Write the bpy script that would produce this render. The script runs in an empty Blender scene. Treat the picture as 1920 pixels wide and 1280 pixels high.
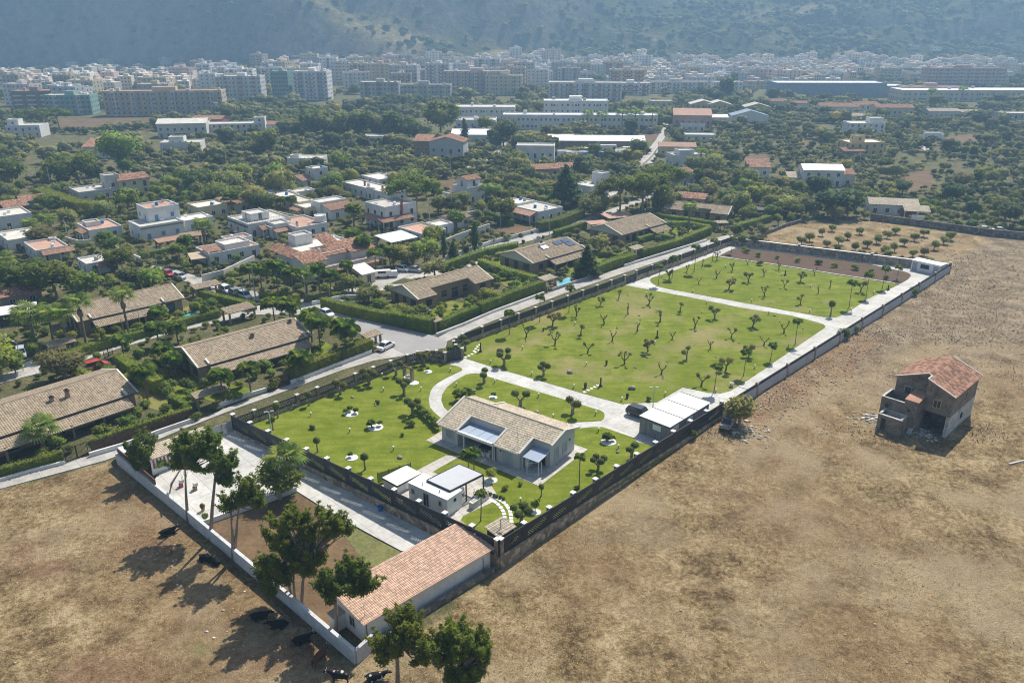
import bpy, bmesh, math, random
import numpy as np
from mathutils import Vector, Matrix
from mathutils.geometry import tessellate_polygon
R = math.radians
rnd = random.Random(7)
sc = bpy.context.scene
COL = sc.collection

# ------------------------------------------------------------------ camera, sky, sun, exposure
CAM_H = 60.0
FPX = 1493.0
PITCH = math.atan(600 / FPX)
cam_d = bpy.data.cameras.new("camera")
cam_d.sensor_width = 36; cam_d.lens = 36 * FPX / 1920
cam_d.clip_start = 1; cam_d.clip_end = 6000
cam = bpy.data.objects.new("camera", cam_d)
cam.location = (0, 0, CAM_H); cam.rotation_euler = (math.pi / 2 - PITCH, 0, 0)
COL.objects.link(cam); sc.camera = cam
SUN_EL, SUN_AZ = R(52), R(28.6)            # azimuth from +Y towards +X
w = bpy.data.worlds.new("World"); sc.world = w; w.use_nodes = True
nt = w.node_tree; bg = nt.nodes["Background"]
sky = nt.nodes.new("ShaderNodeTexSky"); sky.sky_type = 'NISHITA'; sky.sun_disc = False
sky.sun_elevation = SUN_EL; sky.sun_rotation = SUN_AZ; sky.altitude = 60
sky.air_density = 1.2; sky.dust_density = 1.5
nt.links.new(sky.outputs[0], bg.inputs[0]); bg.inputs[1].default_value = 0.085
sun_d = bpy.data.lights.new("sun", 'SUN'); sun_d.energy = 4.9; sun_d.angle = R(0.5)
sun_d.color = (1.0, 0.94, 0.84)
sun = bpy.data.objects.new("sun", sun_d); COL.objects.link(sun)
sdir = Vector((math.sin(SUN_AZ) * math.cos(SUN_EL), math.cos(SUN_AZ) * math.cos(SUN_EL), math.sin(SUN_EL)))
sun.rotation_euler = sdir.to_track_quat('Z', 'Y').to_euler(); sun.location = (60, 100, 200)
vs = sc.view_settings
vs.view_transform = 'Standard'; vs.look = 'None'; vs.gamma = 1; vs.use_curve_mapping = False
vs.exposure = 0.5
sc.cycles.use_denoising = True; sc.cycles.filter_width = 1.1
sc.cycles.max_bounces = 6; sc.cycles.diffuse_bounces = 3; sc.cycles.glossy_bounces = 2
sc.cycles.transmission_bounces = 3; sc.cycles.transparent_max_bounces = 4; sc.cycles.volume_bounces = 0

# ------------------------------------------------------------------ terrain
def ss(a, b, t):
    t = np.clip((t - a) / (b - a), 0, 1); return t * t * (3 - 2 * t)
def vnoise(x, y, seed=0):
    xi = np.floor(x); yi = np.floor(y); xf = x - xi; yf = y - yi
    def h(a, b):
        v = np.sin(a * 127.1 + b * 311.7 + seed * 74.7) * 43758.5453; return v - np.floor(v)
    u = xf * xf * (3 - 2 * xf); v = yf * yf * (3 - 2 * yf)
    return (h(xi, yi) * (1 - u) + h(xi + 1, yi) * u) * (1 - v) + (h(xi, yi + 1) * (1 - u) + h(xi + 1, yi + 1) * u) * v
def fbm(x, y, scale, octv=4, seed=0):
    s = 0; a = .5; f = 1 / scale
    for o in range(octv):
        s = s + a * vnoise(x * f + o * 17.3, y * f - o * 9.1, seed + o); a *= .5; f *= 2.03
    return s
FOOT = 1120.0
def tz(x, y):
    x = np.asarray(x, float); y = np.asarray(y, float)
    near = -1.4 * np.clip((112 - y) / 34, 0, 1)
    s = np.maximum(0, y - FOOT - 20 * np.sin(x / 130))
    wl = 1 - ss(-330, 70, x + 1.9 * (y - FOOT))
    wr = ss(60, 260, x + .2 * (y - FOOT)); wm = np.clip(1 - wl - wr, 0, 1)
    tall = 150.0
    zl = np.minimum(.16 * np.minimum(s, 40) + 2.2 * np.maximum(0, s - 40), tall)
    zm = np.minimum(.34 * np.minimum(s, 100) + 1.15 * np.maximum(0, s - 100), tall)
    zr = np.minimum(.33 * s + 10 * ss(150, 165, s) * ss(330, 420, x), tall * .95)
    return near + wl * zl + wm * zm + wr * zr
def ray(u, v):
    x = (u - 960) / FPX; y = -(v - 640) / FPX; c, s = math.cos(PITCH), math.sin(PITCH)
    return x, c + y * s, -s + y * c
def P(u, v, z=None):
    """ground point seen at photograph pixel (u, v) (1920 wide)"""
    dx, dy, dz = ray(u, v)
    if z is not None:
        t = (z - CAM_H) / dz; return Vector((dx * t, dy * t, z))
    if v > 160:                       # flat part: fixed-point iteration
        zz = 0.0
        for _ in range(6):
            t = (zz - CAM_H) / dz; zz = float(tz(dx * t, dy * t))
        return Vector((dx * t, dy * t, zz))
    ts = np.linspace(500, 2200, 3400); h = CAM_H + dz * ts - tz(dx * ts, dy * ts)
    i = int(np.argmax(h < 0)) if (h < 0).any() else len(ts) - 1
    t = float(ts[i]); return Vector((dx * t, dy * t, float(tz(dx * t, dy * t))))
def proj(p):
    c, s = math.cos(PITCH), math.sin(PITCH); dz = p[2] - CAM_H
    d = p[1] * c - dz * s; return 960 + FPX * p[0] / d, 640 - FPX * (p[1] * s + dz * c) / d
def inpoly(x, y, poly):
    r = False; j = len(poly) - 1
    for i in range(len(poly)):
        xi, yi = poly[i][0], poly[i][1]; xj, yj = poly[j][0], poly[j][1]
        if (yi > y) != (yj > y) and x < (xj - xi) * (y - yi) / (yj - yi) + xi: r = not r
        j = i
    return r

# ------------------------------------------------------------------ materials
def new_mat(name):
    m = bpy.data.materials.new(name); m.use_nodes = True
    n = m.node_tree.nodes; b = n["Principled BSDF"]; b.inputs['Roughness'].default_value = .85
    b.inputs['Specular IOR Level'].default_value = .25
    return m, m.node_tree, b
def N(t, typ, **k):
    n = t.nodes.new(typ)
    for a, v in k.items():
        if a[0] == 'i' and a[1:].isdigit(): n.inputs[int(a[1:])].default_value = v
        else: setattr(n, a, v)
    return n
def L(t, a, b): t.links.new(a, b)
def ramp(t, fac, stops):
    r = N(t, 'ShaderNodeValToRGB'); e = r.color_ramp.elements
    while len(e) < len(stops): e.new(.5)
    for q, (p, c) in zip(e, stops): q.position = p; q.color = (*c, 1) if len(c) == 3 else c
    L(t, fac, r.inputs[0]); return r.outputs[0]
def noise(t, vec, scale, detail=5, rough=.6):
    n = N(t, 'ShaderNodeTexNoise'); n.inputs['Scale'].default_value = scale
    n.inputs['Detail'].default_value = detail; n.inputs['Roughness'].default_value = rough
    if vec is not None: L(t, vec, n.inputs['Vector'])
    return n.outputs['Fac']
def mixc(t, f, a, b, mode='MIX'):
    m = N(t, 'ShaderNodeMix', data_type='RGBA', blend_type=mode)
    for i, v in ((0, f), (6, a), (7, b)):
        if hasattr(v, 'links'): L(t, v, m.inputs[i])
        else: m.inputs[i].default_value = v if i == 0 else (*v, 1)
    return m.outputs[2]
def pos(t): return N(t, 'ShaderNodeNewGeometry').outputs['Position']
def bump(t, b, h, strength=.4, dist=.05):
    n = N(t, 'ShaderNodeBump'); n.inputs['Strength'].default_value = strength; n.inputs['Distance'].default_value = dist
    L(t, h, n.inputs['Height']); L(t, n.outputs[0], b.inputs['Normal'])
def varied(name, c, dark=.75, light=1.15, scale=.6, fine=8, rough=.85, bmp=.0, tint=0.0, metal=0, isl=0.0):
    """one colour with coarse blotches and fine grain; isl: colour steps per loose piece"""
    m, t, b = new_mat(name); p = pos(t)
    n1 = noise(t, p, scale, 4); n2 = noise(t, p, fine, 3)
    a = N(t, 'ShaderNodeMath', operation='MULTIPLY_ADD', i1=.45); L(t, n2, a.inputs[0])
    k = N(t, 'ShaderNodeMath', operation='MULTIPLY', i1=.55); L(t, n1, k.inputs[0]); L(t, k.outputs[0], a.inputs[2])
    f = a.outputs[0]
    if isl:
        g = N(t, 'ShaderNodeNewGeometry').outputs['Random Per Island']
        q = N(t, 'ShaderNodeMath', operation='MULTIPLY_ADD', i1=isl, i2=-isl / 2); L(t, g, q.inputs[0])
        z = N(t, 'ShaderNodeMath', operation='ADD'); L(t, q.outputs[0], z.inputs[0]); L(t, f, z.inputs[1]); f = z.outputs[0]
    lo = tuple(x * dark for x in c); hi = tuple(min(.9, x * light) for x in c)
    col = ramp(t, f, [(.3, lo), (.7, hi)])
    if tint:
        o = N(t, 'ShaderNodeObjectInfo').outputs['Random']
        h = N(t, 'ShaderNodeHueSaturation'); q = N(t, 'ShaderNodeMath', operation='MULTIPLY_ADD', i1=tint, i2=1 - tint / 2)
        L(t, o, q.inputs[0]); L(t, q.outputs[0], h.inputs['Value']); L(t, col, h.inputs['Color']); col = h.outputs[0]
    L(t, col, b.inputs['Base Color']); b.inputs['Roughness'].default_value = rough; b.inputs['Metallic'].default_value = metal
    if bmp: bump(t, b, n2, bmp, .04)
    return m
def leafmat(name, c, tint=.5, transl=.5, hue=.03):
    m, t, b = new_mat(name); g = N(t, 'ShaderNodeNewGeometry')
    o = N(t, 'ShaderNodeObjectInfo').outputs['Random']
    n1 = noise(t, g.outputs['Position'], .55, 3)
    a = N(t, 'ShaderNodeMath', operation='MULTIPLY_ADD', i1=.35); L(t, g.outputs['Random Per Island'], a.inputs[0])
    k = N(t, 'ShaderNodeMath', operation='MULTIPLY', i1=.65); L(t, n1, k.inputs[0]); L(t, k.outputs[0], a.inputs[2])
    col = ramp(t, a.outputs[0], [(.25, tuple(x * .55 for x in c)), (.5, c), (.78, (c[0] * 1.75, c[1] * 1.5, c[2] * 1.15))])
    h = N(t, 'ShaderNodeHueSaturation')
    q = N(t, 'ShaderNodeMath', operation='MULTIPLY_ADD', i1=tint, i2=1 - tint / 2); L(t, o, q.inputs[0]); L(t, q.outputs[0], h.inputs['Value'])
    q2 = N(t, 'ShaderNodeMath', operation='FRACT'); q3 = N(t, 'ShaderNodeMath', operation='MULTIPLY', i1=7.3); L(t, o, q3.inputs[0]); L(t, q3.outputs[0], q2.inputs[0])
    q4 = N(t, 'ShaderNodeMath', operation='MULTIPLY_ADD', i1=hue * 2, i2=.5 - hue); L(t, q2.outputs[0], q4.inputs[0]); L(t, q4.outputs[0], h.inputs['Hue'])
    L(t, col, h.inputs['Color']); L(t, h.outputs[0], b.inputs['Base Color'])
    b.inputs['Roughness'].default_value = .7; b.inputs['Specular IOR Level'].default_value = .15
    tr = N(t, 'ShaderNodeBsdfTranslucent'); L(t, mixc(t, 1.0, h.outputs[0], (1.4, 1.5, .7), 'MULTIPLY'), tr.inputs[0])
    mx = N(t, 'ShaderNodeMixShader', i0=transl); L(t, b.outputs[0], mx.inputs[1]); L(t, tr.outputs[0], mx.inputs[2])
    L(t, mx.outputs[0], t.nodes['Material Output'].inputs[0]); return m
M = {}
def wall(name, c, dirt=.2, bmp=.12):
    M[name] = varied(name, c, 1 - dirt * 1.6, 1.06, .35, 2.5, .9, bmp, .14)
wall('white_plaster', (.70, .69, .665), .16); wall('grey_plaster', (.50, .50, .49)); wall('cream_plaster', (.62, .54, .36))
wall('yellow_plaster', (.62, .47, .2)); wall('beige_brick', (.34, .25, .16)); wall('pink_plaster', (.50, .32, .26))
wall('villa_plaster', (.52, .52, .52), .06); wall('blue_grey', (.26, .33, .40)); wall('brown_plaster', (.3, .22, .16))
wall('sand_plaster', (.56, .46, .34)); wall('rose_plaster', (.58, .42, .36)); wall('green_plaster', (.22, .36, .32)); wall('brick_red', (.32, .13, .09)); wall('pale_plaster', (.66, .63, .57), .2)
wall('gable_cream', (.62, .58, .48), .08); wall('white_paint', (.72, .72, .72), .05, 0); wall('plain_concrete', (.42, .41, .38), .25)
M['ruin_stone'] = varied('ruin_stone', (.20, .165, .13), .3, 1.8, .6, 3.2, .95, .9)
M['ruin_white'] = varied('ruin_white', (.6, .59, .56), .35, 1.15, .9, 4, .95, .3)
M['terracotta'] = varied('terracotta', (.33, .20, .14), .7, 1.25, .5, 4, .9, .2, .25, isl=.3)
M['tile_orange'] = varied('tile_orange', (.54, .37, .27), .78, 1.18, .4, 3, .9, 0, 0, isl=.5)
M['tile_tan'] = varied('tile_tan', (.34, .27, .19), .74, 1.2, .4, 3, .9, 0, .12, isl=.4)
M['tile_pale'] = varied('tile_pale', (.46, .395, .30), .78, 1.16, .4, 3, .9, 0, 0, isl=.45)
M['tile_red'] = varied('tile_red', (.34, .19, .125), .6, 1.35, .5, 3, .9, 0, .2, isl=.7)
M['flat_roof'] = varied('flat_roof', (.55, .52, .46), .7, 1.2, .3, 2, .9, 0, .35)
M['flat_terra'] = varied('flat_terra', (.42, .26, .19), .75, 1.25, .4, 3, .9, 0, .3)
M['glass'], t, b = new_mat('glass'); b.inputs['Base Color'].default_value = (.02, .025, .03, 1); b.inputs['Roughness'].default_value = .08; b.inputs['Specular IOR Level'].default_value = .5
M['town_glass'] = varied('town_glass', (.09, .10, .115), .8, 1.2, rough=.3)
def town_mat():
    m, t, b = new_mat('town_wall'); a = N(t, 'ShaderNodeAttribute'); a.attribute_name = 'tint'; c = ramp(t, a.outputs['Fac'], [(0, (.08, .085, .095)), (.1, (.08, .085, .095)), (.12, (.70, .68, .64)), (.4, (.66, .57, .42)), (.6, (.58, .43, .35)), (.8, (.68, .65, .58)), (1, (.48, .30, .22))])
    L(t, c, b.inputs['Base Color']); return m
M['town_wall'] = town_mat()
M['dark_frame'] = varied('dark_frame', (.035, .03, .028), rough=.5)
M['shutter_brown'] = varied('shutter_brown', (.06, .04, .03), fine=20, rough=.6)
M['shutter_blue'] = varied('shutter_blue', (.12, .28, .45), rough=.6)
M['shutter_grey'] = varied('shutter_grey', (.34, .39, .43), rough=.6)
M['anthracite'] = varied('anthracite', (.030, .033, .040), .8, 1.2, rough=.42)
M['concrete_drive'] = varied('concrete_drive', (.56, .55, .52), .74, 1.12, .12, 1.6, .9, .1)
M['paving'] = varied('paving', (.52, .49, .45), .85, 1.08, .5, 3, .9, .05)
M['stone_cap'] = varied('stone_cap', (.55, .53, .49), .8, 1.1, 1, 6, .9)
M['cap_white'] = varied('cap_white', (.80, .79, .76), .92, 1.05)
M['metal_white'] = varied('metal_white', (.78, .79, .80), .93, 1.05, rough=.35)
M['metal_grey'] = varied('metal_grey', (.33, .34, .35), .9, 1.1, rough=.45)
M['metal_roof'] = varied('metal_roof', (.62, .63, .64), .92, 1.06, .2, 2, .7)
M['panel_roof'] = varied('panel_roof', (.66, .65, .62), .9, 1.06, .2, 2, .6)
M['siding'] = varied('siding', (.27, .265, .26), .8, 1.15, .4, 6, .8, isl=.35)
M['wood_brown'] = varied('wood_brown', (.14, .085, .05), .7, 1.3, .5, 8, .8, isl=.4)
M['reed'] = varied('reed', (.11, .072, .042), .6, 1.4, .8, 12, .95, .4)
M['pole_grey'] = varied('pole_grey', (.42, .43, .42), rough=.6)
M['lamp_glass'] = varied('lamp_glass', (.85, .84, .80), .97, 1.03, rough=.2)
M['gravel_white'] = varied('gravel_white', (.75, .74, .71), .7, 1.1, 3, 18, .95, .4)
M['pool_water'], t, b = new_mat('pool_water'); b.inputs['Base Color'].default_value = (.10, .42, .50, 1); b.inputs['Roughness'].default_value = .05
M['solar'] = varied('solar', (.05, .08, .15), .8, 1.2, rough=.15)
M['rock'] = varied('rock', (.30, .27, .23), .5, 1.4, 1.5, 7, .95, .6, .5)
M['bark'] = varied('bark', (.27, .22, .18), .6, 1.4, 2, 10, .95, .5, .2)
M['bark_dark'] = varied('bark_dark', (.105, .085, .07), .6, 1.4, 2, 10, .95, .5)
M['shaded_panel'] = varied('shaded_panel', (.30, .36, .45), .92, 1.06, .3, 3, .5)  # villa canopy and awning sheets: blue-grey carries their shade in the colour
M['bark_palm'] = varied('bark_palm', (.20, .155, .11), .55, 1.4, 3, 12, .95, .5, .2)
M['rough_grass'] = varied('rough_grass', (.15, .15, .055), .5, 1.6, .4, 3, .98, .6)
M['asphalt'] = varied('asphalt', (.30, .29, .28), .8, 1.15, .15, 2, .95, .1)
M['lane'] = varied('lane', (.46, .44, .41), .7, 1.12, .25, 1.5, .95, .1)
M['soil_bed'] = varied('soil_bed', (.095, .06, .038), .7, 1.3, .5, 3, .98, .5)
M['yard_soil'] = varied('yard_soil', (.115, .075, .04), .5, 1.8, .16, 2.2, .98, .6)
M['tyre'] = varied('tyre', (.02, .02, .02)); M['rim'] = varied('rim', (.5, .5, .5), rough=.3, metal=.8)
M['tail_red'] = varied('tail_red', (.45, .03, .02), rough=.3)
for nm, c in (('car_white', (.74, .74, .73)), ('car_silver', (.42, .45, .48)), ('car_red', (.42, .03, .03)), ('car_black', (.012, .012, .014)), ('car_grey', (.16, .17, .18)), ('car_dirty', (.30, .28, .25)), ('car_blue', (.05, .10, .24)), ('truck_blue', (.12, .30, .55))):
    m, t, b = new_mat(nm); b.inputs['Base Color'].default_value = (*c, 1); b.inputs['Roughness'].default_value = .28 if nm != 'car_dirty' else .8
    b.inputs['Specular IOR Level'].default_value = .5; b.inputs['Coat Weight'].default_value = 0 if nm == 'car_dirty' else .4; M[nm] = m
M['fabric_tan'] = varied('fabric_tan', (.45, .36, .25), rough=.9); M['fabric_white'] = varied('fabric_white', (.75, .74, .72), rough=.8)
M['blue_plastic'] = varied('blue_plastic', (.02, .16, .42), rough=.4); M['teal'] = varied('teal', (.05, .25, .24), rough=.8)
M['stripe_red'] = varied('stripe_red', (.30, .10, .10), rough=.8); M['green_mesh'] = varied('green_mesh', (.12, .17, .045), .8, 1.2, rough=.9)
M['black_hide'] = varied('black_hide', (.007, .006, .006), rough=.95); M['brown_hide'] = varied('brown_hide', (.09, .03, .012), rough=.6); M['white_hide'] = varied('white_hide', (.6, .57, .52), rough=.7)
# foliage
M['leaf_olive'] = leafmat('leaf_olive', (0.233, 0.240, 0.088)); M['leaf_olive_dark'] = leafmat('leaf_olive_dark', (0.151, 0.179, 0.048), .3)
M['leaf_green'] = leafmat('leaf_green', (0.195, 0.244, 0.048), .55); M['leaf_lime'] = leafmat('leaf_lime', (.23, .28, .06), .4)
M['leaf_pine'] = leafmat('leaf_pine', (0.137, 0.181, 0.031), .35); M['leaf_dark'] = leafmat('leaf_dark', (0.076, 0.109, 0.032), .4, .35)
M['leaf_cypress'] = leafmat('leaf_cypress', (0.116, 0.140, 0.036), .3, .4); M['leaf_palm'] = leafmat('leaf_palm', (0.176, 0.240, 0.058), .4, .5)
M['leaf_hedge'] = leafmat('leaf_hedge', (0.174, 0.214, 0.036), .4, .4); M['leaf_dry'] = leafmat('leaf_dry', (.19, .165, .05), .4, .3)
M['leaf_dead'] = varied('leaf_dead', (.29, .24, .18), .7, 1.3)
M['straw'] = leafmat('straw', (0.353, 0.257, 0.129), .4, .3, .0)
def grove_mat():
    m, t, b = new_mat('leaf_grove'); g = N(t, 'ShaderNodeNewGeometry'); a = N(t, 'ShaderNodeAttribute'); a.attribute_name = 'tint'
    col = ramp(t, a.outputs['Fac'], [(0, (.07, .092, .03)), (.3, (.145, .165, .055)), (.6, (.23, .235, .12)), (.8, (.28, .27, .07)), (1, (.36, .31, .10))])
    n = ramp(t, g.outputs['Random Per Island'], [(0, (.6, .6, .6)), (1, (1.4, 1.4, 1.4))]); col = mixc(t, 1.0, col, n, 'MULTIPLY')
    L(t, col, b.inputs['Base Color']); b.inputs['Specular IOR Level'].default_value = .1
    tr = N(t, 'ShaderNodeBsdfTranslucent'); L(t, mixc(t, 1.0, col, (1.6, 1.5, .7), 'MULTIPLY'), tr.inputs[0]); mx = N(t, 'ShaderNodeMixShader', i0=.42); L(t, b.outputs[0], mx.inputs[1]); L(t, tr.outputs[0], mx.inputs[2]); L(t, mx.outputs[0], t.nodes['Material Output'].inputs[0])
    return m
M['leaf_grove'] = grove_mat()
def slabs(name, base, ang, size):
    """cast concrete: the base material with fine pour joints"""
    m = M[name]; t = m.node_tree; b = t.nodes['Principled BSDF']; src = b.inputs['Base Color'].links[0].from_socket
    mp = N(t, 'ShaderNodeMapping'); mp.inputs['Rotation'].default_value = (0, 0, R(ang)); L(t, pos(t), mp.inputs[0])
    br = N(t, 'ShaderNodeTexBrick', offset=0.0); br.inputs['Scale'].default_value = 1; br.inputs['Brick Width'].default_value = size; br.inputs['Row Height'].default_value = size; br.inputs['Mortar Size'].default_value = .045; br.inputs['Mortar Smooth'].default_value = .3
    br.inputs['Color1'].default_value = (1, 1, 1, 1); br.inputs['Color2'].default_value = (.90, .90, .89, 1); br.inputs['Mortar'].default_value = (.62, .61, .59, 1); L(t, mp.outputs[0], br.inputs['Vector'])
    st = ramp(t, noise(t, pos(t), .35, 6, .7), [(.36, (.80, .79, .76)), (.55, (1, 1, 1))])
    L(t, mixc(t, 1.0, mixc(t, 1.0, src, br.outputs['Color'], 'MULTIPLY'), st, 'MULTIPLY'), b.inputs['Base Color'])
slabs('concrete_drive', None, 46, 3.6); slabs('paving', None, 53, 1.2); slabs('lane', None, 46, 5.0)
# fields and hills
def ground_mat():
    m, t, b = new_mat('ground_earth'); p = pos(t)
    at = N(t, 'ShaderNodeAttribute'); at.attribute_name = 'dry'
    big = noise(t, p, .035, 5, .6); mid = noise(t, p, .22, 6, .65); fine = noise(t, p, 1.6, 6, .7); vf = noise(t, p, 7, 5, .75)
    add = N(t, 'ShaderNodeMath', operation='MULTIPLY_ADD', i1=.5); L(t, fine, add.inputs[0])
    q = N(t, 'ShaderNodeMath', operation='MULTIPLY', i1=.5); L(t, mid, q.inputs[0]); L(t, q.outputs[0], add.inputs[2])
    straw = ramp(t, add.outputs[0], [(.40, (0.079, 0.050, 0.023)), (.465, (0.200, 0.137, 0.065)), (.525, (0.312, 0.228, 0.118)), (.60, (0.465, 0.361, 0.209))])
    redd = mixc(t, ramp(t, big, [(.48, (0, 0, 0)), (.60, (1, 1, 1))]), straw, (.23, .145, .075))
    redd2 = mixc(t, .5, straw, redd)
    dust = mixc(t, ramp(t, noise(t, p, .06, 4), [(.5, (0, 0, 0)), (.62, (.7, .7, .7))]), redd2, (0.363, 0.283, 0.175))
    gr = mixc(t, ramp(t, noise(t, p, .13, 5), [(.62, (0, 0, 0)), (.72, (.6, .6, .6))]), dust, (.16, .165, .06))
    at2 = N(t, 'ShaderNodeAttribute'); at2.attribute_name = 'grey'
    gr = mixc(t, at2.outputs['Fac'], gr, ramp(t, add.outputs[0], [(.40, (0.098, 0.071, 0.046)), (.5, (0.228, 0.178, 0.120)), (.60, (0.391, 0.313, 0.217))]))
    at3 = N(t, 'ShaderNodeAttribute'); at3.attribute_name = 'earth'
    gr = mixc(t, at3.outputs['Fac'], gr, ramp(t, add.outputs[0], [(.38, (.15, .085, .045)), (.52, (.27, .17, .095)), (.66, (.42, .33, .23))]))
    at4 = N(t, 'ShaderNodeAttribute'); at4.attribute_name = 'track'; gr = mixc(t, at4.outputs['Fac'], gr, ramp(t, add.outputs[0], [(.36, (0.233, 0.165, 0.091)), (.52, (0.344, 0.261, 0.156)), (.66, (0.437, 0.348, 0.220))]))
    scrub = ramp(t, add.outputs[0], [(.36, (.05, .058, .022)), (.5, (.095, .10, .04)), (.60, (.19, .165, .085)), (.74, (.32, .26, .16))])
    col = mixc(t, at.outputs['Fac'], scrub, gr)
    col = mixc(t, ramp(t, vf, [(.36, (.8, .8, .8)), (.5, (0, 0, 0))]), col, (.10, .075, .045)); col = mixc(t, ramp(t, vf, [(.54, (0, 0, 0)), (.68, (.55, .55, .55))]), col, (0.428, 0.331, 0.190))
    L(t, col, b.inputs['Base Color']); b.inputs['Roughness'].default_value = .97; b.inputs['Specular IOR Level'].default_value = .1
    h = N(t, 'ShaderNodeMath', operation='ADD'); L(t, fine, h.inputs[0]); L(t, vf, h.inputs[1]); bump(t, b, h.outputs[0], .9, .22)
    return m
def lawn_mat(name, dryness):
    m, t, b = new_mat(name); p = pos(t)
    mp = N(t, 'ShaderNodeMapping'); mp.inputs['Rotation'].default_value = (0, 0, R(-46)); mp.inputs['Scale'].default_value = (.16, 1, 1); L(t, p, mp.inputs[0])
    mow = noise(t, mp.outputs[0], 1.1, 3, .5); mid0 = noise(t, p, .3, 6, .68); mm = N(t, 'ShaderNodeMath', operation='MULTIPLY_ADD', i1=.35); L(t, mow, mm.inputs[0]); mk = N(t, 'ShaderNodeMath', operation='MULTIPLY', i1=.65); L(t, mid0, mk.inputs[0]); L(t, mk.outputs[0], mm.inputs[2]); mid = mm.outputs[0]
    fine = noise(t, p, 4.5, 5, .75); big = noise(t, p, .055, 4, .55)
    a = N(t, 'ShaderNodeMath', operation='MULTIPLY_ADD', i1=.4); L(t, fine, a.inputs[0]); k = N(t, 'ShaderNodeMath', operation='MULTIPLY', i1=.6); L(t, mid, k.inputs[0]); L(t, k.outputs[0], a.inputs[2])
    g = ramp(t, a.outputs[0], [(.38, (.076, .106, .009)), (.49, (.132, .168, .013)), (.60, (.222, .238, .040))])
    hi = .66 - dryness
    dry = ramp(t, noise(t, p, .085, 6, .65), [(hi, (0, 0, 0)), (hi + .12, (.75, .75, .75))])
    col = mixc(t, dry, g, ramp(t, fine, [(.35, (.20, .165, .06)), (.65, (.33, .27, .14))]))
    col = mixc(t, ramp(t, big, [(.4, (.35, .35, .35)), (.6, (0, 0, 0))]), col, (.108, .138, .010))
    L(t, col, b.inputs['Base Color']); b.inputs['Roughness'].default_value = .95; b.inputs['Specular IOR Level'].default_value = .1
    bump(t, b, fine, .5, .06); return m
M['ground_earth'] = ground_mat(); M['lawn'] = lawn_mat('lawn', .0); M['lawn_dry'] = lawn_mat('lawn_dry', .17); M['lawn_far'] = lawn_mat('lawn_far', .09)
def stone_wall_mat(name, c, scale=2.6):
    m, t, b = new_mat(name); p = pos(t)
    v = N(t, 'ShaderNodeTexVoronoi', feature='DISTANCE_TO_EDGE'); v.inputs['Scale'].default_value = scale; L(t, p, v.inputs['Vector'])
    v2 = N(t, 'ShaderNodeTexVoronoi'); v2.inputs['Scale'].default_value = scale; L(t, p, v2.inputs['Vector'])
    sep = N(t, 'ShaderNodeSeparateColor'); L(t, v2.outputs['Color'], sep.inputs[0])
    col = ramp(t, sep.outputs[0], [(.1, tuple(x * .55 for x in c)), (.5, c), (.9, tuple(x * 1.5 for x in c))])
    col = mixc(t, ramp(t, v.outputs['Distance'], [(.02, (1, 1, 1)), (.09, (0, 0, 0))]), col, tuple(x * .75 for x in c))
    L(t, col, b.inputs['Base Color']); bump(t, b, v.outputs['Distance'], .9, .12); b.inputs['Roughness'].default_value = .95; return m
M['stone_wall'] = stone_wall_mat('stone_wall', (.31, .25, .185), 1.5)
M['rubble_wall'] = stone_wall_mat('rubble_wall', (.17, .15, .13), 1.2)
M['block_wall'] = varied('block_wall', (.44, .44, .45), .72, 1.15, .5, 3, .95, .25)
M['white_wall_old'] = varied('white_wall_old', (.58, .59, .60), .6, 1.15, .7, 5, .95, .3)
def hill_mat():
    m, t, b = new_mat('hill_rock'); g = N(t, 'ShaderNodeNewGeometry'); p = g.outputs['Position']
    sx = N(t, 'ShaderNodeSeparateXYZ'); L(t, g.outputs['Normal'], sx.inputs[0])
    mp = N(t, 'ShaderNodeMapping'); mp.inputs['Scale'].default_value = (1, 1, .35); L(t, p, mp.inputs[0])
    n1 = noise(t, mp.outputs[0], .012, 8, .65); n2 = noise(t, p, .09, 8, .7)
    a = N(t, 'ShaderNodeMath', operation='MULTIPLY_ADD', i1=.5); L(t, n2, a.inputs[0]); k = N(t, 'ShaderNodeMath', operation='MULTIPLY', i1=.5); L(t, n1, k.inputs[0]); L(t, k.outputs[0], a.inputs[2])
    rock = ramp(t, a.outputs[0], [(.38, (.07, .075, .05)), (.48, (.15, .135, .11)), (.56, (.24, .21, .175)), (.68, (.33, .285, .24))])
    veg = ramp(t, a.outputs[0], [(.40, (.030, .042, .016)), (.5, (.062, .075, .028)), (.56, (.13, .12, .055)), (.66, (.26, .215, .12))])
    at = N(t, 'ShaderNodeAttribute'); at.attribute_name = 'tan'
    veg = mixc(t, at.outputs['Fac'], veg, ramp(t, a.outputs[0], [(.40, (.16, .13, .06)), (.5, (.33, .26, .14)), (.62, (.42, .34, .2))]))
    col = mixc(t, ramp(t, sx.outputs['Z'], [(.55, (1, 1, 1)), (.8, (0, 0, 0))]), veg, rock)
    L(t, col, b.inputs['Base Color']); b.inputs['Roughness'].default_value = 1; b.inputs['Specular IOR Level'].default_value = .05
    bump(t, b, n2, 1.0, 6); return m
M['hill_rock'] = hill_mat()

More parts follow.
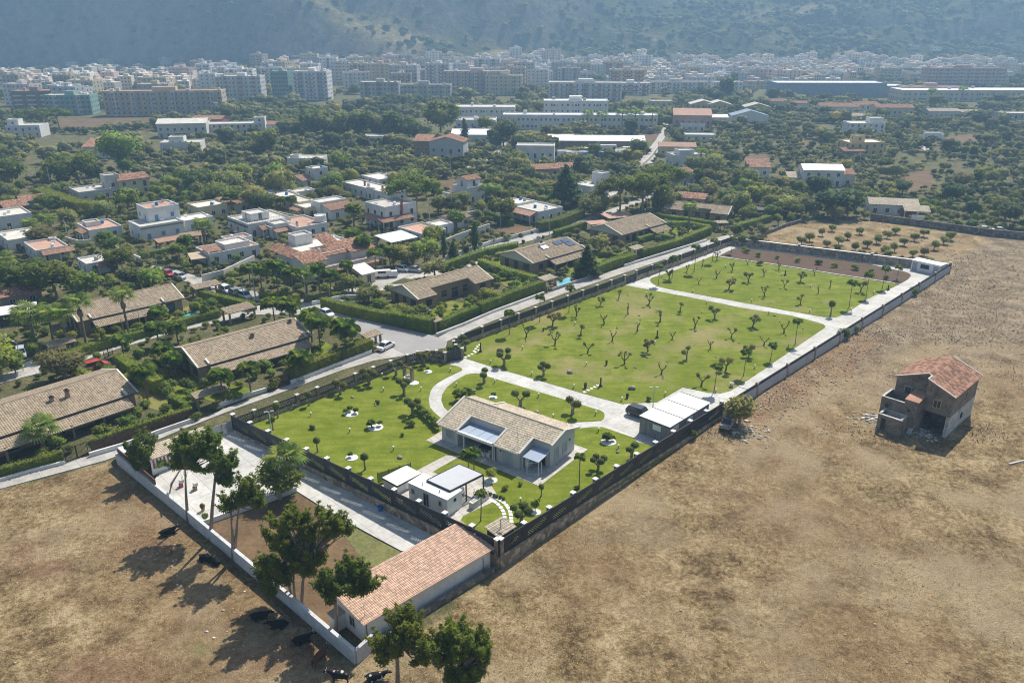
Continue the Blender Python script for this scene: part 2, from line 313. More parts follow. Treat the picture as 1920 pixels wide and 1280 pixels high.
# ------------------------------------------------------------------ mesh building
class MB:
    def __init__(s): s.v = []; s.f = []; s.m = []
    def add(s, vs, fs, mi=0):
        o = len(s.v); s.v += [tuple(x) for x in vs]; s.f += [tuple(i + o for i in f) for f in fs]; s.m += [mi] * len(fs); return s
    def box(s, x, y, z, sx, sy, sz, rot=0, mi=0, taper=1):
        """centred on x, y; stands on z"""
        c, n = math.cos(rot), math.sin(rot); vs = []
        for k, zz in ((1, z), (taper, z + sz)):
            for a, b in ((-1, -1), (1, -1), (1, 1), (-1, 1)):
                px, py = a * sx * k / 2, b * sy * k / 2; vs.append((x + px * c - py * n, y + px * n + py * c, zz))
        return s.add(vs, [(3, 2, 1, 0), (4, 5, 6, 7), (0, 1, 5, 4), (1, 2, 6, 5), (2, 3, 7, 6), (3, 0, 4, 7)], mi)
    def b2(s, x0, y0, z0, x1, y1, z1, mi=0): return s.box((x0 + x1) / 2, (y0 + y1) / 2, z0, x1 - x0, y1 - y0, z1 - z0, 0, mi)
    def bar(s, a, b, wd, ht, z0=0, mi=0, zb=None):
        """upright wall from a to b (2-D), width wd, from z0 (zb at b) up ht"""
        dx, dy = b[0] - a[0], b[1] - a[1]; l = math.hypot(dx, dy) or 1; nx, ny = -dy / l * wd / 2, dx / l * wd / 2; zb = z0 if zb is None else zb
        vs = [(a[0] + nx, a[1] + ny, z0), (a[0] - nx, a[1] - ny, z0), (b[0] - nx, b[1] - ny, zb), (b[0] + nx, b[1] + ny, zb)]
        vs += [(x, y, z + ht) for x, y, z in vs]
        return s.add(vs, [(0, 1, 2, 3), (7, 6, 5, 4), (1, 0, 4, 5), (2, 1, 5, 6), (3, 2, 6, 7), (0, 3, 7, 4)], mi)
    def tube(s, pts, rad, n=6, mi=0, cap=True):
        pts = [Vector(p) for p in pts]; rs = rad if isinstance(rad, (list, tuple)) else [rad] * len(pts); o = len(s.v); fs = []
        for i, p in enumerate(pts):
            d = (pts[min(i + 1, len(pts) - 1)] - pts[max(i - 1, 0)]).normalized()
            a = d.cross(Vector((0, 0, 1)) if abs(d.z) < .9 else Vector((1, 0, 0))).normalized(); b = d.cross(a)
            for k in range(n):
                t = 2 * math.pi * k / n; s.v.append(tuple(p + (a * math.cos(t) + b * math.sin(t)) * rs[i]))
            if i:
                for k in range(n): fs.append((o + (i - 1) * n + k, o + (i - 1) * n + (k + 1) % n, o + i * n + (k + 1) % n, o + i * n + k))
        if cap: fs.append(tuple(o + k for k in range(n))[::-1]); fs.append(tuple(o + (len(pts) - 1) * n + k for k in range(n)))
        s.f += fs; s.m += [mi] * len(fs); return s
    def lathe(s, x, y, prof, n=10, mi=0):
        o = len(s.v); fs = []
        for r, z in prof:
            for k in range(n): t = 2 * math.pi * k / n; s.v.append((x + r * math.cos(t), y + r * math.sin(t), z))
        for i in range(len(prof) - 1):
            for k in range(n): fs.append((o + i * n + k, o + i * n + (k + 1) % n, o + (i + 1) * n + (k + 1) % n, o + (i + 1) * n + k))
        fs.append(tuple(o + k for k in range(n))[::-1]); fs.append(tuple(o + (len(prof) - 1) * n + k for k in range(n)))
        s.f += fs; s.m += [mi] * len(fs); return s
    def poly(s, pts, z, mi=0, depth=0):
        """flat polygon sheet (concave allowed) with optional sides going down"""
        pts = [(p[0], p[1]) for p in pts]
        if sum(pts[i - 1][0] * pts[i][1] - pts[i][0] * pts[i - 1][1] for i in range(len(pts))) < 0: pts = pts[::-1]
        zf = z if callable(z) else (lambda x, y: z)
        vs = [(x, y, zf(x, y)) for x, y in pts]; tri = tessellate_polygon([[Vector((x, y, 0)) for x, y in pts]])
        fs = []
        for f in tri:
            a, b, c = (pts[i] for i in f)
            fs.append(tuple(f) if (b[0] - a[0]) * (c[1] - a[1]) - (b[1] - a[1]) * (c[0] - a[0]) > 0 else tuple(f)[::-1])
        s.add(vs, fs, mi)
        if depth:
            n = len(vs); s.add(vs + [(x, y, zz - depth) for x, y, zz in vs], [(i, n + i, n + (i + 1) % n, (i + 1) % n) for i in range(n)], mi)
        return s
    def prism(s, pts, z0, z1, mi=0): return s.poly(pts, z1, mi, z1 - z0)
    def quad(s, a, b, c, d, mi=0): return s.add([a, b, c, d], [(0, 1, 2, 3)], mi)
    def slab(s, a, b, c, d, th, mi=0):
        """thick sloped sheet: top a b c d (counter-clockwise from above), th down"""
        vs = [tuple(p) for p in (a, b, c, d)]; vs += [(x, y, z - th) for x, y, z in vs]
        return s.add(vs, [(0, 1, 2, 3), (7, 6, 5, 4), (1, 0, 4, 5), (2, 1, 5, 6), (3, 2, 6, 7), (0, 3, 7, 4)], mi)
    def tiles(s, a, b, c, d, tw=.3, tl=.42, up=.07, mi=0, skip=None):
        """rows of roof tiles on the slope a-b (eave) to d-c (ridge); every tile is its own little arched piece"""
        a, b, c, d = map(Vector, (a, b, c, d)); nu = max(1, round((b - a).length / tw)); nv = max(1, round((d - a).length / tl))
        nrm = (b - a).cross(d - a).normalized(); nrm = -nrm if nrm.z < 0 else nrm
        def q(u, v, h): return (a * (1 - u) + b * u) * (1 - v) + (d * (1 - u) + c * u) * v + nrm * h
        for j in range(nv):
            v0, v1 = j / nv, min(1, (j + 1.12) / nv)
            for i in range(nu):
                u0, um, u1 = i / nu, (i + .5) / nu, (i + 1) / nu
                if skip and skip(um, (j + .5) / nv): continue
                e = .02 + up * .25 * rnd.random(); o = len(s.v)
                s.v += [tuple(q(u0, v0, e)), tuple(q(um, v0, e + up)), tuple(q(u1, v0, e)), tuple(q(u0, v1, .0)), tuple(q(um, v1, up * .6)), tuple(q(u1, v1, .0))]
                s.f += [(o, o + 1, o + 4, o + 3), (o + 1, o + 2, o + 5, o + 4), (o, o + 2, o + 1)]; s.m += [mi] * 3
        return s
    def mesh(s, name, mats, smooth=False):
        me = bpy.data.meshes.new(name); me.from_pydata(s.v, [], s.f); me.validate()
        for m in mats: me.materials.append(M[m] if isinstance(m, str) else m)
        if len(mats) > 1 and len(me.polygons) == len(s.m): me.polygons.foreach_set('material_index', s.m)
        if smooth: me.polygons.foreach_set('use_smooth', [True] * len(me.polygons))
        return me
def link(name, me, parent=None, loc=None, rot=None, scale=None, kind=None):
    o = bpy.data.objects.new(name, me); COL.objects.link(o)
    if parent: o.parent = parent
    if loc is not None: o.location = loc
    if rot is not None: o.rotation_euler = rot if isinstance(rot, (tuple, list)) else (0, 0, rot)
    if scale is not None: o.scale = scale if isinstance(scale, (tuple, list)) else (scale,) * 3
    if kind: o['kind'] = kind
    return o
def part(name, mb, mats, parent, kind=None, label=None, smooth=False):
    if isinstance(mats, str): mats = [mats]
    o = link(name, mb.mesh(name, mats, smooth), parent, kind=kind)
    if label: o['label'] = label
    return o
def tag(o, label, cat, group=None):
    o['label'] = label; o['category'] = cat
    if group: o['group'] = group
    return o
def thing(name, label, cat, loc, rot=0, group=None, scale=None):
    o = link(name, None, None, loc, rot, scale); o.empty_display_size = .3; return tag(o, label, cat, group)
def struct(name, mb, mats, parent=None):
    o = part(name, mb, mats, parent)
    if not parent: o['kind'] = 'structure'
    return o
def npmesh(name, V, F, mats, nrm=None, mi=None):
    me = bpy.data.meshes.new(name); n = len(F); k = F.shape[1]
    me.vertices.add(len(V)); me.vertices.foreach_set('co', np.ascontiguousarray(V, np.float32).ravel())
    me.loops.add(n * k); me.loops.foreach_set('vertex_index', np.ascontiguousarray(F, np.int32).ravel())
    me.polygons.add(n); me.polygons.foreach_set('loop_start', np.arange(0, n * k, k, dtype=np.int32))
    for m in mats: me.materials.append(M[m])
    if mi is not None: me.polygons.foreach_set('material_index', np.ascontiguousarray(mi, np.int32))
    me.polygons.foreach_set('use_smooth', np.ones(n, bool)) if nrm is not None else None
    me.update(calc_edges=True); me.validate()
    if nrm is not None: me.normals_split_custom_set_from_vertices([tuple(x) for x in nrm])
    return me
OBST = []                      # (x, y, r) keep-out circles for the scattered greenery
LM = []                        # (x, y, phrase) landmarks used in labels
def lm(p, phrase): LM.append((p[0], p[1], phrase))
ORD = ['', 'second ', 'third ', 'fourth ', 'fifth ', 'sixth ', 'seventh ', 'eighth ', 'ninth ', 'tenth ', 'eleventh ', 'twelfth ', 'thirteenth ', 'fourteenth ', 'fifteenth ', 'sixteenth ', 'seventeenth ', 'eighteenth ', 'nineteenth ', 'twentieth '] + ['twenty-%s ' % q for q in ('first', 'second', 'third', 'fourth', 'fifth', 'sixth', 'seventh', 'eighth', 'ninth')] + ['thirtieth '] + ['thirty-%s ' % q for q in ('first', 'second', 'third', 'fourth', 'fifth', 'sixth', 'seventh', 'eighth', 'ninth')]
def auto_label(items, marks=None):
    """items: (object, x, y, look).  'look closest to landmark' with ordinals, so that each names one thing"""
    marks = marks or LM; g = {}
    for o, x, y, look in items:
        d, ph = min((math.hypot(x - a, y - b), p) for a, b, p in marks); g.setdefault((look, ph), []).append((d, o))
    for (look, ph), l in g.items():
        for i, (d, o) in enumerate(sorted(l, key=lambda q: q[0])):
            if i < len(ORD): o['label'] = f"{look} {ORD[i]}{'nearest' if i or len(l) > 1 else 'near'} {'to ' if i or len(l) > 1 else ''}{ph}"
            else: o['label'] = f"{look} well away from {ph}"
# ------------------------------------------------------------------ ground, hills
def npin(X, Y, poly):
    r = np.zeros(X.shape, bool); j = len(poly) - 1
    for i in range(len(poly)):
        xi, yi = poly[i][0], poly[i][1]; xj, yj = poly[j][0], poly[j][1]
        c = ((yi > Y) != (yj > Y)) & (X < (xj - xi) * (Y - yi) / (yj - yi + 1e-9) + xi); r ^= c; j = i
    return r
def PP(pix, z=None): return [P(u, v, z) for u, v in pix]
EN, EL, EF, ER = P(936, 1065), P(437, 807, 0), P(1371, 459, 0), P(1779, 510, 0)      # corners of the walled estate
DRY = PP([(936, 1066), (1779, 511), (1650, 414), (1920, 447)]) + [Vector((230, 240, 0)), Vector((230, 20, 0)), Vector((-160, 20, 0)), Vector((-160, 95, 0))] + PP([(0, 918), (200, 866), (222, 868), (668, 1244), (815, 1165)])
ORCH = PP([(1400, 452), (1475, 420), (1640, 411), (1855, 446), (1782, 496)])
EARTH = PP([(1380, 790), (1460, 700), (1600, 620), (1660, 640), (1560, 720), (1460, 800)])
xs = np.concatenate([-np.geomspace(1900, 112, 70), np.arange(-110, 172, 1.2), np.geomspace(174, 1900, 70)])
ys = np.concatenate([np.linspace(-20, 30, 6), np.arange(34, 236, 1.2), np.geomspace(238, 1105, 74)])
def grid(xs, ys, zf, name, mats, attrs=()):
    X, Y = np.meshgrid(xs, ys); Z = zf(X, Y); nx, ny = len(xs), len(ys)
    i = np.arange(nx * (ny - 1)).reshape(ny - 1, nx)[:, :-1].ravel(); F = np.stack([i, i + 1, i + nx + 1, i + nx], 1)
    me = npmesh(name, np.stack([X.ravel(), Y.ravel(), Z.ravel()], 1), F, mats)
    me.polygons.foreach_set('use_smooth', np.ones(len(F), bool))
    for an, fn in attrs:
        a = me.attributes.new(an, 'FLOAT', 'POINT'); a.data.foreach_set('value', np.ascontiguousarray(fn(X, Y).ravel(), np.float32))
    o = link(name, me); o['kind'] = 'structure'; return o
def zground(X, Y): return tz(X, Y) - .16 + .15 * fbm(X, Y, 5, 3, 3) + .35 * np.maximum(0, fbm(X, Y, 16, 3, 9) - .45) * npin(X, Y, DRY) * ss(0, 6, np.abs(X))
wob = lambda X, Y: (X + 3 * (fbm(X, Y, 9, 3, 21) - .45), Y + 3 * (fbm(X, Y, 9, 3, 22) - .45))
def m_dry(X, Y): return np.clip(npin(X, Y, DRY) * 1.0 + npin(X, Y, ORCH) * 1.0, 0, 1)
def m_grey(X, Y): return ss(112, 150, Y + 14 * (fbm(X, Y, 22, 4, 5) - .5) * 2) * (X > 20) * .85 * (1 - npin(X, Y, ORCH))
def m_earth(X, Y):
    a, b = wob(X, Y); f = npin(a, b, EARTH) * .85
    return np.clip(f + .9 * ss(.58, .70, fbm(X, Y, 20, 4, 31)) * (X < 10) * (Y < 90), 0, 1)
def segd(X, Y, pts):
    d = np.full(X.shape, 1e9)
    for a, b in zip(pts, pts[1:]):
        dx, dy = b[0] - a[0], b[1] - a[1]; t = np.clip(((X - a[0]) * dx + (Y - a[1]) * dy) / (dx * dx + dy * dy), 0, 1); d = np.minimum(d, np.hypot(X - a[0] - t * dx, Y - a[1] - t * dy))
    return d
PATHS = [PP([(1390, 850), (1470, 775), (1560, 725), (1640, 690), (1760, 650), (1960, 655)]), PP([(1840, 690), (1960, 700)])]; WHEEL = PP([(1470, 775), (1380, 900), (1330, 1040), (1300, 1300)]), PP([(-40, 1090), (140, 1010), (250, 990)])
def m_track(X, Y):
    a, b = wob(X, Y); f = np.zeros(X.shape)
    for p in PATHS: f = np.maximum(f, .9 * (1 - ss(1.2, 3.2, segd(a, b, p))) * ss(.28, .5, fbm(X, Y, 5, 4, 83)))
    for p in WHEEL: d = segd(X, Y, p); f = np.maximum(f, .55 * (1 - ss(.25, .6, np.abs(d - .9))) * ss(.35, .5, fbm(X, Y, 8, 3, 84)))
    return f
grid(xs, ys, zground, 'ground', ['ground_earth'], (('dry', m_dry), ('grey', m_grey), ('earth', m_earth), ('track', m_track)))
hx = np.linspace(-1900, 1900, 260); hy = np.concatenate([np.arange(1100, 1420, 7), np.geomspace(1424, 1660, 12)])
def zhill(X, Y):
    s = np.maximum(0, Y - FOOT); k = np.clip(s / 90, 0, 1)
    return tz(X, Y) - .3 + k * (58 * (fbm(X, Y + 2 * X * 0, 110, 6, 41) - .47) + 14 * (fbm(X, Y, 22, 3, 44) - .45))
def m_tan(X, Y): return ss(-330, -250, X) * (1 - ss(30, 90, X)) * (1 - ss(70, 125, Y - FOOT)) * .75 * ss(.40, .54, fbm(X, Y, 90, 4, 51)) + .35 * ss(200, 330, X) * ss(.44, .56, fbm(X, Y, 60, 4, 52)) * ss(100, 200, Y - FOOT)
hill = grid(hx, hy, zhill, 'mountain', ['hill_rock'], (('tan', m_tan),))

def clip(poly, yc, keep_above):
    out = []
    for i in range(len(poly)):
        a, b = poly[i - 1], poly[i]; ia, ib = (a[1] >= yc) == keep_above, (b[1] >= yc) == keep_above
        if ia != ib: k = (yc - a[1]) / (b[1] - a[1]); out.append((a[0] + (b[0] - a[0]) * k, yc))
        if ib: out.append((b[0], b[1]))
    return out
ROADP = []; LIFT = [-.09]
def sheet(name, pix, mat, lift, kind='structure', depth=.25, z=None, world=False):
    pts = [(p[0], p[1]) for p in (pix if world else PP(pix, z))]; mb = MB(); ROADP.append((name, pts))
    if z is not None: mb.poly(pts, z + lift, 0, depth)
    else:
        bands = [clip(clip(pts, 78, True), 112, False), clip(pts, 78, False), clip(pts, 112, True)]
        for bnd in bands:
            if len(bnd) > 2: mb.poly(bnd, lambda x, y: float(tz(x, y)) + lift, 0, depth)
    return struct(name, mb, mat)

# ------------------------------------------------------------------ the estate: platform, lawns, drive
inset = lambda a, b, k: (a[0] + (b[0] - a[0]) * k, a[1] + (b[1] - a[1]) * k)
gL, gR = P(835, 681, 0), P(867, 673, 0)
line = lambda t: (EL[0] + (EF[0] - EL[0]) * t, EL[1] + (EF[1] - EL[1]) * t)
def tline(p):       # parameter of the point on the street wall nearest to p
    d = (EF[0] - EL[0], EF[1] - EL[1]); return ((p[0] - EL[0]) * d[0] + (p[1] - EL[1]) * d[1]) / (d[0] ** 2 + d[1] ** 2)
t1, t2 = tline(P(762, 664, 2.2)), tline(P(866, 627, 2.2)); g1, g2 = line(t1), line(t2)
dl = Vector((EF[0] - EL[0], EF[1] - EL[1], 0)).normalized(); dn = Vector((dl.y, -dl.x, 0))       # dn: from the street into the estate
def qcurve(a, c, b, n=8): return [((1 - t) ** 2 * a[0] + 2 * t * (1 - t) * c[0] + t * t * b[0], (1 - t) ** 2 * a[1] + 2 * t * (1 - t) * c[1] + t * t * b[1]) for t in [i / n for i in range(n + 1)]]
cL = (g1[0] + dl.x * 5.2, g1[1] + dl.y * 5.2); curveL = qcurve(g1, cL, gL)
cR = (g2[0] - dl.x * 4.6, g2[1] - dl.y * 4.6); curveR = qcurve(gR, cR, g2)
OUT = [tuple(EN[:2]), tuple(EL[:2])] + curveL + curveR + [tuple(EF[:2]), tuple(ER[:2])]
mb = MB(); mb.poly(OUT, 0.0, 0, 1.7); struct('driveway', mb, 'concrete_drive')
def lawn(name, pix, mat, pre=(), post=()):
    pts = list(pre) + [tuple(P(u, v, 0)[:2]) for u, v in pix] + list(post); mb = MB(); mb.poly(pts, .05, 0, .12); o = struct(name, mb, mat); o['kind'] = 'structure'; return pts
LA = lawn('lawn', [(845, 684), (857.5, 686.5), (865, 690), (867, 692.5), (864, 695.5), (857.5, 698.7), (838.7, 707.5), (822, 717), (813, 724), (807.5, 732.5), (803.7, 747.5), (806, 762.5), (813.7, 772.5), (825, 782), (900, 800), (1000, 812), (1060, 812), (1075, 806), (1090, 802.5), (1110, 800.5), (1130, 800.5), (1188, 820.5), (1194, 828), (1262, 846)], 'lawn', pre=[tuple(EN[:2]), tuple(EL[:2])] + curveL)
LB = lawn('lawn', [(904, 703), (897.5, 700.5), (887.5, 700), (875, 702), (857.5, 711), (838.7, 725), (829.5, 738.7), (827.5, 750), (832.5, 762.5), (845, 775), (870, 787), (1000, 793), (1060, 792.5), (1127.5, 788.7), (1132.5, 784), (1133.7, 778.7), (1132.5, 773.5), (1126, 769.5), (920, 707.5)], 'lawn')
LC = lawn('lawn', [(870, 671), (930, 690), (978.7, 703.7), (1060, 727.5), (1093.7, 737.5), (1167.5, 757.5), (1195, 755.5), (1232.5, 753.7), (1280, 726), (1330, 736), (1352, 737), (1370, 732.5), (1410, 707.5), (1497.5, 647.5), (1544, 616), (1548, 612.5), (1545, 609), (1535, 605), (1485, 592), (1385, 576), (1307, 560), (1163, 533)], 'lawn_dry', post=[line(tline(P(1150, 536, 0))), g2] + curveR[::-1])
LD = lawn('lawn', [(1219.7, 527.5), (1219, 524), (1222, 521), (1234, 517), (1262, 508), (1290, 498), (1334, 481), (1346, 481), (1440, 495.5), (1580, 517.5), (1686, 533.5), (1627.5, 560), (1590, 585), (1580, 590), (1572, 593.5), (1565, 595), (1547.5, 595), (1440, 576), (1249, 541), (1233.7, 537), (1224, 532)], 'lawn_far')
mb = MB(); mb.poly([tuple(P(u, v, 0)[:2]) for u, v in [(1348, 479.5), (1371, 468.5), (1376, 466.5), (1385, 466), (1405.6, 467), (1440, 471), (1615, 492), (1697.5, 510), (1705, 513), (1708, 517), (1702, 524), (1689, 531.5), (1580, 515.5), (1440, 493.5)]], .06, 0, .1); struct('flower_bed', mb, 'soil_bed')
# kerb between lawn and bed
kp = [P(u, v, 0) for u, v in [(1336, 480), (1440, 494.5), (1580, 516.5), (1687, 532.8)]]
mb = MB()
for a, b in zip(kp, kp[1:]): mb.bar(a, b, .5, .16)
struct('lawn_kerb', mb, 'paving')
for pl in (PP([(1374, 748), (1431, 745)]), ):
    pass
for (u, v, u2, v2) in [(1384, 724.5, 1404, 730), (1482, 662, 1503, 666.5), (1592, 590.5, 1606, 593)]:      # expansion joints across the ring road
    mb = MB(); mb.bar(P(u, v, 0), P(u2, v2, 0), .22, .012); struct('road_joint', mb, 'anthracite')
# ------------------------------------------------------------------ street, lane, yards
sheet('lane', [(-60, 912), (0, 897), (80, 876), (165, 855), (260, 824), (360, 792), (430, 762), (500, 737), (540, 722), (700, 663), (735, 650), (830, 632), (838, 640), (836, 652), (790, 660), (750, 668), (700, 676), (640, 694), (545, 729), (420, 774), (300, 822), (200, 862), (0, 916), (-60, 932)], 'lane', .02)
sheet('lane', [(822, 632), (870, 607), (905, 594), (1020, 552), (1170, 500), (1250, 477), (1330, 450), (1365, 440), (1372, 447), (1330, 459), (1250, 485), (1175, 510), (1050, 553), (925, 601), (880, 620), (838, 640)], 'lane', .024)
sheet('street', [(590, 577), (606, 578), (650, 592), (740, 612), (815, 630), (838, 640), (832, 652), (765, 668), (735, 652), (700, 640), (650, 612), (600, 598), (560, 588)], 'asphalt', .03)
sheet('street', [(-40, 712), (40, 692), (120, 668), (220, 640), (330, 612), (410, 594), (480, 574), (540, 562), (600, 556), (660, 540), (700, 522), (760, 502), (830, 486), (920, 460), (1000, 438), (1060, 420), (1140, 394), (1200, 372), (1245, 352), (1254, 358), (1200, 380), (1140, 404), (1000, 450), (920, 470), (830, 497), (760, 520), (690, 548), (640, 566), (606, 580), (560, 590), (480, 590), (410, 604), (330, 622), (220, 654), (120, 688), (40, 708), (-40, 730)], 'lane', .026)
sheet('street', [(540, 562), (480, 563), (440, 556), (390, 545), (345, 527), (310, 514), (280, 500), (296, 496), (330, 506), (400, 527), (455, 541), (500, 552), (560, 556)], 'lane', .034)
sheet('road', [(1060, 395), (1120, 372), (1165, 350), (1180, 352), (1120, 380), (1070, 404)], 'lane', .02)
for r_ in ([(905, 306), (925, 288), (938, 268), (950, 268), (940, 288), (915, 306), (880, 318), (868, 314)], [(1190, 311), (1212, 285), (1230, 262), (1243, 240), (1252, 240), (1242, 270), (1226, 300), (1205, 320)], [(640, 352), (700, 342), (745, 326), (760, 330), (700, 350), (645, 362)], [(1240, 240), (1238, 232), (1250, 228), (1256, 240)], [(1690, 250), (1730, 268), (1745, 282), (1738, 286), (1715, 268), (1680, 254)]): sheet('road', r_, 'lane', .03)
sheet('yard_soil', [(375, 990), (560, 925), (590, 945), (680, 997), (752, 1034), (690, 1110), (610, 1180), (560, 1170), (440, 1060)], 'yard_soil', .0, 'structure')
sheet('grass_patch', [(600, 948), (681, 998), (750, 1034), (735, 1062), (690, 1062), (650, 1010), (600, 968)], 'rough_grass', .02)
sheet('yard_pavement', [(410, 814), (437, 806), (560, 868), (760, 966), (842, 1012), (800, 1040), (752, 1032), (681, 994), (591, 942), (556, 920), (470, 948), (372, 983), (330, 960), (282, 910), (300, 885), (345, 850)], 'concrete_drive', .03)
for pix in ([(20, 690), (100, 655), (115, 668), (60, 700)], [(700, 590), (770, 560), (800, 572), (730, 600)], [(745, 520), (800, 498), (830, 512), (770, 536), (700, 546)], [(345, 608), (400, 590), (385, 582), (335, 598)], [(860, 488), (910, 470), (930, 478), (880, 500)]): LIFT[0] += .004; sheet('yard_pavement', pix, 'paving', LIFT[0])
for pix in ([(120, 690), (250, 640), (330, 615), (420, 590), (380, 560), (300, 600), (200, 620), (140, 650)], [(345, 735), (395, 712), (470, 728), (480, 734), (400, 752)], [(255, 730), (320, 690), (400, 720), (330, 780), (270, 760)], [(560, 660), (610, 640), (640, 660), (590, 690)], [(1040, 510), (1120, 470), (1180, 470), (1090, 520)], [(895, 498), (960, 470), (1010, 528), (960, 545)], [(740, 590), (830, 560), (905, 575), (830, 612)], [(1230, 430), (1310, 415), (1330, 430), (1260, 455)]):
    LIFT[0] += .004; sheet('garden_lawn', pix, 'lawn_dry', LIFT[0])
for pix in ([(1500, 262), (1530, 262), (1540, 272), (1500, 274)], [(1390, 292), (1440, 288), (1448, 312), (1398, 316)], [(1100, 262), (1230, 250), (1235, 262), (1140, 268)], [(100, 225), (280, 218), (300, 232), (120, 246)], [(820, 340), (850, 334), (880, 352), (820, 362)], [(930, 430), (975, 420), (1005, 432), (950, 446)], [(1750, 262), (1830, 250), (1850, 262), (1790, 270)], [(1690, 330), (1740, 318), (1760, 350), (1700, 362)], [(1140, 455), (1170, 440), (1190, 450), (1160, 462)]):
    LIFT[0] += .004; sheet('bare_plot', pix, 'soil_bed' if pix[0][0] < 100 else 'yard_soil', LIFT[0])

# ------------------------------------------------------------------ walls and fences
def pillar_mb(wd, h, zb, cap='x'):
    mb = MB(); mb.box(0, 0, zb, wd, wd, h - zb); return mb
def run(label, a, b, n, base=(.35, .5, -1.7), top=None, style='holes', pil=(.5, 2.9), base_mat='stone_wall', pmat='stone_wall', capmat='cap_white', cat='fence', name='garden_fence', pts=None, skip_ends=(0, 0), cap=True, poff=0):
    """base wall with fence panels between pillars from a to b; pts: follow a curve instead"""
    pts = pts or [(a[0] + (b[0] - a[0]) * i / n, a[1] + (b[1] - a[1]) * i / n) for i in range(n + 1)]
    o = thing(name, label, cat, (pts[0][0], pts[0][1], 0))
    ox, oy = pts[0]; loc = [(x - ox, y - oy) for x, y in pts]; n = len(loc) - 1
    mb = MB()
    for p, q in zip(loc, loc[1:]): mb.bar(p, q, base[1], base[0] - base[2], base[2])
    part('base_wall', mb, base_mat, o)
    cache = {}
    for i in range(n):
        p, q = loc[i], loc[i + 1]; ln = math.hypot(q[0] - p[0], q[1] - p[1]); key = round(ln, 1)
        if top:
            if key not in cache:
                mb = MB(); h0, h1 = base[0], top; hh = h1 - h0; x0, x1 = (pil[0] / 2, ln - pil[0] / 2) if pil and not poff else (0, ln)
                if style == 'plain':
                    k = 3
                    for r in range(k): mb.b2(x0, -.03, h0 + hh * r / k + .02, x1, .03, h0 + hh * (r + 1) / k - .01)
                elif style == 'slats':
                    k = 4
                    for r in range(k): mb.b2(x0, -.04, h0 + hh * r / k + .03, x1, .04, h0 + hh * (r + 1) / k - .005)
                    for xx in (x0 + .05, (x0 + x1) / 2, x1 - .05): mb.b2(xx - .04, .02, h0, xx + .04, .08, h1)
                else:
                    rows = max(5, int(hh / .17)); cols = max(6, int((x1 - x0) / .19)); cw = (x1 - x0) / cols; rh = hh / rows
                    for r in range(rows):
                        start = 0
                        for c in range(cols + 1):
                            if style == 'holes': hole = c < cols and c % 2 == r % 2 and abs((r - rows * .2) - (rows * .45) * (c / cols)) < 2.0 and 1 < c < cols - 2
                            else: hole = c < cols and c % 2 == r % 2 and 0 < r < rows - 1
                            if hole or c == cols:
                                if c > start: mb.b2(x0 + start * cw, -.05, h0 + r * rh, x0 + c * cw, .05, h0 + (r + 1) * rh - .012)
                                start = c + 1
                cache[key] = mb.mesh('fence_panel', ['anthracite'])
            link('fence_panel', cache[key], o, (p[0], p[1], 0), math.atan2(q[1] - p[1], q[0] - p[0]), (ln / key if key else 1, 1, 1), 'stuff')
    if pil:
        wd, h = pil; pm = pillar_mb(wd, h, base[2]).mesh('pillar', [pmat]); ang = math.atan2(loc[-1][1], loc[-1][0])
        cm = MB().box(0, 0, h, wd + .14, wd + .14, .12).mesh('pillar_cap', [capmat])
        for i in range(skip_ends[0], n + 1 - skip_ends[1]):
            pl = link('pillar', pm, o, (loc[i][0] - math.sin(ang) * poff, loc[i][1] + math.cos(ang) * poff, 0), ang)
            if cap: link('pillar_cap', cm, pl)
    return o
def off(a, b, d):
    dx, dy = b[0] - a[0], b[1] - a[1]; l = math.hypot(dx, dy); return (a[0] - dy / l * d, a[1] + dx / l * d), (b[0] - dy / l * d, b[1] + dx / l * d)
run('dark perforated fence on stone wall along the yard driveway', EN, EL, 12, (.35, .5, -1.75), 2.7, 'holes', (.5, 2.72), poff=-.34)
tcorner = tline(P(1165, 520, 0)); nA = 9
run('dark lattice fence with stone pillars between front corner and curved gate entrance', EL, g1, nA, (.75, .45, -.6), 2.05, 'lattice', (.5, 2.15), capmat='stone_cap', skip_ends=(1, 0))
run('curved dark fence left of the main gate', None, None, 0, (.75, .45, -.3), 2.05, 'lattice', (.45, 2.2), capmat='stone_cap', pts=curveL[::2], skip_ends=(1, 0))
run('curved dark fence right of the main gate', None, None, 0, (.75, .45, -.3), 2.05, 'lattice', (.45, 2.2), capmat='stone_cap', pts=curveR[::2], skip_ends=(0, 1))
gg1, gg2 = line(tline(P(1152, 529, 0))), line(tline(P(1174, 521, 0)))
run('dark boarded fence on stone wall between the main gate and second gate', g2, gg1, 10, (1.0, .45, -.3), 2.3, 'plain', (.5, 2.4), capmat='stone_cap', skip_ends=(0, 0))
run('dark boarded fence on stone wall beyond the second gate', gg2, EF, 7, (1.25, .45, -.3), 2.45, 'plain', (.5, 2.55), capmat='stone_cap')
run('stone back wall with pale coping in front of the olive orchard', EF, ER, 3, (2.1, .5, -.3), None, '', (.6, 2.5), cat='wall', name='stone_wall', capmat='stone_cap')
cp = MB(); bx = Vector((ER[0] - EF[0], ER[1] - EF[1]));
cp.bar((0, 0), (bx.x, bx.y), .6, .1, 2.1); o = bpy.data.objects['stone_wall']; part('coping', cp, 'cap_white', o)
k = .60; RM = (EN[0] + (ER[0] - EN[0]) * k, EN[1] + (ER[1] - EN[1]) * k)
tr = P(1345, 778, 0); dr = ((tr[0] - EN[0]) * (ER[0] - EN[0]) + (tr[1] - EN[1]) * (ER[1] - EN[1])) / ((ER[0] - EN[0]) ** 2 + (ER[1] - EN[1]) ** 2)
RM = (EN[0] + (ER[0] - EN[0]) * dr, EN[1] + (ER[1] - EN[1]) * dr)
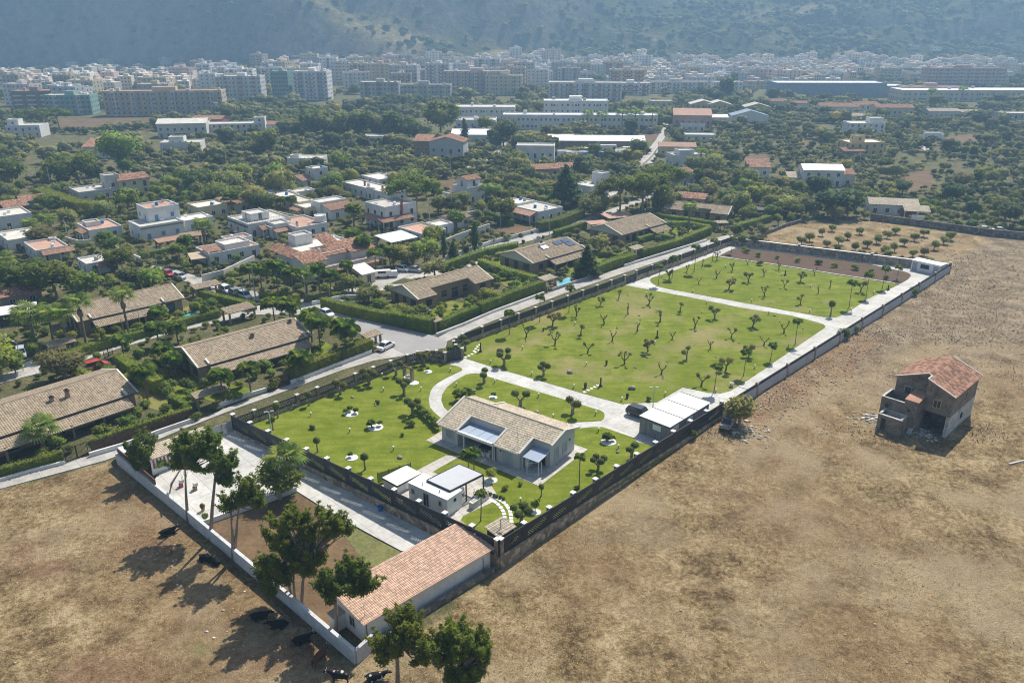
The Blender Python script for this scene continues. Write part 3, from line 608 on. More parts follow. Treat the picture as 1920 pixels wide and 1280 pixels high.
run('dark perforated fence on stone wall facing the dry field', EN, RM, 11, (.45, .5, -1.75), 2.65, 'holes', (.5, 2.68), poff=.34)
run('grey block wall with low slatted railing facing the dry field', RM, ER, 10, (1.7, .35, -.6), 2.3, 'slats', (.5, 2.45), 'block_wall', 'stone_wall', cat='wall', name='boundary_wall', cap=False)
def gate(label, a, b, h, mat='anthracite', z=0, style='board', name='gate'):
    ln = math.hypot(b[0] - a[0], b[1] - a[1]); o = thing(name, label, 'gate', (a[0], a[1], z), math.atan2(b[1] - a[1], b[0] - a[0]))
    f = MB()
    for x in (0, ln / 2 - .05, ln / 2 + .05, ln): f.b2(x - .04, -.04, .05, x + .04, .04, h)
    for zz in (.05, h - .08): f.b2(0, -.03, zz, ln, .03, zz + .08)
    part('gate_frame', f, mat, o, 'stuff')
    for x0, x1 in ((.05, ln / 2 - .1), (ln / 2 + .1, ln - .05)):
        p = MB()
        if style == 'board':
            for r in range(6): p.b2(x0, -.02, .14 + (h - .25) * r / 6, x1, .02, .14 + (h - .25) * (r + 1) / 6 - .02)
        elif style == 'bars':
            m = int((x1 - x0) / .16)
            for r in range(m): p.b2(x0 + (x1 - x0) * r / m, -.015, .1, x0 + (x1 - x0) * r / m + .04, .015, h)
        else:
            m = int(h / .16)
            for r in range(m): p.slab((x0, -.05, .1 + r * .16), (x1, -.05, .1 + r * .16), (x1, .05, .2 + r * .16), (x0, .05, .2 + r * .16), .02)
        part('gate_leaf', p, mat, o, 'stuff')
    return o
gate('dark double gate at the curved main entrance', gL, gR, 2.2); lm(((gL[0] + gR[0]) / 2, (gL[1] + gR[1]) / 2), 'the main gate')
gate('dark gate leading to the upper lawns', gg1, gg2, 2.0); lm(gg1, 'the second gate')
for g in (gL, gR):
    pass
gate('sliding louvred gate closing the yard driveway', P(399, 823), P(436, 808), 1.9, 'metal_grey', float(tz(*P(399, 823)[:2])), 'louvre')

def lowwall(label, pix, h, wd, mat, name='garden_wall', zoff=-.4, hb=None, cat='wall', world=None):
    pts = [P(u, v) for u, v in pix] if world is None else world; o0 = pts[0]; o = thing(name, label, cat, o0)
    for a, b in zip(pts, pts[1:]):
        mb = MB(); mb.bar((a[0] - o0[0], a[1] - o0[1]), (b[0] - o0[0], b[1] - o0[1]), wd, h - zoff, a[2] - o0[2] + zoff, 0, b[2] - o0[2] + zoff); part('wall_section', mb, mat, o)
    return o
lowwall('white weathered block wall round the pine yard facing the bare field', [(222, 868), (345, 968), (420, 1031), (540, 1132), (668, 1242)], 1.7, .4, 'white_wall_old')
lowwall('short grey block wall at the near corner of the pine yard', [(668, 1242), (690, 1222), (700, 1212)], 1.7, .4, 'block_wall')
lowwall('low stone wall beneath the orange tiled shed', [(700, 1214), (800, 1148), (925, 1070)], .7, .4, 'rubble_wall')
lowwall('low white wall between pavement and brown yard', [(365, 990), (470, 952), (556, 920)], .7, .3, 'white_plaster')
lowwall('brown boarded screen on the yard wall', [(226, 868), (270, 905), (296, 928)], 2.5, .12, 'wood_brown', 'wood_screen', 1.7, cat='fence')
lowwall('dark dry stone wall behind the olive orchard', [(1632, 412), (1740, 426), (1850, 441), (1960, 452)], 2.0, .6, 'rubble_wall', 'field_wall')
lowwall('grey field wall left of the olive orchard', [(1400, 452), (1440, 438), (1475, 424), (1545, 405)], 1.0, .4, 'rubble_wall', 'field_wall')
for lab, pix, h, mat in (
    ('low white pavement wall before the lowest brown tiled villa', [(-10, 905), (60, 884), (122, 869)], .5, 'white_plaster'),
    ('low white pavement wall below the reed fence', [(168, 856), (230, 838), (300, 812), (364, 790)], .7, 'white_plaster'),
    ('low white wall under the palm lawn', [(404, 766), (460, 745), (500, 733)], .7, 'white_plaster'),
    ('low white wall under the long dark hedge by the street corner', [(545, 720), (620, 691), (697, 662)], .7, 'white_plaster'),
    ('low white kerb wall under the hedge along the upper lane', [(818, 630), (870, 610), (925, 586), (1020, 551)], .6, 'white_plaster'),
    ('low wall beside the blue swimming pool', [(1035, 545), (1075, 532), (1120, 517)], .7, 'plain_concrete'),
    ('low white wall along the lane near the lane end', [(1170, 500), (1240, 478), (1325, 452)], .6, 'white_plaster'),
    ('white garden wall beside the street with cypresses', [(690, 560), (640, 560), (585, 572)], .9, 'white_plaster'),
    ('long white wall along the back street', [(835, 487), (920, 458), (1000, 437), (1075, 414)], 1.1, 'pale_plaster'),
    ('stone garden wall behind the two tall cypresses', [(800, 478), (860, 452), (918, 432)], 2.2, 'pale_plaster'),
    ('white wall right of the big umbrella pine', [(820, 425), (880, 408), (925, 396)], 2.0, 'white_plaster'),
    ('curved beige wall round the courtyard house', [(486, 410), (500, 402), (540, 412), (590, 420)], 2.0, 'cream_plaster'),
    ('white yard wall near the street of parked cars', [(380, 530), (420, 520), (478, 492)], 2.0, 'pale_plaster'),
    ('white wall beside the narrow street at left', [(125, 455), (150, 462), (190, 458)], 1.8, 'pale_plaster'),
    ('white wall behind the round green tree at left', [(215, 472), (240, 484), (266, 496)], 2.0, 'white_plaster'),
    ('long grey field wall among the far greenery at right', [(1440, 345), (1500, 358), (1560, 366)], 1.6, 'rubble_wall'),
    ('pale wall along the lane behind the caravan depot', [(1195, 322), (1222, 296), (1246, 262)], 1.6, 'pale_plaster'),
    ('pale wall in front of the school', [(925, 240), (1040, 246), (1150, 248), (1240, 250)], 1.2, 'pale_plaster')):
    lowwall(lab, pix, h, .3, mat)
# ------------------------------------------------------------------ building pieces
WC = {}
def window(parent, x, y, z, wd, h, ang=0, kind='glass', frame='dark_frame'):
    """window in a wall whose outside is local -y (ang turns it); z is the sill height"""
    k = (round(wd, 2), round(h, 2), kind, frame)
    if k not in WC:
        f = MB()
        for a, b, c, d in ((-wd / 2 - .07, 0, -wd / 2, h), (wd / 2, 0, wd / 2 + .07, h), (-wd / 2 - .07, h, wd / 2 + .07, h + .07), (-wd / 2 - .12, -.08, wd / 2 + .12, 0)): f.b2(a, -.09, b, c, .0, d)
        p = MB()
        if kind == 'glass':
            p.b2(-wd / 2, -.03, 0, wd / 2, .0, h)
            f.b2(-.03, -.05, 0, .03, -.03, h)
            pm = p.mesh('pane', ['glass'])
        else:
            for s in (-1, 1):
                xa, xb = (-wd / 2, -.015) if s < 0 else (.015, wd / 2); nsl = max(4, int(h / .2))
                for i in range(nsl): p.slab((xa, -.07, h * i / nsl), (xb, -.07, h * i / nsl), (xb, -.02, h * (i + 1) / nsl - .02), (xa, -.02, h * (i + 1) / nsl - .02), .02)
                p.b2(xa, -.02, 0, xb, 0, h)
            pm = p.mesh('shutter', [kind])
        WC[k] = (f.mesh('window', [frame]), pm)
    f = link('window', WC[k][0], parent, (x, y, z), ang); link('pane' if kind == 'glass' else 'shutter', WC[k][1], f, kind=None if kind == 'glass' else 'stuff')
    return f
def door(parent, x, y, z, wd, h, ang=0, mat='wood_brown'):
    k = ('door', round(wd, 2), round(h, 2), mat)
    if k not in WC:
        d = MB(); d.b2(-wd / 2, -.05, 0, wd / 2, 0, h)
        for sx in (-1, 1): d.b2(sx * wd / 2 - .05, -.1, 0, sx * wd / 2 + .05, 0, h + .05)
        hd = MB(); hd.b2(wd * .32, -.11, 1, wd * .42, -.05, 1.06); WC[k] = (d.mesh('door', [mat]), hd.mesh('handle', ['metal_grey']))
    d = link('door', WC[k][0], parent, (x, y, z), ang); link('handle', WC[k][1], d); return d
def shell(mb, x0, y0, x1, y1, z0, z1, par=.4, th=.22, mi=0):
    """flat-roofed walls with a parapet round an open top"""
    mb.add([(x0, y0, z0), (x1, y0, z0), (x1, y1, z0), (x0, y1, z0), (x0, y0, z1), (x1, y0, z1), (x1, y1, z1), (x0, y1, z1),
            (x0 + th, y0 + th, z1), (x1 - th, y0 + th, z1), (x1 - th, y1 - th, z1), (x0 + th, y1 - th, z1), (x0 + th, y0 + th, z1 - par - .1), (x1 - th, y0 + th, z1 - par - .1), (x1 - th, y1 - th, z1 - par - .1), (x0 + th, y1 - th, z1 - par - .1)],
           [(0, 1, 5, 4), (1, 2, 6, 5), (2, 3, 7, 6), (3, 0, 4, 7), (4, 5, 9, 8), (5, 6, 10, 9), (6, 7, 11, 10), (7, 4, 8, 11), (8, 9, 13, 12), (9, 10, 14, 13), (10, 11, 15, 14), (11, 8, 12, 15)], mi)
def verge(o, a, b, mat='stone_cap', wd=.32, h=.22, name='verge'):
    mb = MB(); a, b = Vector(a), Vector(b); d = (b - a); s = Vector((-d.y, d.x, 0)).normalized() * wd / 2
    mb.slab(a - s + Vector((0, 0, h)), b - s + Vector((0, 0, h)), b + s + Vector((0, 0, h)), a + s + Vector((0, 0, h)), h); part(name, mb, mat, o)
def chimney(o, x, y, z, h, mat='beige_brick', wd=.55, parent=None):
    c = part('chimney', MB().box(x, y, z, wd, wd, h), mat, o); k = MB(); k.box(x, y, z + h, wd + .2, wd + .2, .1); k.box(x, y, z + h + .1, wd * .5, wd * .5, .2); part('chimney_cap', k, 'dark_frame', c)
def antenna(o, x, y, z, h=1.6):
    a = MB(); a.tube([(x, y, z), (x, y, z + h)], .03, 4)
    for i in range(3): a.tube([(x - .45, y, z + h - .1 - i * .18), (x + .45, y, z + h - .1 - i * .18)], .02, 3)
    part('antenna', a, 'pole_grey', o, 'stuff')
EST = .06
# ------------------------------------------------------------------ the grey villa
vo = P(829, 825, 0); va = R(-36.6)
vil = thing('villa', 'long grey single-storey villa with tan tiled gable roof on the lower lawn', 'villa', (vo.x, vo.y, EST), va)
lm((vo.x + 7, vo.y - 2), 'the grey villa')
rz = lambda y: 3.0 + .29 * y if y <= 6.2 else 4.8 - .29 * (y - 6.2)
fp = [(0, 0), (3.2, 0), (3.2, 3), (10.6, 3), (10.6, 0), (14.8, 0), (14.8, 3.1), (18, 3.1), (18, 6.2), (18, 9.6), (4.7, 9.6), (4.7, 8), (0, 8), (0, 6.2)]
mb = MB()
for i in range(len(fp)):
    (xa, ya), (xb, yb) = fp[i], fp[(i + 1) % len(fp)]
    mb.quad((xa, ya, 0), (xb, yb, 0), (xb, yb, rz(yb) - .1), (xa, ya, rz(ya) - .1))
part('wall', mb, 'villa_plaster', vil)
mb = MB()
T = lambda x, y, dz=0: (x, y, rz(y) + dz)
for x0, x1, y0, y1 in ((-.4, 18.4, 3, 6.2), (-.4, 3.4, -.5, 3), (10.4, 15.0, -.5, 3)): mb.slab(T(x0, y0), T(x1, y0), T(x1, y1), T(x0, y1), .14)
for x0, x1, y0, y1 in ((4.5, 18.4, 6.2, 10.1), (-.4, 4.5, 6.2, 8.4)): mb.slab(T(x0, y0), T(x1, y0), T(x1, y1), T(x0, y1), .14)
rf = part('roof', mb, 'tile_pale', vil)
tm = MB()
for x0, x1, y0, y1 in ((-.4, 18.4, 3, 6.2), (-.4, 3.4, -.5, 3), (10.4, 15.0, -.5, 3)): tm.tiles(T(x0, y0), T(x1, y0), T(x1, y1), T(x0, y1), .30, .40, .08)
for x0, x1, y0, y1 in ((4.5, 18.4, 10.1, 6.2), (-.4, 4.5, 8.4, 6.2)): tm.tiles(T(x1, y0), T(x0, y0), T(x0, y1), T(x1, y1), .30, .40, .08)
part('roof_tiles', tm, 'tile_pale', rf, 'stuff')
rd = MB(); rd.tube([(-.4, 6.2, 4.84), (18.4, 6.2, 4.84)], .14, 6); part('ridge', rd, 'tile_pale', rf)
for a, b in (((-.45, -.55), (-.45, 6.2)), ((3.45, -.55), (3.45, 3)), ((10.35, -.55), (10.35, 3.05)), ((15.05, -.55), (15.05, 3.05)), ((18.45, 2.7), (18.45, 6.2)), ((18.45, 6.2), (18.45, 10.15)), ((4.5, 6.3), (4.5, 10.15))): verge(vil, T(*a), T(*b))
gt = MB(); gt.b2(-.3, -.62, 2.72, 3.3, -.5, 2.86); gt.b2(10.45, -.62, 2.72, 14.95, -.5, 2.86); part('gutter', gt, 'stone_cap', vil, 'stuff')
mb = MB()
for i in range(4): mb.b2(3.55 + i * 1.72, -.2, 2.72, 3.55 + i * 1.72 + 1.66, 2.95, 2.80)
part('canopy_roof', mb, 'shaded_panel', vil, 'stuff'); part('canopy_beam', MB().b2(3.42, -.55, 2.52, 10.38, -.2, 2.95), 'cap_white', vil)
for x in (4.7, 10.2): part('post', MB().b2(x - .1, -.45, 0, x + .1, -.25, 2.52), 'villa_plaster', vil)
part('post', MB().tube([(10.5, -.4, 0), (10.5, -.4, 2.6)], .06, 6), 'metal_white', vil)
for x, wd in ((4.0, 1.2), (6.2, 2.2), (8.9, 2.0)): window(vil, x, 3.0, .05, wd, 2.2)
door(vil, 9.95, 3.0, .02, .9, 2.1, 0, 'dark_frame')
window(vil, 1.6, 0, .95, 1.3, 1.4, 0, 'shutter_grey', 'stone_cap'); window(vil, 12.6, 0, .05, 1.6, 2.3, 0, 'shutter_grey', 'stone_cap')
window(vil, 18, 4.7, .6, 1.0, 1.9, R(90), 'shutter_grey', 'stone_cap'); window(vil, 18, 6.9, .9, 1.0, 1.5, R(90), 'shutter_grey', 'stone_cap')
part('wall_lamp', MB().b2(18, 8.05, 2.3, 18.12, 8.25, 2.5), 'dark_frame', vil); part('wall_lamp', MB().b2(11.3, -.1, 1.9, 11.5, 0, 2.1), 'dark_frame', vil)
mb = MB(); mb.slab((15.1, .0, 2.35), (18.1, .0, 2.35), (18.1, 3.0, 2.75), (15.1, 3.0, 2.75), .06); part('awning', mb, 'shaded_panel', vil)
mb = MB()
for a, b in (((15.2, .1, 0), (15.2, .1, 2.35)), ((18.0, .1, 0), (18.0, .1, 2.35)), ((18.0, .1, 2.4), (18.0, 3.1, 2.8)), ((16.4, -.4, .06), (18.0, .9, .06)), ((16.4, -.4, 0), (16.4, -.4, 1.9)), ((18.0, .9, 0), (18.0, .9, 1.9)), ((16.4, -.4, 1.9), (18, .9, 1.9))): mb.tube([a, b], .045, 5)
part('awning_frame', mb, 'metal_white', vil, 'stuff')
fan = part('air_conditioner', MB().b2(15.0, 1.0, .1, 15.5, 2.2, 1.5), 'metal_white', vil); g = MB(); g.lathe(0, 0, [(.38, -.01), (.38, .03)], 12); fo = part('fan_grille', g, 'metal_grey', fan); fo.location = (15.5, 1.6, .8); fo.rotation_euler = (0, R(90), 0)
window(vil, 16.5, 3.1, .02, 1.2, 2.1)
antenna(vil, 13.6, 1.2, 3.3, 1.9)
vl = lambda x, y, z=0: vil.matrix_basis @ Vector((x, y, z))
bpy.context.view_layer.update()
def vloc(x, y, z=0): c, s = math.cos(va), math.sin(va); return Vector((vo.x + x * c - y * s, vo.y + x * s + y * c, EST + z))
mb = MB(); mb.poly([vloc(*p)[:2] for p in ((-1.9, -1.6), (19.6, -1.9), (19.6, 10.9), (3, 10.9), (-.6, 9), (-1.9, 3))], .10, 0, .1); struct('terrace', mb, 'paving')
def chair(label, p, ang, mat='fabric_white'):
    o = thing('armchair', label, 'armchair', p, ang, 'chairs of the grey villa')
    part('seat', MB().b2(-.3, -.3, .3, .3, .3, .45), mat, o); part('backrest', MB().b2(-.3, .25, .45, .3, .36, .95), mat, o)
    for s in (-1, 1): part('armrest', MB().b2(s * .36 - .06, -.3, .0, s * .36 + .06, .3, .65), mat, o)
chair('white high-backed armchair at the left of the villa porch', vloc(6.4, .6, .04), va + 2.2); chair('white armchair right of the porch table', vloc(8.9, .4, .04), va - 1.4); chair('low white chair in front of the porch table', vloc(8.1, -.3, .04), va + 3.3)
t_ = thing('table', 'dark dining table under the villa porch canopy', 'table', vloc(7.6, 1.2, .04), va); part('table_top', MB().b2(-.9, -.5, .7, .9, .5, .76), 'dark_frame', t_)
for sx in (-1, 1):
    for sy in (-1, 1): part('leg', MB().b2(sx * .8 - .04, sy * .42 - .04, 0, sx * .8 + .04, sy * .42 + .04, .7), 'dark_frame', t_)
# ------------------------------------------------------------------ patio: pool house, pergola, barbecue, shed, screen
mb = MB(); mb.poly(PP([(836, 854), (864, 855), (811, 885), (822, 890), (862, 878), (912, 895), (936, 935), (915, 946), (868, 968), (858, 985), (838, 985), (750, 938), (712, 912), (775, 886)], 0), .085, 0, .06); struct('patio', mb, 'paving')
pa = math.atan2(*(lambda q: (q.y, q.x))(P(838, 968.7, 0) - P(767.5, 936, 0))); po = P(767.5, 936, 0)
ph = thing('pool_house', 'small white flat-roofed annex behind the dark driveway fence', 'annex', (po.x, po.y, .08), pa); lm((po.x + 3, po.y), 'the small white annex')
W_, D_, H_ = 6.9, 2.9, 2.5
mb = MB(); shell(mb, 0, 0, W_, D_, 0, H_, .1); part('wall', mb, 'white_paint', ph); part('roof', MB().b2(-.08, -.08, H_ + .005, W_ + .08, D_ + .08, H_ + .12), 'cap_white', ph)
for x, z, wd, h in ((.8, 1.2, .45, .7), (3.2, .1, .9, 2.0), (5.7, 1.2, .45, .7)): window(ph, x, 0, z, wd, h, 0, 'glass', 'stone_cap')
window(ph, W_, 1.5, 1.7, .25, .25, R(90)); part('vent', MB().tube([(2, .7, H_ + .1), (2, .7, H_ + .5)], .08, 6), 'metal_grey', ph); part('vent', MB().tube([(5, .7, H_ + .1), (5, .7, H_ + .5)], .08, 6), 'metal_grey', ph)
A_, B_, C_, D2 = P(800, 900, 2.9), P(844, 920, 2.9), P(906, 889, 2.9), P(860.6, 870, 2.9)
pg = thing('pergola', 'dark pergola with grey louvred roof beside the white annex', 'pergola', (A_.x, A_.y, .08)); rel = lambda p, z: (p.x - A_.x, p.y - A_.y, z)
lp = (lambda a, b, t: a + (b - a) * t)
n = 22; mb = MB()
for i in range(n):
    a, b = lp(A_, D2, i / n), lp(A_, D2, (i + .74) / n); c, d = lp(B_, C_, (i + .74) / n), lp(B_, C_, i / n)
    mb.slab(rel(a, 2.80), rel(d, 2.80), rel(c, 2.87), rel(b, 2.87), .05)
part('louvre_roof', mb, 'metal_roof', pg, 'stuff')
for a, b in ((A_, B_), (B_, C_), (C_, D2), (D2, A_)): mb = MB(); mb.bar(rel(a, 0)[:2], rel(b, 0)[:2], .12, .28, 2.62); part('beam', mb, 'anthracite', pg)
for p in (lp(B_, C_, .47), C_, D2, lp(A_, D2, .05)): part('post', MB().box(p.x - A_.x, p.y - A_.y, 0, .2, .2, 2.62), 'anthracite', pg)
bb = thing('barbecue', 'pale stone barbecue block under the pergola edge', 'barbecue', P(879, 952, .08), pa + math.pi / 2)
part('counter', MB().b2(0, -.7, 0, 3.4, 0, .95), 'pale_plaster', bb); part('hearth', MB().b2(1.5, -.6, .95, 2.5, 0.02, 1.45), 'cap_white', bb); part('sink', MB().b2(.3, -.55, .951, 1.1, -.1, .97), 'metal_grey', bb)
for lab, u, v, an in (('round-backed white egg chair under the pergola', 866, 926, 0), ('white wicker chair by the pergola corner post', 893, 930, 1.5)): chair(lab, P(u, v, .08), an)
so = P(746, 927, 0); sa = R(48)
sh = thing('shed', 'low white tool shed with flat pale roof beside the green screen', 'shed', (so.x, so.y, .08), sa)
mb = MB(); shell(mb, 0, 0, 4.2, 3.0, 0, 1.3, .05); part('wall', mb, 'white_paint', sh); part('roof', MB().b2(-.1, -.1, 1.3, 4.3, 3.1, 1.42), 'panel_roof', sh); rm = MB(); rm.b2(-.14, -.16, 1.2, 4.3, -.1, 1.4); rm.b2(-.16, -.1, 1.2, -.1, 3.1, 1.4); part('roof_trim', rm, 'dark_frame', sh, 'stuff'); door(sh, 2, 0, .05, 1.2, 1.1, 0, 'metal_white')
sc_ = thing('garden_screen', 'green mesh screen with thin posts beside the low tool shed', 'fence', P(709, 906, .05)); a, b = P(709, 906, .05), P(771, 886, .05)
for i in range(3):
    p, q = a.lerp(b, i / 3) - a, a.lerp(b, (i + 1) / 3) - a; m2 = MB(); nn = 16
    for j in range(nn): r0, r1 = p.lerp(q, (j + .1) / nn), p.lerp(q, (j + .82) / nn); m2.bar(r0[:2], r1[:2], .03, 1.55, .1)
    part('mesh_panel', m2, 'green_mesh', sc_, 'stuff')
for i in range(4): p = a.lerp(b, i / 3) - a; part('post', MB().box(p.x, p.y, 0, .08, .08, 1.75), 'dark_frame', sc_)
for i, (u, v) in enumerate([(942, 941), (946, 947), (950, 953), (954, 960), (957, 967), (958, 975), (957, 983)]):
    pass
sp_ = thing('stepping_path', 'curved double row of pale stepping stones leading to the tiled kiosk', 'path', P(948, 955, .05)); b0 = P(948, 955, .05)
stm = MB().b2(-.29, -.24, 0, .29, .24, .05).mesh('stone', ['cap_white'])
cur = [(921, 938), (928, 941), (934, 945.5), (939, 951), (942.5, 957), (945, 963), (946.5, 970), (947.5, 977), (947, 983.5)]; cur2 = [(932, 934.5), (938.5, 938), (944.5, 942), (949.5, 947), (953, 952), (956, 958), (957.5, 964.5), (958.5, 971), (959, 977.5), (961, 985)]
for cc in (cur, cur2):
    for i, (u, v) in enumerate(cc):
        p = P(u, v, .05) - b0; q = P(*cc[min(i + 1, len(cc) - 1)], .05) - P(*cc[max(i - 1, 0)], .05); link('stone', stm, sp_, p, math.atan2(q.y, q.x) + rnd.uniform(-.08, .08))
for lab, pix in (('short stepping stone path from drive to dark intercom post', [(1096, 735), (1103, 731.5), (1109, 728.5), (1115, 725.5), (1121, 722.5)]), ('narrow paved path near the main gate pillar', [(873, 670), (879, 667), (885, 664), (891, 660.5), (898, 657)]), ('small paved path by the gate leading to a meter', [(889, 658), (892, 654), (895, 650), (899, 646.5)])):
    b0 = P(*pix[0], .05); o = thing('stepping_path', lab, 'path', b0)
    for u, v in pix: link('stone', stm, o, P(u, v, .05) - b0, R(rnd.uniform(40, 50)), (.8, 1.15, 1))
ko = P(935, 1008, 1.95)   # kiosk in the near corner
kk = thing('kiosk', 'small dark kiosk with tan tiled roof in the near fence corner', 'kiosk', (ko.x, ko.y, .05), R(46.5))
part('wall', MB().b2(.2, .2, 0, 3.0, 2.2, 1.85), 'anthracite', kk); m2 = MB(); m2.slab((0, 0, 1.9), (3.2, 0, 1.9), (3.2, 2.5, 2.25), (0, 2.5, 2.25), .1); r_ = part('roof', m2, 'tile_pale', kk); m2 = MB(); m2.tiles((0, 0, 1.9), (3.2, 0, 1.9), (3.2, 2.5, 2.25), (0, 2.5, 2.25), .32, .42, .1); part('roof_tiles', m2, 'tile_pale', r_, 'stuff'); lm((ko.x, ko.y), 'the tiled kiosk')
# ------------------------------------------------------------------ grey garage
go = P(1254.5, 838, 0); ga = R(47)
c1, c2, c3, c4 = [P(*p, 2.9) for p in [(1254.5, 801), (1332, 753.7), (1274, 739.5), (1194, 782.5)]]
ga = math.atan2(c2.y - c1.y, c2.x - c1.x); GL = (c2 - c1).length; GD = (c4 - c1).length
gar = thing('garage', 'grey slatted garage with three pale roof panels on the drive', 'garage', (c1.x, c1.y, .02), ga); lm((c1.x + 5, c1.y + 5), 'the grey garage')
sd = MB(); nn = 22
for i in range(nn):
    for (xa, ya, xb, yb) in ((.1 + (GL - .2) * i / nn, .1, .1 + (GL - .2) * (i + .9) / nn, .16), (.1 + (GL - .2) * i / nn, GD - .16, .1 + (GL - .2) * (i + .9) / nn, GD - .1)): sd.b2(xa, ya, 0, xb, yb, 2.75)
for i in range(12):
    for x in (.1, GL - .16): sd.b2(x, .16 + (GD - .32) * i / 12, 0, x + .06, .16 + (GD - .32) * (i + .88) / 12, 2.75)
part('siding', sd, 'siding', gar, 'stuff'); part('wall', MB().b2(.17, .17, 0, GL - .17, GD - .17, 2.7), 'metal_grey', gar)
for i in range(3): part('roof_panel', MB().b2(GL * i / 3 + .06, -.1, 2.78, GL * (i + 1) / 3 - .06, GD + .1, 2.88), 'panel_roof', gar)
rt = MB()
for i in range(4): rt.b2(GL * i / 3 - .05, -.12, 2.76, GL * i / 3 + .05, GD + .12, 2.92)
part('roof_seam', rt, 'dark_frame', gar, 'stuff')
for x, y, an in ((0.1, 2.2, -90), (2.2, .1, 0), (6.2, .1, 0)):
    f = part('skylight_panel', MB().b2(-.75, -.04, 1.5, .75, .0, 2.4), 'metal_white', gar); f.location = (x, y, 0); f.rotation_euler = (0, 0, R(an))
# ------------------------------------------------------------------ white service hut in the far corner
ho = P(1707, 505, 0); ho2 = P(1760, 517, 0)
h_ = thing('service_hut', 'white flat-roofed hut with grey doors in the far wall corner', 'hut', (ho.x, ho.y, .02), math.atan2(ho2.y - ho.y, ho2.x - ho.x)); hw = (ho2 - ho).length
mb = MB(); shell(mb, 0, 0, hw, 3, 0, 2.5, .15); part('wall', mb, 'white_paint', h_); part('roof', MB().b2(-.15, -.2, 2.5, hw + .15, 3.1, 2.65), 'cap_white', h_)
door(h_, .9, 0, 0, 1.1, 2.1, 0, 'metal_grey'); door(h_, hw - 1, 0, 0, 1.1, 2.1, 0, 'metal_grey'); window(h_, hw * .48, 0, 1.0, 2.0, .9); lm((ho.x, ho.y), 'the white hut')
# ------------------------------------------------------------------ ruined stone house in the field
b1, b2 = P(1647, 790), P(1767, 805); ra = math.atan2(b2.y - b1.y, b2.x - b1.x)
ru = thing('ruined_house', 'derelict two-storey stone house with red tiled roof in the dry field', 'ruin', b1, R(-46)); lm((b1.x + 6, b1.y + 3), 'the ruined house')
# local frame: x along the gable front (towards the lower right), y back along the ridge; origin at the terrace corner
RW, EH, RH = 9.2, 6.9, 8.8
ox, FL, FR_, BK = .2, 4.0, 2.4, 13.8
xr = ox + RW; xm = ox + RW / 2; mid = ox + RW * .56
zt = lambda x: RH - abs(x - xm) / (RW / 2) * (RH - EH)
mb = MB()
mb.quad((ox, BK, -.4), (ox, FL, -.4), (ox, FL, EH), (ox, BK, EH)); mb.add([(xr, BK, -.4), (ox, BK, -.4), (ox, BK, EH), (xm, BK, RH), (xr, BK, EH)], [(0, 1, 2, 3, 4)])
mb.quad((xr, FR_, 3.3), (xr, BK, 3.3), (xr, BK, EH), (xr, FR_, EH))
mb.add([(ox, FL, -.4), (mid, FL, -.4), (mid, FL, zt(mid)), (xm, FL, RH), (ox, FL, EH)], [(0, 1, 2, 3, 4)])
mb.quad((mid, FL, 3.3), (mid, FR_, 3.3), (mid, FR_, zt(mid)), (mid, FL, zt(mid))); mb.quad((mid, FR_, 3.3), (xr, FR_, 3.3), (xr, FR_, EH), (mid, FR_, zt(mid))); mb.quad((mid, FR_, 3.3), (mid, BK, 3.3), (xr, BK, 3.3), (xr, FR_, 3.3))
mb.b2(mid + .1, 7, -.4, xr - .1, 7.3, 3.3)
part('wall', mb, 'ruin_stone', ru)
mb = MB(); mb.quad((xr + .004, FR_, -.6), (xr + .004, BK, -.6), (xr + .004, BK, 3.3), (xr + .004, FR_, 3.3)); mb.b2(xr - .5, FR_, -.6, xr, FR_ + .4, 3.25); part('wall', mb, 'ruin_white', ru, label='peeling white lower side wall')
mb = MB(); y0, y1 = FL - .2, BK + .3
mb.slab((ox - .3, y0, EH - .1), (xm, y0, RH), (xm, y1, RH), (ox - .3, y1, EH - .1), .14); mb.slab((xm, y0, RH), (mid, y0, zt(mid)), (mid, y1, zt(mid)), (xm, y1, RH), .14); mb.slab((mid, FR_ - .2, zt(mid)), (xr + .3, FR_ - .2, EH - .12), (xr + .3, y1, EH - .12), (mid, y1, zt(mid)), .14)
rr = part('roof', mb, 'tile_red', ru); mb = MB()
mb.tiles((ox - .3, y1, EH - .1), (ox - .3, y0, EH - .1), (xm, y0, RH), (xm, y1, RH), .4, .55, .09); mb.tiles((xr + .3, FR_ - .2, EH - .12), (xr + .3, y1, EH - .12), (mid, y1, zt(mid)), (mid, FR_ - .2, zt(mid)), .4, .55, .09); mb.tiles((mid, y0, zt(mid)), (mid, y1, zt(mid)), (xm, y1, RH), (xm, y0, RH), .4, .55, .09)
part('roof_tiles', mb, 'tile_red', rr, 'stuff')
for a, b in (((ox - .3, y0, EH - .05), (xm, y0, RH + .05)), ((xm, y0, RH + .05), (mid, y0, zt(mid) + .05)), ((mid, FR_ - .2, zt(mid) + .05), (xr + .3, FR_ - .2, EH - .07)), ((xm, y1, RH + .05), (xr + .3, y1, EH - .07)), ((mid, FR_ - .2, zt(mid) + .05), (mid, y0, zt(mid) + .05))): verge(ru, a, b, 'pale_plaster', .2, .1)
mb = MB(); shell(mb, -.2, 0, 3.6, FL, -.4, 4.5, 1.0, .24); mb.quad((0, .1, 3.4), (3.4, .1, 3.4), (3.4, FL, 3.4), (0, FL, 3.4)); part('terrace_block', mb, 'ruin_stone', ru)
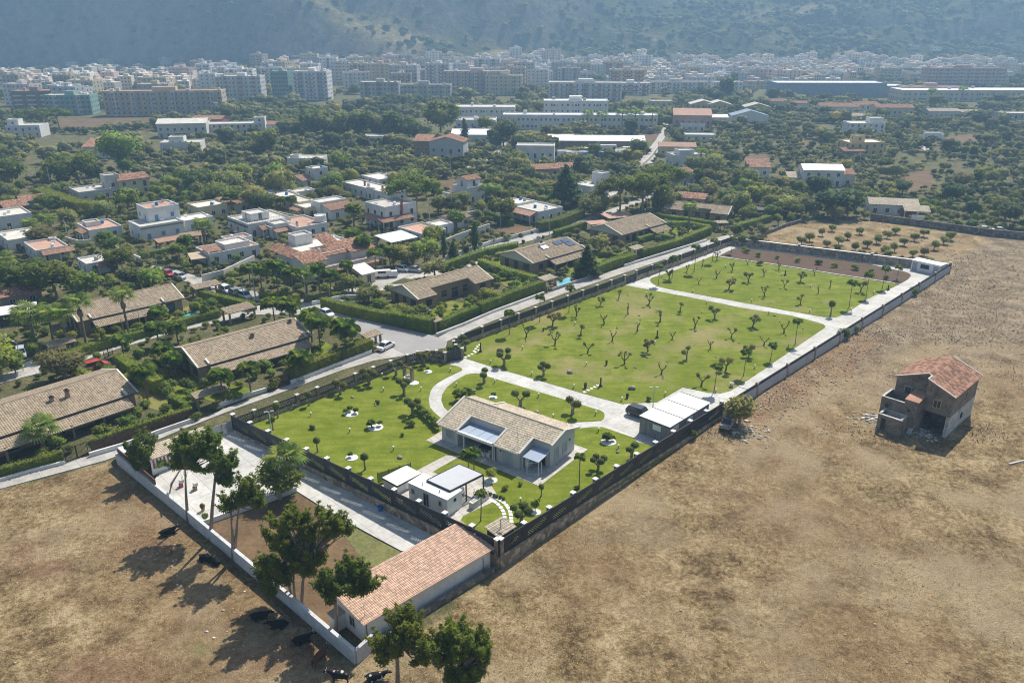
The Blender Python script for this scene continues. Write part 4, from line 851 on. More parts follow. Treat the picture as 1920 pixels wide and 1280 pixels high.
mb = MB(); mb.b2(3.4, -.1, -.4, mid - .02, FL - .02, 5.2); tw = part('stair_tower', mb, 'ruin_stone', ru); mb = MB(); mb.slab((3.3, -.2, 5.3), (mid + .1, -.2, 5.3), (mid + .1, FL - .3, 5.75), (3.3, FL - .3, 5.75), .1); part('tower_roof', mb, 'tile_red', tw)
mb = MB(); A0, A1, AY, AH = .7, 4.3, -2.6, 2.6
mb.b2(A0, AY, -.5, A0 + .5, AY + .3, AH); mb.b2(A0 + 1.3, AY, -.5, A1, AY + .3, AH); mb.b2(A0 + .5, AY, 2.1, A0 + 1.3, AY + .3, AH); mb.b2(A0, AY + .3, -.5, A0 + .3, 0, AH + .1); mb.b2(A1 - .3, AY + .3, -.5, A1, -.1, AH + .1); an_ = part('annex', mb, 'ruin_stone', ru)
mb = MB(); mb.b2(A0 + .3, -.16, -.4, A1 - .3, -.12, 2.7); mb.b2(A0 - .04, AY - .04, AH, A1 + .04, AY + .32, AH + .08); mb.b2(A0 - .02, AY + .32, AH + .1, A0 + .32, -.2, AH + .18); mb.b2(A1 - .32, AY + .32, AH + .1, A1 + .02, -.2, AH + .18); part('annex_coping', mb, 'ruin_white', an_, 'stuff')
cp_ = MB(); cp_.b2(-.26, -.06, 4.5, 3.3, .2, 4.58); cp_.b2(-.26, .2, 4.5, .06, FL - .3, 4.58); part('parapet_coping', cp_, 'ruin_white', ru, 'stuff')
window(ru, 2.2, FL, 3.45, .95, 2.2, 0, 'shutter_brown', 'ruin_white'); window(ru, mid + 1.9, FR_, 4.3, 1.0, 1.2, 0, 'glass', 'cream_plaster'); window(ru, xr, 8.5, 4.3, .9, 1.5, R(90), 'shutter_brown', 'cream_plaster'); window(ru, 4.2, -.1, 3.4, .3, .3); window(ru, 2.6, -.14, .9, .6, .6, 0, 'shutter_brown', 'ruin_white')
window(ru, xr + .01, 8.2, 1.3, .55, .8, R(90)); window(ru, .8, 0, 3.0, .3, .4); lp_ = MB(); lp_.slab((4.6, -.9, -.4), (5.2, -.9, -.4), (5.4, .3, 1.3), (4.8, .3, 1.3), .1); part('fallen_slab', lp_, 'ruin_white', ru)
# ------------------------------------------------------------------ orange tiled shed in front
s0, s1 = P(685, 1206), P(919.5, 1063); sa = math.atan2(s1.y - s0.y, s1.x - s0.x); SL = (s1 - s0).length
sd_ = thing('farm_shed', 'long whitewashed shed with orange tiled lean-to roof in the foreground', 'shed', (s0.x, s0.y, -1.45), sa); lm((s0.x + 4, s0.y + 6), 'the orange tiled shed')
SD = 5.4; h0, h1 = 3.0, 3.75
mb = MB(); mb.add([(0, 0, 0), (SL, 0, 0), (SL, SD, 0), (0, SD, 0), (0, 0, h0), (SL, 0, h0), (SL, SD, h1), (0, SD, h1)], [(0, 1, 5, 4), (1, 2, 6, 5), (2, 3, 7, 6), (3, 0, 4, 7)]); part('wall', mb, 'white_plaster', sd_)
mb = MB(); e = .35; mb.slab((-e, -e, h0 - .02), (SL + e, -e, h0 - .02), (SL + e, SD + e, h1 + .06), (-e, SD + e, h1 + .06), .13); r_ = part('roof', mb, 'tile_orange', sd_)
mb = MB(); mb.tiles((-e, -e, h0 - .01), (SL + e, -e, h0 - .01), (SL + e, SD + e, h1 + .07), (-e, SD + e, h1 + .07), .23, .40, .07); part('roof_tiles', mb, 'tile_orange', r_, 'stuff')
mb = MB(); mb.tube([(-e, -e - .06, h0 - .06), (SL + e, -e - .06, h0 - .06)], .09, 6); part('gutter', mb, 'tile_orange', sd_)
f = window(sd_, 0, 2.2, 1.05, .95, 1.25, R(-90), 'glass', 'pale_plaster')
lt = part('lean_to', MB().b2(-1.3, 3.6, 0, 0, 4.8, 1.9), 'white_plaster', sd_); m2 = MB(); m2.slab((-1.45, 3.5, 1.95), (-.02, 3.5, 2.2), (-.02, 4.95, 2.2), (-1.45, 4.95, 1.95), .08); part('lean_to_roof', m2, 'tile_tan', lt)
part('downpipe', MB().tube([(SL - 1.2, -.06, .2), (SL - 1.2, -.06, 2.1)], .04, 4), 'dark_frame', sd_); antenna(sd_, .5, .5, 3.0, 1.5)
part('downpipe', MB().tube([(.3, -.06, 0), (.3, -.06, 3.0)], .04, 4), 'dark_frame', sd_)
# ------------------------------------------------------------------ hut with striped screen in the pine yard
q0, q1 = P(287, 890), P(405, 842); qa = math.atan2(q1.y - q0.y, q1.x - q0.x); QL = (q1 - q0).length
hu = thing('yard_hut', 'long low hut with tan tiled roof along the pavement of the pine yard', 'hut', (q0.x, q0.y, q0.z), qa); lm((q0.x + 6, q0.y + 6), 'the tiled yard hut')
mb = MB(); mb.slab((-.2, -.2, 2.5), (QL, -.2, 2.5), (QL, 3.4, 2.9), (-.2, 3.4, 2.9), .12); r_ = part('roof', mb, 'tile_pale', hu); mb = MB(); mb.tiles((-.2, -.2, 2.52), (QL, -.2, 2.52), (QL, 3.4, 2.92), (-.2, 3.4, 2.92), .3, .42, .07); part('roof_tiles', mb, 'tile_pale', r_, 'stuff')
part('wall', MB().b2(0, 3.0, -.3, QL - .2, 3.2, 2.7), 'white_plaster', hu); part('wall', MB().b2(0, 0, -.6, QL * .62, .2, .85), 'white_paint', hu); part('wall', MB().b2(QL - .4, 0, -.3, QL - .2, 3.0, 2.5), 'white_plaster', hu)
ns = 22
for i in range(ns): part('striped_curtain', MB().b2(QL * .6 * i / ns, .05, .86, QL * .6 * (i + 1) / ns, .1, 2.42), 'stripe_red' if i % 2 else 'fabric_white', hu)
# ------------------------------------------------------------------ villas with long tan tiled roofs
def tvilla(label, short, eL, eR, D, ridge=None, porch=None, rec=None, gable='l', mat='tile_tan', ez=3.0, rz=5.0, chim=(), ext=0, wallm='beige_brick', back=True, drop=0):
    a, b = P(*eL, ez), P(*eR, ez); ang = math.atan2(b.y - a.y, b.x - a.x); Ln = (b - a).length + ext
    if ext: a = a - (b - a).normalized() * ext
    o = thing('villa', label, 'villa', (a.x, a.y, 0), ang); ridge = ridge or D / 2
    c, s = math.cos(ang), math.sin(ang); lm((a.x + Ln / 2 * c - ridge * s, a.y + Ln / 2 * s + ridge * c), short)
    for k in range(1, 6): OBST.append((a.x + Ln * k / 6 * c - D / 2 * s, a.y + Ln * k / 6 * s + D / 2 * c, D * .62))
    sl = (rz - ez) / ridge; zr = lambda y: ez + sl * y if y <= ridge else rz - (rz - ez) / (D - ridge) * (y - ridge)
    T = lambda x, y, dz=0: (x, y, zr(y) + dz)
    w0, w1 = .5, D - .5; x0, x1 = .4, Ln - .4
    pts = [(x0, w0), (x1, w0), (x1, w1), (x0, w1)] if not rec else [(x0, w0), (rec[0] * Ln, w0), (rec[0] * Ln, w0 + rec[2]), (rec[1] * Ln, w0 + rec[2]), (rec[1] * Ln, w0), (x1, w0), (x1, w1), (x0, w1)]
    mb = MB()
    for i in range(len(pts)):
        p, q = pts[i], pts[(i + 1) % len(pts)]; mb.quad((*p, -.4), (*q, -.4), (*q, zr(q[1]) - .12), (*p, zr(p[1]) - .12))
    part('wall', mb, wallm, o)
    for xx, sg in ((x0 - .03, 1), (x1 + .03, -1)):
        g = MB(); f = [(xx, w0, 2.55), (xx, w1, 2.55), (xx, w1, zr(w1) - .14), (xx, ridge, rz - .14), (xx, w0, zr(w0) - .14)]; g.add(f if sg < 0 else f[::-1], [(0, 1, 2, 3, 4)]); part('gable', g, 'gable_cream', o)
    fr = [(0, Ln, 0, ridge)] if not rec else [(0, Ln, rec[2], ridge), (0, rec[0] * Ln, 0, rec[2]), (rec[1] * Ln, Ln, 0, rec[2])]
    mb, tm = MB(), MB()
    for xa, xb, ya, yb in fr: mb.slab(T(xa, ya), T(xb, ya), T(xb, yb), T(xa, yb), .14); tm.tiles(T(xa, ya), T(xb, ya), T(xb, yb), T(xa, yb), .34, .46, .08)
    mb.slab(T(0, ridge), T(Ln, ridge), T(Ln, D), T(0, D), .14); tm.tiles(T(Ln, D), T(0, D), T(0, ridge), T(Ln, ridge), .34, .46, .08)
    r_ = part('roof', mb, mat, o); part('roof_tiles', tm, mat, r_, 'stuff'); rd = MB(); rd.tube([T(0, ridge, .05), T(Ln, ridge, .05)], .13, 6); part('ridge', rd, mat, r_)
    for xx in (-.02, Ln + .02): verge(o, T(xx, -.05), T(xx, ridge), 'gable_cream', .3, .14); verge(o, T(xx, ridge), T(xx, D + .05), 'gable_cream', .3, .14)
    g = MB(); g.tube([(0, -.08, ez - .08), (Ln, -.08, ez - .08)], .08, 5); part('gutter', g, 'dark_frame', o)
    if porch:
        xa, xb = porch[0] * Ln, porch[1] * Ln; dep = porch[2] if len(porch) > 2 else 2.2
        p0, p1 = (xa, -dep, ez - .34 - sl * (dep + .6)), (xb, -dep, ez - .34 - sl * (dep + .6)); p2, p3 = (xb, 1.2, ez - .25 + sl * .6), (xa, 1.2, ez - .25 + sl * .6)
        m2 = MB(); m2.slab(p0, p1, p2, p3, .12); pr = part('porch_roof', m2, mat, o); m2 = MB(); m2.tiles(p0, p1, (xb, -.05, ez - .32), (xa, -.05, ez - .32), .34, .46, .07); part('roof_tiles', m2, mat, pr, 'stuff')
        npst = max(2, int((xb - xa) / 4))
        for i in range(npst + 1): part('post', MB().b2(xa + .1 + (xb - xa - .4) * i / npst, -dep + .25, -.3, xa + .4 + (xb - xa - .4) * i / npst, -dep + .55, ez - .9), wallm, o)
        for xx in (xa, xb): verge(o, (xx, .0, ez + .1), (xx, 1.5, ez + .1 + sl * 1.5), 'gable_cream', .35, .3, 'parapet')
    nw = int((Ln - 2) / 3.2)
    for i in range(nw):
        x = 1.6 + (Ln - 3) * (i + .5) / nw; yy = w0 + (rec[2] if rec and rec[0] * Ln < x < rec[1] * Ln else 0)
        window(o, x, yy, .1 if i % 2 else .9, 1.6 if i % 2 else 1.3, 2.2 if i % 2 else 1.2, 0, 'glass' if porch or rec else 'shutter_brown')
    xx, an = (x0, -90) if 'l' in gable else (x1, 90)
    for y, k in ((D * .22, 0), (D * .5, 1), (D * .76, 1)): window(o, xx - (.0 if an < 0 else -.0), y, .1 if k else .8, 1.1 if k else 1.7, 2.1 if k else 1.3, R(an), 'shutter_brown')
    for x, y, h in chim: chimney(o, x * Ln, y, zr(y) - .3, h)
    return o, ang, Ln
VIL = {}
VIL[1] = tvilla('long tan roofed villa lowest at left with two chimneys on its roof', 'the lowest tan roofed villa', (40, 806), (258, 735), 14, 7.0, (.0, .93, 2.4), chim=((.55, 4.2, 1.0), (.64, 4.0, 1.5)), ext=8, gable='r')
VIL[2] = tvilla('long tan roofed villa beside the row of feathery palms, one small chimney', 'the palm row villa', (372, 690), (585, 630), 12.6, 6.4, (.09, .95, 2.2), chim=((.55, 4.2, .8), (.93, 5.5, .7)))
VIL[3] = tvilla('tan roofed villa with recessed porch on the street corner', 'the street corner villa', (785, 562), (925, 523), 11.6, 5.8, None, (.24, .74, 2.6))
VIL[4] = tvilla('tan roofed villa with solar panels above the blue pool', 'the solar panel villa', (1000, 494), (1097, 466), 13, 6.5, (.3, 1.0, 2.2), chim=((.62, 9, .8),))
VIL[5] = tvilla('tan roofed villa with pergola inside bright clipped hedges', 'the clipped hedge villa', (1167, 441), (1250, 418), 13, 6.6, (.6, .97, 2.6), None)
VIL[6] = tvilla('brown roofed villa behind the tall shaggy palm at the lane end', 'the lane end villa', (1245, 391), (1365, 403), 10, 5.0, None, (.3, .72, 2.2), gable='r', ez=3, rz=4.8)
VIL[7] = tvilla('tan roofed villa behind the three tall fan palms at left', 'the fan palm villa', (146, 604), (345, 559), 12, 6.0, (.12, .8, 2.2))
o, an, Ln = VIL[4]
sl = 2 / 6.5
for i, x in enumerate((.66, .82)):
    for y in (5.1, 3.3):
        m2 = MB(); xx = x * Ln; m2.slab((xx, y - .8, 3 + sl * (y - .8) + .22), (xx + 2.6, y - .8, 3 + sl * (y - .8) + .22), (xx + 2.6, y + .8, 3 + sl * (y + .8) + .22), (xx, y + .8, 3 + sl * (y + .8) + .22), .06)
        if i == 1 or y > 4: part('solar_panel', m2, 'solar', o)
m2 = MB(); m2.slab((8, 3.9, 4.5), (10.2, 3.9, 4.5), (10.2, 5.4, 5.0), (8, 5.4, 5.0), .08); wh = part('water_heater', m2, 'metal_white', o); m2 = MB(); m2.tube([(8, 5.6, 5.25), (10.2, 5.6, 5.25)], .28, 8); part('tank', m2, 'metal_grey', wh)
for o_, x, y, z, h in ((VIL[1][0], 22, 3, 4, 1.8), (VIL[2][0], 4, 3, 4, 1.7), (VIL[3][0], 16, 3, 4, 2.4), (VIL[4][0], 6, 3, 4, 2.6), (VIL[5][0], 17, 5, 4.8, 2.6)): antenna(o_, x, y, z, h)
# small tiled shelters and gate roofs
def shelter(label, u, v, ang, wd, d, h, roof='tile_tan', rise=.35, post='beige_brick', cat='shelter', name='gate_shelter', posts=True, flat=False):
    p = P(u, v); o = thing(name, label, cat, p, R(ang))
    q = ((-.2, -.2, h), (wd + .2, -.2, h), (wd + .2, d + .2, h + rise), (-.2, d + .2, h + rise)); m2 = MB(); m2.slab(*q, .12); r_ = part('roof', m2, roof, o)
    if not flat: m2 = MB(); m2.tiles(*q, .34, .46, .08); part('roof_tiles', m2, roof, r_, 'stuff')
    for x in (0, wd - .35):
        for y in ((0, d - .35) if posts else (d / 2,)): part('post', MB().b2(x, y, -.2, x + .35, y + .35, h + rise * (y / d if d else 0) - .1), post, o)
    OBST.append((p.x + .3, p.y + 1, 2.0)); return o
shelter('tan tiled gate roof in front of the palm row villa', 372, 770, 45, 5.5, 1.6, 2.3); shelter('tan tiled gate roof at the end of the dark hedge', 690, 655, 45, 3.4, 2, 2.4)
shelter('pale tiled gate roof beside the blue pool', 1022, 545, 45, 4.0, 2.2, 2.5, 'tile_pale'); shelter('tan tiled gate roof between clipped hedges', 1190, 485, 45, 4.0, 2.0, 2.5, 'tile_pale')
shelter('pale gate canopy at the end of the upper lane', 1345, 434, 10, 3.4, 2.4, 2.6, 'tile_pale', .2); shelter('small tiled gate shelter beside the street hedge', 432, 608, 45, 6, 3.4, 2.4); shelter('small tan gate roof on the street corner hedge', 817, 622, 45, 1.8, 1.4, 2.2)
shelter('brown tiled gate roof near the red car', 98, 672, 45, 4.6, 2.2, 2.3); shelter('small tan roofed carport beside the left street', 370, 560, 43, 6, 3, 2.3)
shelter('flat rust red shelter roof behind the clipped hedge villa', 1142, 424, 20, 8, 6, 2.5, 'flat_terra', .1, 'brown_plaster', flat=True); shelter('small brown shelter roof before the clipped hedge villa', 1108, 434, 20, 6, 4, 2.2, 'flat_terra', .1, 'brown_plaster', flat=True)
shelter('dark roofed open carport beyond the lane end villa', 1420, 408, -10, 9, 5, 2.6, 'anthracite', .2, 'dark_frame', flat=True)
shelter('grey metal carport roofs behind the willow trees', 735, 470, 43, 9, 8, 2.4, 'metal_roof', .5, 'plain_concrete', flat=True); shelter('tan canvas canopy over a driveway by the parked cars', 362, 503, 30, 6, 5, 2.4, 'fabric_tan', .5, 'dark_frame', flat=True)
shelter('white canvas awning beside the beige street wall', 408, 494, 43, 9, 2.2, 2.4, 'fabric_white', .5, 'metal_white', flat=True); shelter('white canvas roof at the left picture edge above the palms', 2, 612, 30, 7, 5, 2.5, 'fabric_white', .3, 'dark_frame', flat=True)
shelter('brown barbecue roof beneath the white villa with blue shutters', 300, 470, 43, 13, 3, 2.3, 'terracotta', .5, 'brown_plaster', flat=True); shelter('dark pergola with potted plants right of the blue shutter house', 352, 462, 43, 6, 5, 2.6, 'brown_plaster', .2, 'dark_frame', flat=True)
# ------------------------------------------------------------------ flat-roofed houses
HOUSES = []
def house(label, short, u, v, blocks, ang=43, ext=(), win='glass', z=None, cat='house', name='house', shade=1):
    """blocks: (x, y, w, d, h, wall, roof[, z0]); roof 'f:mat' flat, 'g:mat' gable along x, 'h:mat' gable along y, 'm:mat' lean-to"""
    p = P(u, v); a = R(ang); o = thing(name, label, cat, (p.x, p.y, p.z), a); c, s = math.cos(a), math.sin(a)
    X = max(b[0] + b[2] for b in blocks) / 2; Y = max(b[1] + b[3] for b in blocks) / 2
    lm((p.x + X * c - Y * s, p.y + X * s + Y * c), short); HOUSES.append(o)
    for b in blocks:
        x, y, wd, d, h, wm, rf = b[:7]; z0 = b[7] if len(b) > 7 else -.5
        n = max(1, round(wd / max(1, d))); m = max(1, round(d / max(1, wd)))
        for i in range(n):
            for j in range(m):
                ex, ey = x + wd * (i + .5) / n, y + d * (j + .5) / m; OBST.append((p.x + ex * c - ey * s, p.y + ex * s + ey * c, min(wd, d) * .6 + 1.2))
        k, rm = rf.split(':'); mb = MB()
        if k == 'f':
            shell(mb, x, y, x + wd, y + d, z0, h, .4 if wd > 5 else .2); part('wall', mb, wm, o); part('roof', MB().quad((x + .2, y + .2, h - .42), (x + wd - .2, y + .2, h - .42), (x + wd - .2, y + d - .2, h - .42), (x + .2, y + d - .2, h - .42)), rm, o)
            if wd > 6 and p.y < 330:
                for i in range(rnd.randint(1, 3)):
                    tx, ty = x + rnd.uniform(1, wd - 1), y + rnd.uniform(1, d - 1); m2 = MB(); kd = rnd.random()
                    if kd < .45: m2.lathe(tx, ty, [(.5, h - .42), (.5, h + .5), (.25, h + .65)], 8); part('water_tank', m2, rnd.choice(['metal_white', 'blue_plastic', 'metal_grey']), o)
                    elif kd < .75: m2.box(tx, ty, h - .42, .9, .4, .8); part('air_conditioner', m2, 'metal_white', o)
                    else: antenna(o, tx, ty, h - .42, 1.9)
        else:
            mb.add([(x, y, z0), (x + wd, y, z0), (x + wd, y + d, z0), (x, y + d, z0), (x, y, h), (x + wd, y, h), (x + wd, y + d, h), (x, y + d, h)], [(0, 1, 5, 4), (1, 2, 6, 5), (2, 3, 7, 6), (3, 0, 4, 7)])
            e = .4; rise = .28 * (d if k == 'g' else wd if k == 'h' else d) / (2 if k != 'm' else 1.4); r2 = MB(); t2 = MB(); tl = 'tile' in rm or rm == 'terracotta'
            if k == 'g':
                mb.add([(x, y, h), (x, y + d, h), (x, y + d / 2, h + rise)], [(0, 2, 1)]); mb.add([(x + wd, y, h), (x + wd, y + d, h), (x + wd, y + d / 2, h + rise)], [(0, 1, 2)])
                qs = [((x - e, y - e, h), (x + wd + e, y - e, h), (x + wd + e, y + d / 2, h + rise + .1), (x - e, y + d / 2, h + rise + .1)), ((x + wd + e, y + d + e, h), (x - e, y + d + e, h), (x - e, y + d / 2, h + rise + .1), (x + wd + e, y + d / 2, h + rise + .1))]
            elif k == 'h':
                mb.add([(x, y, h), (x + wd, y, h), (x + wd / 2, y, h + rise)], [(0, 1, 2)]); mb.add([(x, y + d, h), (x + wd, y + d, h), (x + wd / 2, y + d, h + rise)], [(0, 2, 1)])
                qs = [((x - e, y + d + e, h), (x - e, y - e, h), (x + wd / 2, y - e, h + rise + .1), (x + wd / 2, y + d + e, h + rise + .1)), ((x + wd + e, y - e, h), (x + wd + e, y + d + e, h), (x + wd / 2, y + d + e, h + rise + .1), (x + wd / 2, y - e, h + rise + .1))]
            else:
                mb.add([(x, y + d, h), (x + wd, y + d, h), (x + wd, y + d, h + rise), (x, y + d, h + rise)], [(1, 0, 3, 2)]); mb.add([(x, y, h), (x, y + d, h), (x, y + d, h + rise)], [(0, 2, 1)]); mb.add([(x + wd, y, h), (x + wd, y + d, h), (x + wd, y + d, h + rise)], [(0, 1, 2)])
                qs = [((x - e, y - e, h - .1), (x + wd + e, y - e, h - .1), (x + wd + e, y + d, h + rise + .06), (x - e, y + d, h + rise + .06))]
            for q in qs:
                r2.slab(*q, .14)
                if tl: t2.tiles(*q, .36, .5, .08)
            part('wall', mb, wm, o); rr_ = part('roof', r2, rm, o)
            if tl: part('roof_tiles', t2, rm, rr_, 'stuff')
        if win:
            fl = max(1, int(h / 2.9)) if z0 <= 0 else 1
            for f in range(fl):
                zz = (f * 2.9 if z0 <= 0 else z0) + 1.0
                for nn, face in ((int(wd / 3.3), 0), (int(d / 3.6), 1)):
                    for i in range(nn):
                        wh = 1.3 if (i + f) % 3 else 2.0; z1 = zz if wh < 2 else zz - .85
                        if face == 0: window(o, x + wd * (i + .5) / nn, y, z1, 1.05, wh, 0, win, 'stone_cap' if 'white' not in wm else 'white_paint')
                        elif x < 1.5 or z0 > 0 or True: window(o, x, y + d * (i + .5) / nn, z1, 1.05, wh, R(-90), win, 'stone_cap' if 'white' not in wm else 'white_paint')
    for e_ in ext:
        if e_[0] == 'ch': chimney(o, *e_[1:5], mat=e_[5] if len(e_) > 5 else 'brick_red')
        elif e_[0] == 'porch':
            _, x, y, wd, d, h, rm = e_[:7]; side = e_[7] if len(e_) > 7 else 'y'; m2, t2 = MB(), MB()
            q = ((x, y, h), (x + wd, y, h), (x + wd, y + d, h + .3 * d), (x, y + d, h + .3 * d)) if side == 'y' else ((x, y + d, h), (x, y, h), (x + wd, y, h + .3 * wd), (x + wd, y + d, h + .3 * wd))
            m2.slab(*q, .12); pr = part('porch_roof', m2, rm, o)
            if rm not in ('fabric_white', 'fabric_tan', 'metal_roof', 'flat_roof'): t2.tiles(*q, .36, .5, .08); part('roof_tiles', t2, rm, pr, 'stuff')
            L_ = wd if side == 'y' else d
            for i in range(int(L_ / 3.5) + 1):
                tt = .2 + (L_ - .5) * i / max(1, int(L_ / 3.5)); xx, yy = (x + tt, y + .2) if side == 'y' else (x + .2, y + tt); part('post', MB().b2(xx, yy, -.3, xx + .25, yy + .25, h - .1), 'white_plaster', o)
        elif e_[0] == 'tank': m2 = MB(); m2.lathe(e_[1], e_[2], [(.55, e_[3]), (.55, e_[3] + .9), (.3, e_[3] + 1.05)], 10); part('water_tank', m2, 'blue_plastic', o)
        elif e_[0] == 'cyl': m2 = MB(); m2.lathe(e_[1], e_[2], [(e_[4], -.3), (e_[4], e_[3]), (e_[4] - .2, e_[3]), (e_[4] - .2, e_[3] - .3)], 14); part('round_tower', m2, e_[5], o)
        elif e_[0] == 'rail':
            _, x, y, x2, y2, z = e_; m2 = MB(); m2.bar((x, y), (x2, y2), .06, .06, z + .9); nn = int(math.hypot(x2 - x, y2 - y) / .5)
            for i in range(nn + 1): m2.box(x + (x2 - x) * i / nn, y + (y2 - y) * i / nn, z, .06, .06, .9)
            part('railing', m2, 'metal_grey', o, 'stuff')
        elif e_[0] == 'roofbit': m2 = MB(); m2.slab(*[tuple(q) for q in e_[1:5]], .12); pr = part('roof', m2, e_[5], o); t2 = MB(); t2.tiles(*[tuple(q) for q in e_[1:5]], .36, .5, .08); part('roof_tiles', t2, e_[5], pr, 'stuff')
        elif e_[0] == 'trim': m2 = MB(); m2.b2(*e_[1:7]); part('trim', m2, e_[7], o)
        elif e_[0] == 'arch':
            m2 = MB(); m2.lathe(0, 0, [(.01, 0)], 3); window(o, *e_[1:6], e_[6], 'glass', 'stone_cap')
    return o
WP, FR, FT, TC = 'white_plaster', 'f:flat_roof', 'f:flat_terra', 'terracotta'
house('grey white flat house with arches, tower and yellow gabled wing', 'the arched grey house', 152, 381, [(0, 0, 11, 12, 3.9, 'grey_plaster', FR), (10, 2.5, 5, 5, 8.2, 'pale_plaster', FR), (14, 1, 11, 10, 6.0, 'cream_plaster', 'g:tile_red')])
house('small outbuilding with orange roof and teal awning at far left', 'the teal awning outbuilding', 45, 393, [(0, 0, 8, 5, 2.8, 'brown_plaster', 'm:tile_red')], ext=(('trim', 1, -.3, .6, 7.5, -.2, 2.4, 'teal'),), win=None)
house('low outbuilding with rust roof left of the teal awning', 'the rust roofed outbuilding', 12, 404, [(0, 0, 7, 6, 2.6, 'brown_plaster', 'm:tile_red')], win=None)
house('white flat-roofed house cut by the left picture edge', 'the white edge house', 4, 434, [(0, 0, 9, 12, 4.6, WP, FR)])
house('white bungalow with terracotta roof terrace behind pale trees', 'the roof terrace bungalow', 172, 454, [(0, 0, 9, 12, 3.6, WP, FT), (1, 6, 4, 4, 4.6, WP, FR)], ext=(('tank', 6, 8, 3.3), ('porch', -2, 1, 2, 7, 2.6, TC, 'x')))
house('big two-level white villa with blue shuttered windows', 'the blue shutter villa', 268, 454, [(0, 0, 12.5, 10, 4.6, WP, FR), (4.5, 5.5, 9.5, 9, 8.4, WP, FT, 4), (14, 3, 9, 8, 3.6, WP, FR)], win='shutter_blue', ext=(('trim', -.15, -.15, 3.7, 12.6, -.0, 4.0, TC), ('tank', 9, 10, 8.0), ('ch', 12, 13, 8, 1.2, 'white_plaster')))
house('yellow single-storey house with terracotta veranda below a date palm', 'the yellow bungalow', 374, 413, [(0, 0, 10, 9, 4.2, 'cream_plaster', FR), (10, 1, 8, 7, 3.4, 'cream_plaster', 'm:terracotta')])
house('white house with railed roof terrace and awning line', 'the railed terrace house', 468, 447, [(0, 0, 14, 14, 4.3, WP, FR), (3, 4, 6, 6, 6.2, WP, FR, 4)], ext=(('trim', -.5, 0, 3.3, 0, 14, 3.5, 'dark_frame'), ('rail', .2, .2, 14, .2, 4.3), ('rail', .2, .2, .2, 9, 4.3), ('porch', 3, -3, 7, 3, 2.5, TC)))
house('scalloped white bungalow with red roof strip near left edge', 'the scalloped bungalow', 72, 492, [(0, 0, 8, 12, 3.3, WP, FT)], ext=(('porch', 1, -2.6, 8, 2.6, 2.2, TC), ('cyl', 7, 11, 3.6, 1, WP)))
house('small white roofless box house amid dark shrubs', 'the white box house', 166, 516, [(0, 0, 7, 7.5, 3.0, WP, FR)], ext=(('porch', 2, -2, 6, 2, 2.2, TC),))
house('split-level white house with terracotta terraces above the parked cars', 'the terraced house by the parked cars', 396, 499, [(0, 0, 14, 9, 3.4, WP, FT), (5, 1.5, 7, 6, 4.6, WP, FR), (9, 8, 7, 5, 4.0, WP, FT)], ext=(('roofbit', (-.2, 1, 3.5), (4, 1, 3.5), (4, 5, 4.3), (-.2, 5, 4.3), TC),))
house('low grey-white yard building at the left edge', 'the grey yard building', 20, 474, [(0, 0, 9, 13, 3.6, 'pale_plaster', FR)])
house('brown tiled pavilion at the left edge', 'the brown pavilion', 8, 582, [(0, 0, 8, 8, 3.0, 'brown_plaster', 'g:tile_red')])
house('white two-storey cube house with red lower annex', 'the white cube house', 590, 348, [(0, 0, 6.5, 6, 6.6, WP, FR), (-5, 0, 5, 6, 2.6, WP, 'm:terracotta')], ext=())
house('white bungalow with parapets behind the young palms', 'the parapet bungalow', 530, 388, [(0, 0, 7, 14, 3.6, WP, FR), (7, 3, 8, 6, 3.8, 'pale_plaster', FR)], ext=(('ch', 2, 8, 3, 1.2), ('porch', -2.5, 2, 2.5, 8, 2.3, TC, 'x')))
house('long white terrace row with two red chimneys', 'the long white terrace row', 728, 383, [(0, 0, 8, 30, 3.9, WP, FR), (-.2, 9, 1.2, 4, 4.4, WP, FT)], ext=(('ch', 2, 6, 3.5, 1.6), ('ch', 3, 19, 3.5, 1.4), ('ch', 6, 1, 3.5, 1.6), ('roofbit', (.2, -.2, 3.6), (8, -.2, 3.6), (8, 5, 4.6), (.2, 5, 4.6), TC)))
house('white low house behind the terrace row', 'the low house behind the terrace row', 712, 352, [(0, 0, 9, 13, 3.2, WP, FR), (8, 2, 4, 5, 3, WP, 'm:terracotta')])
house('beige courtyard house with curved yard wall', 'the courtyard house', 575, 409, [(0, 0, 8, 8, 3.4, 'cream_plaster', FR), (2, 8, 6, 12, 3.8, 'cream_plaster', FR)], ext=(('porch', -2, 2, 2.2, 6, 2.2, TC, 'x'),))
house('white house with steep single red roof slope', 'the red slope house', 622, 413, [(0, 0, 9, 5, 3.4, WP, 'm:terracotta'), (-1, 5, 10, 6, 5.2, WP, FR)])
house('two-storey weathered white house with brick chimney and tiled porch', 'the brick chimney house', 724, 430, [(0, 0, 12, 11, 7.0, WP, FR)], ext=(('porch', -2.8, -2.8, 12, 2.8, 2.9, TC), ('porch', -2.8, 0, 2.8, 10, 2.9, TC, 'x'), ('ch', 6, -.4, 2, 6.4, 'brick_red'), ('trim', -.1, -.1, 3.4, 12.1, 0, 3.6, 'pale_plaster')), win='shutter_brown')
house('white two-storey house with glazed red-roofed rooftop room', 'the rooftop room house', 878, 382, [(0, 0, 9, 9, 5.6, WP, FR), (1, 1.5, 6, 6, 8.0, WP, 'g:tile_red', 5.3), (-3, 5, 3, 6, 3.0, WP, FT)])
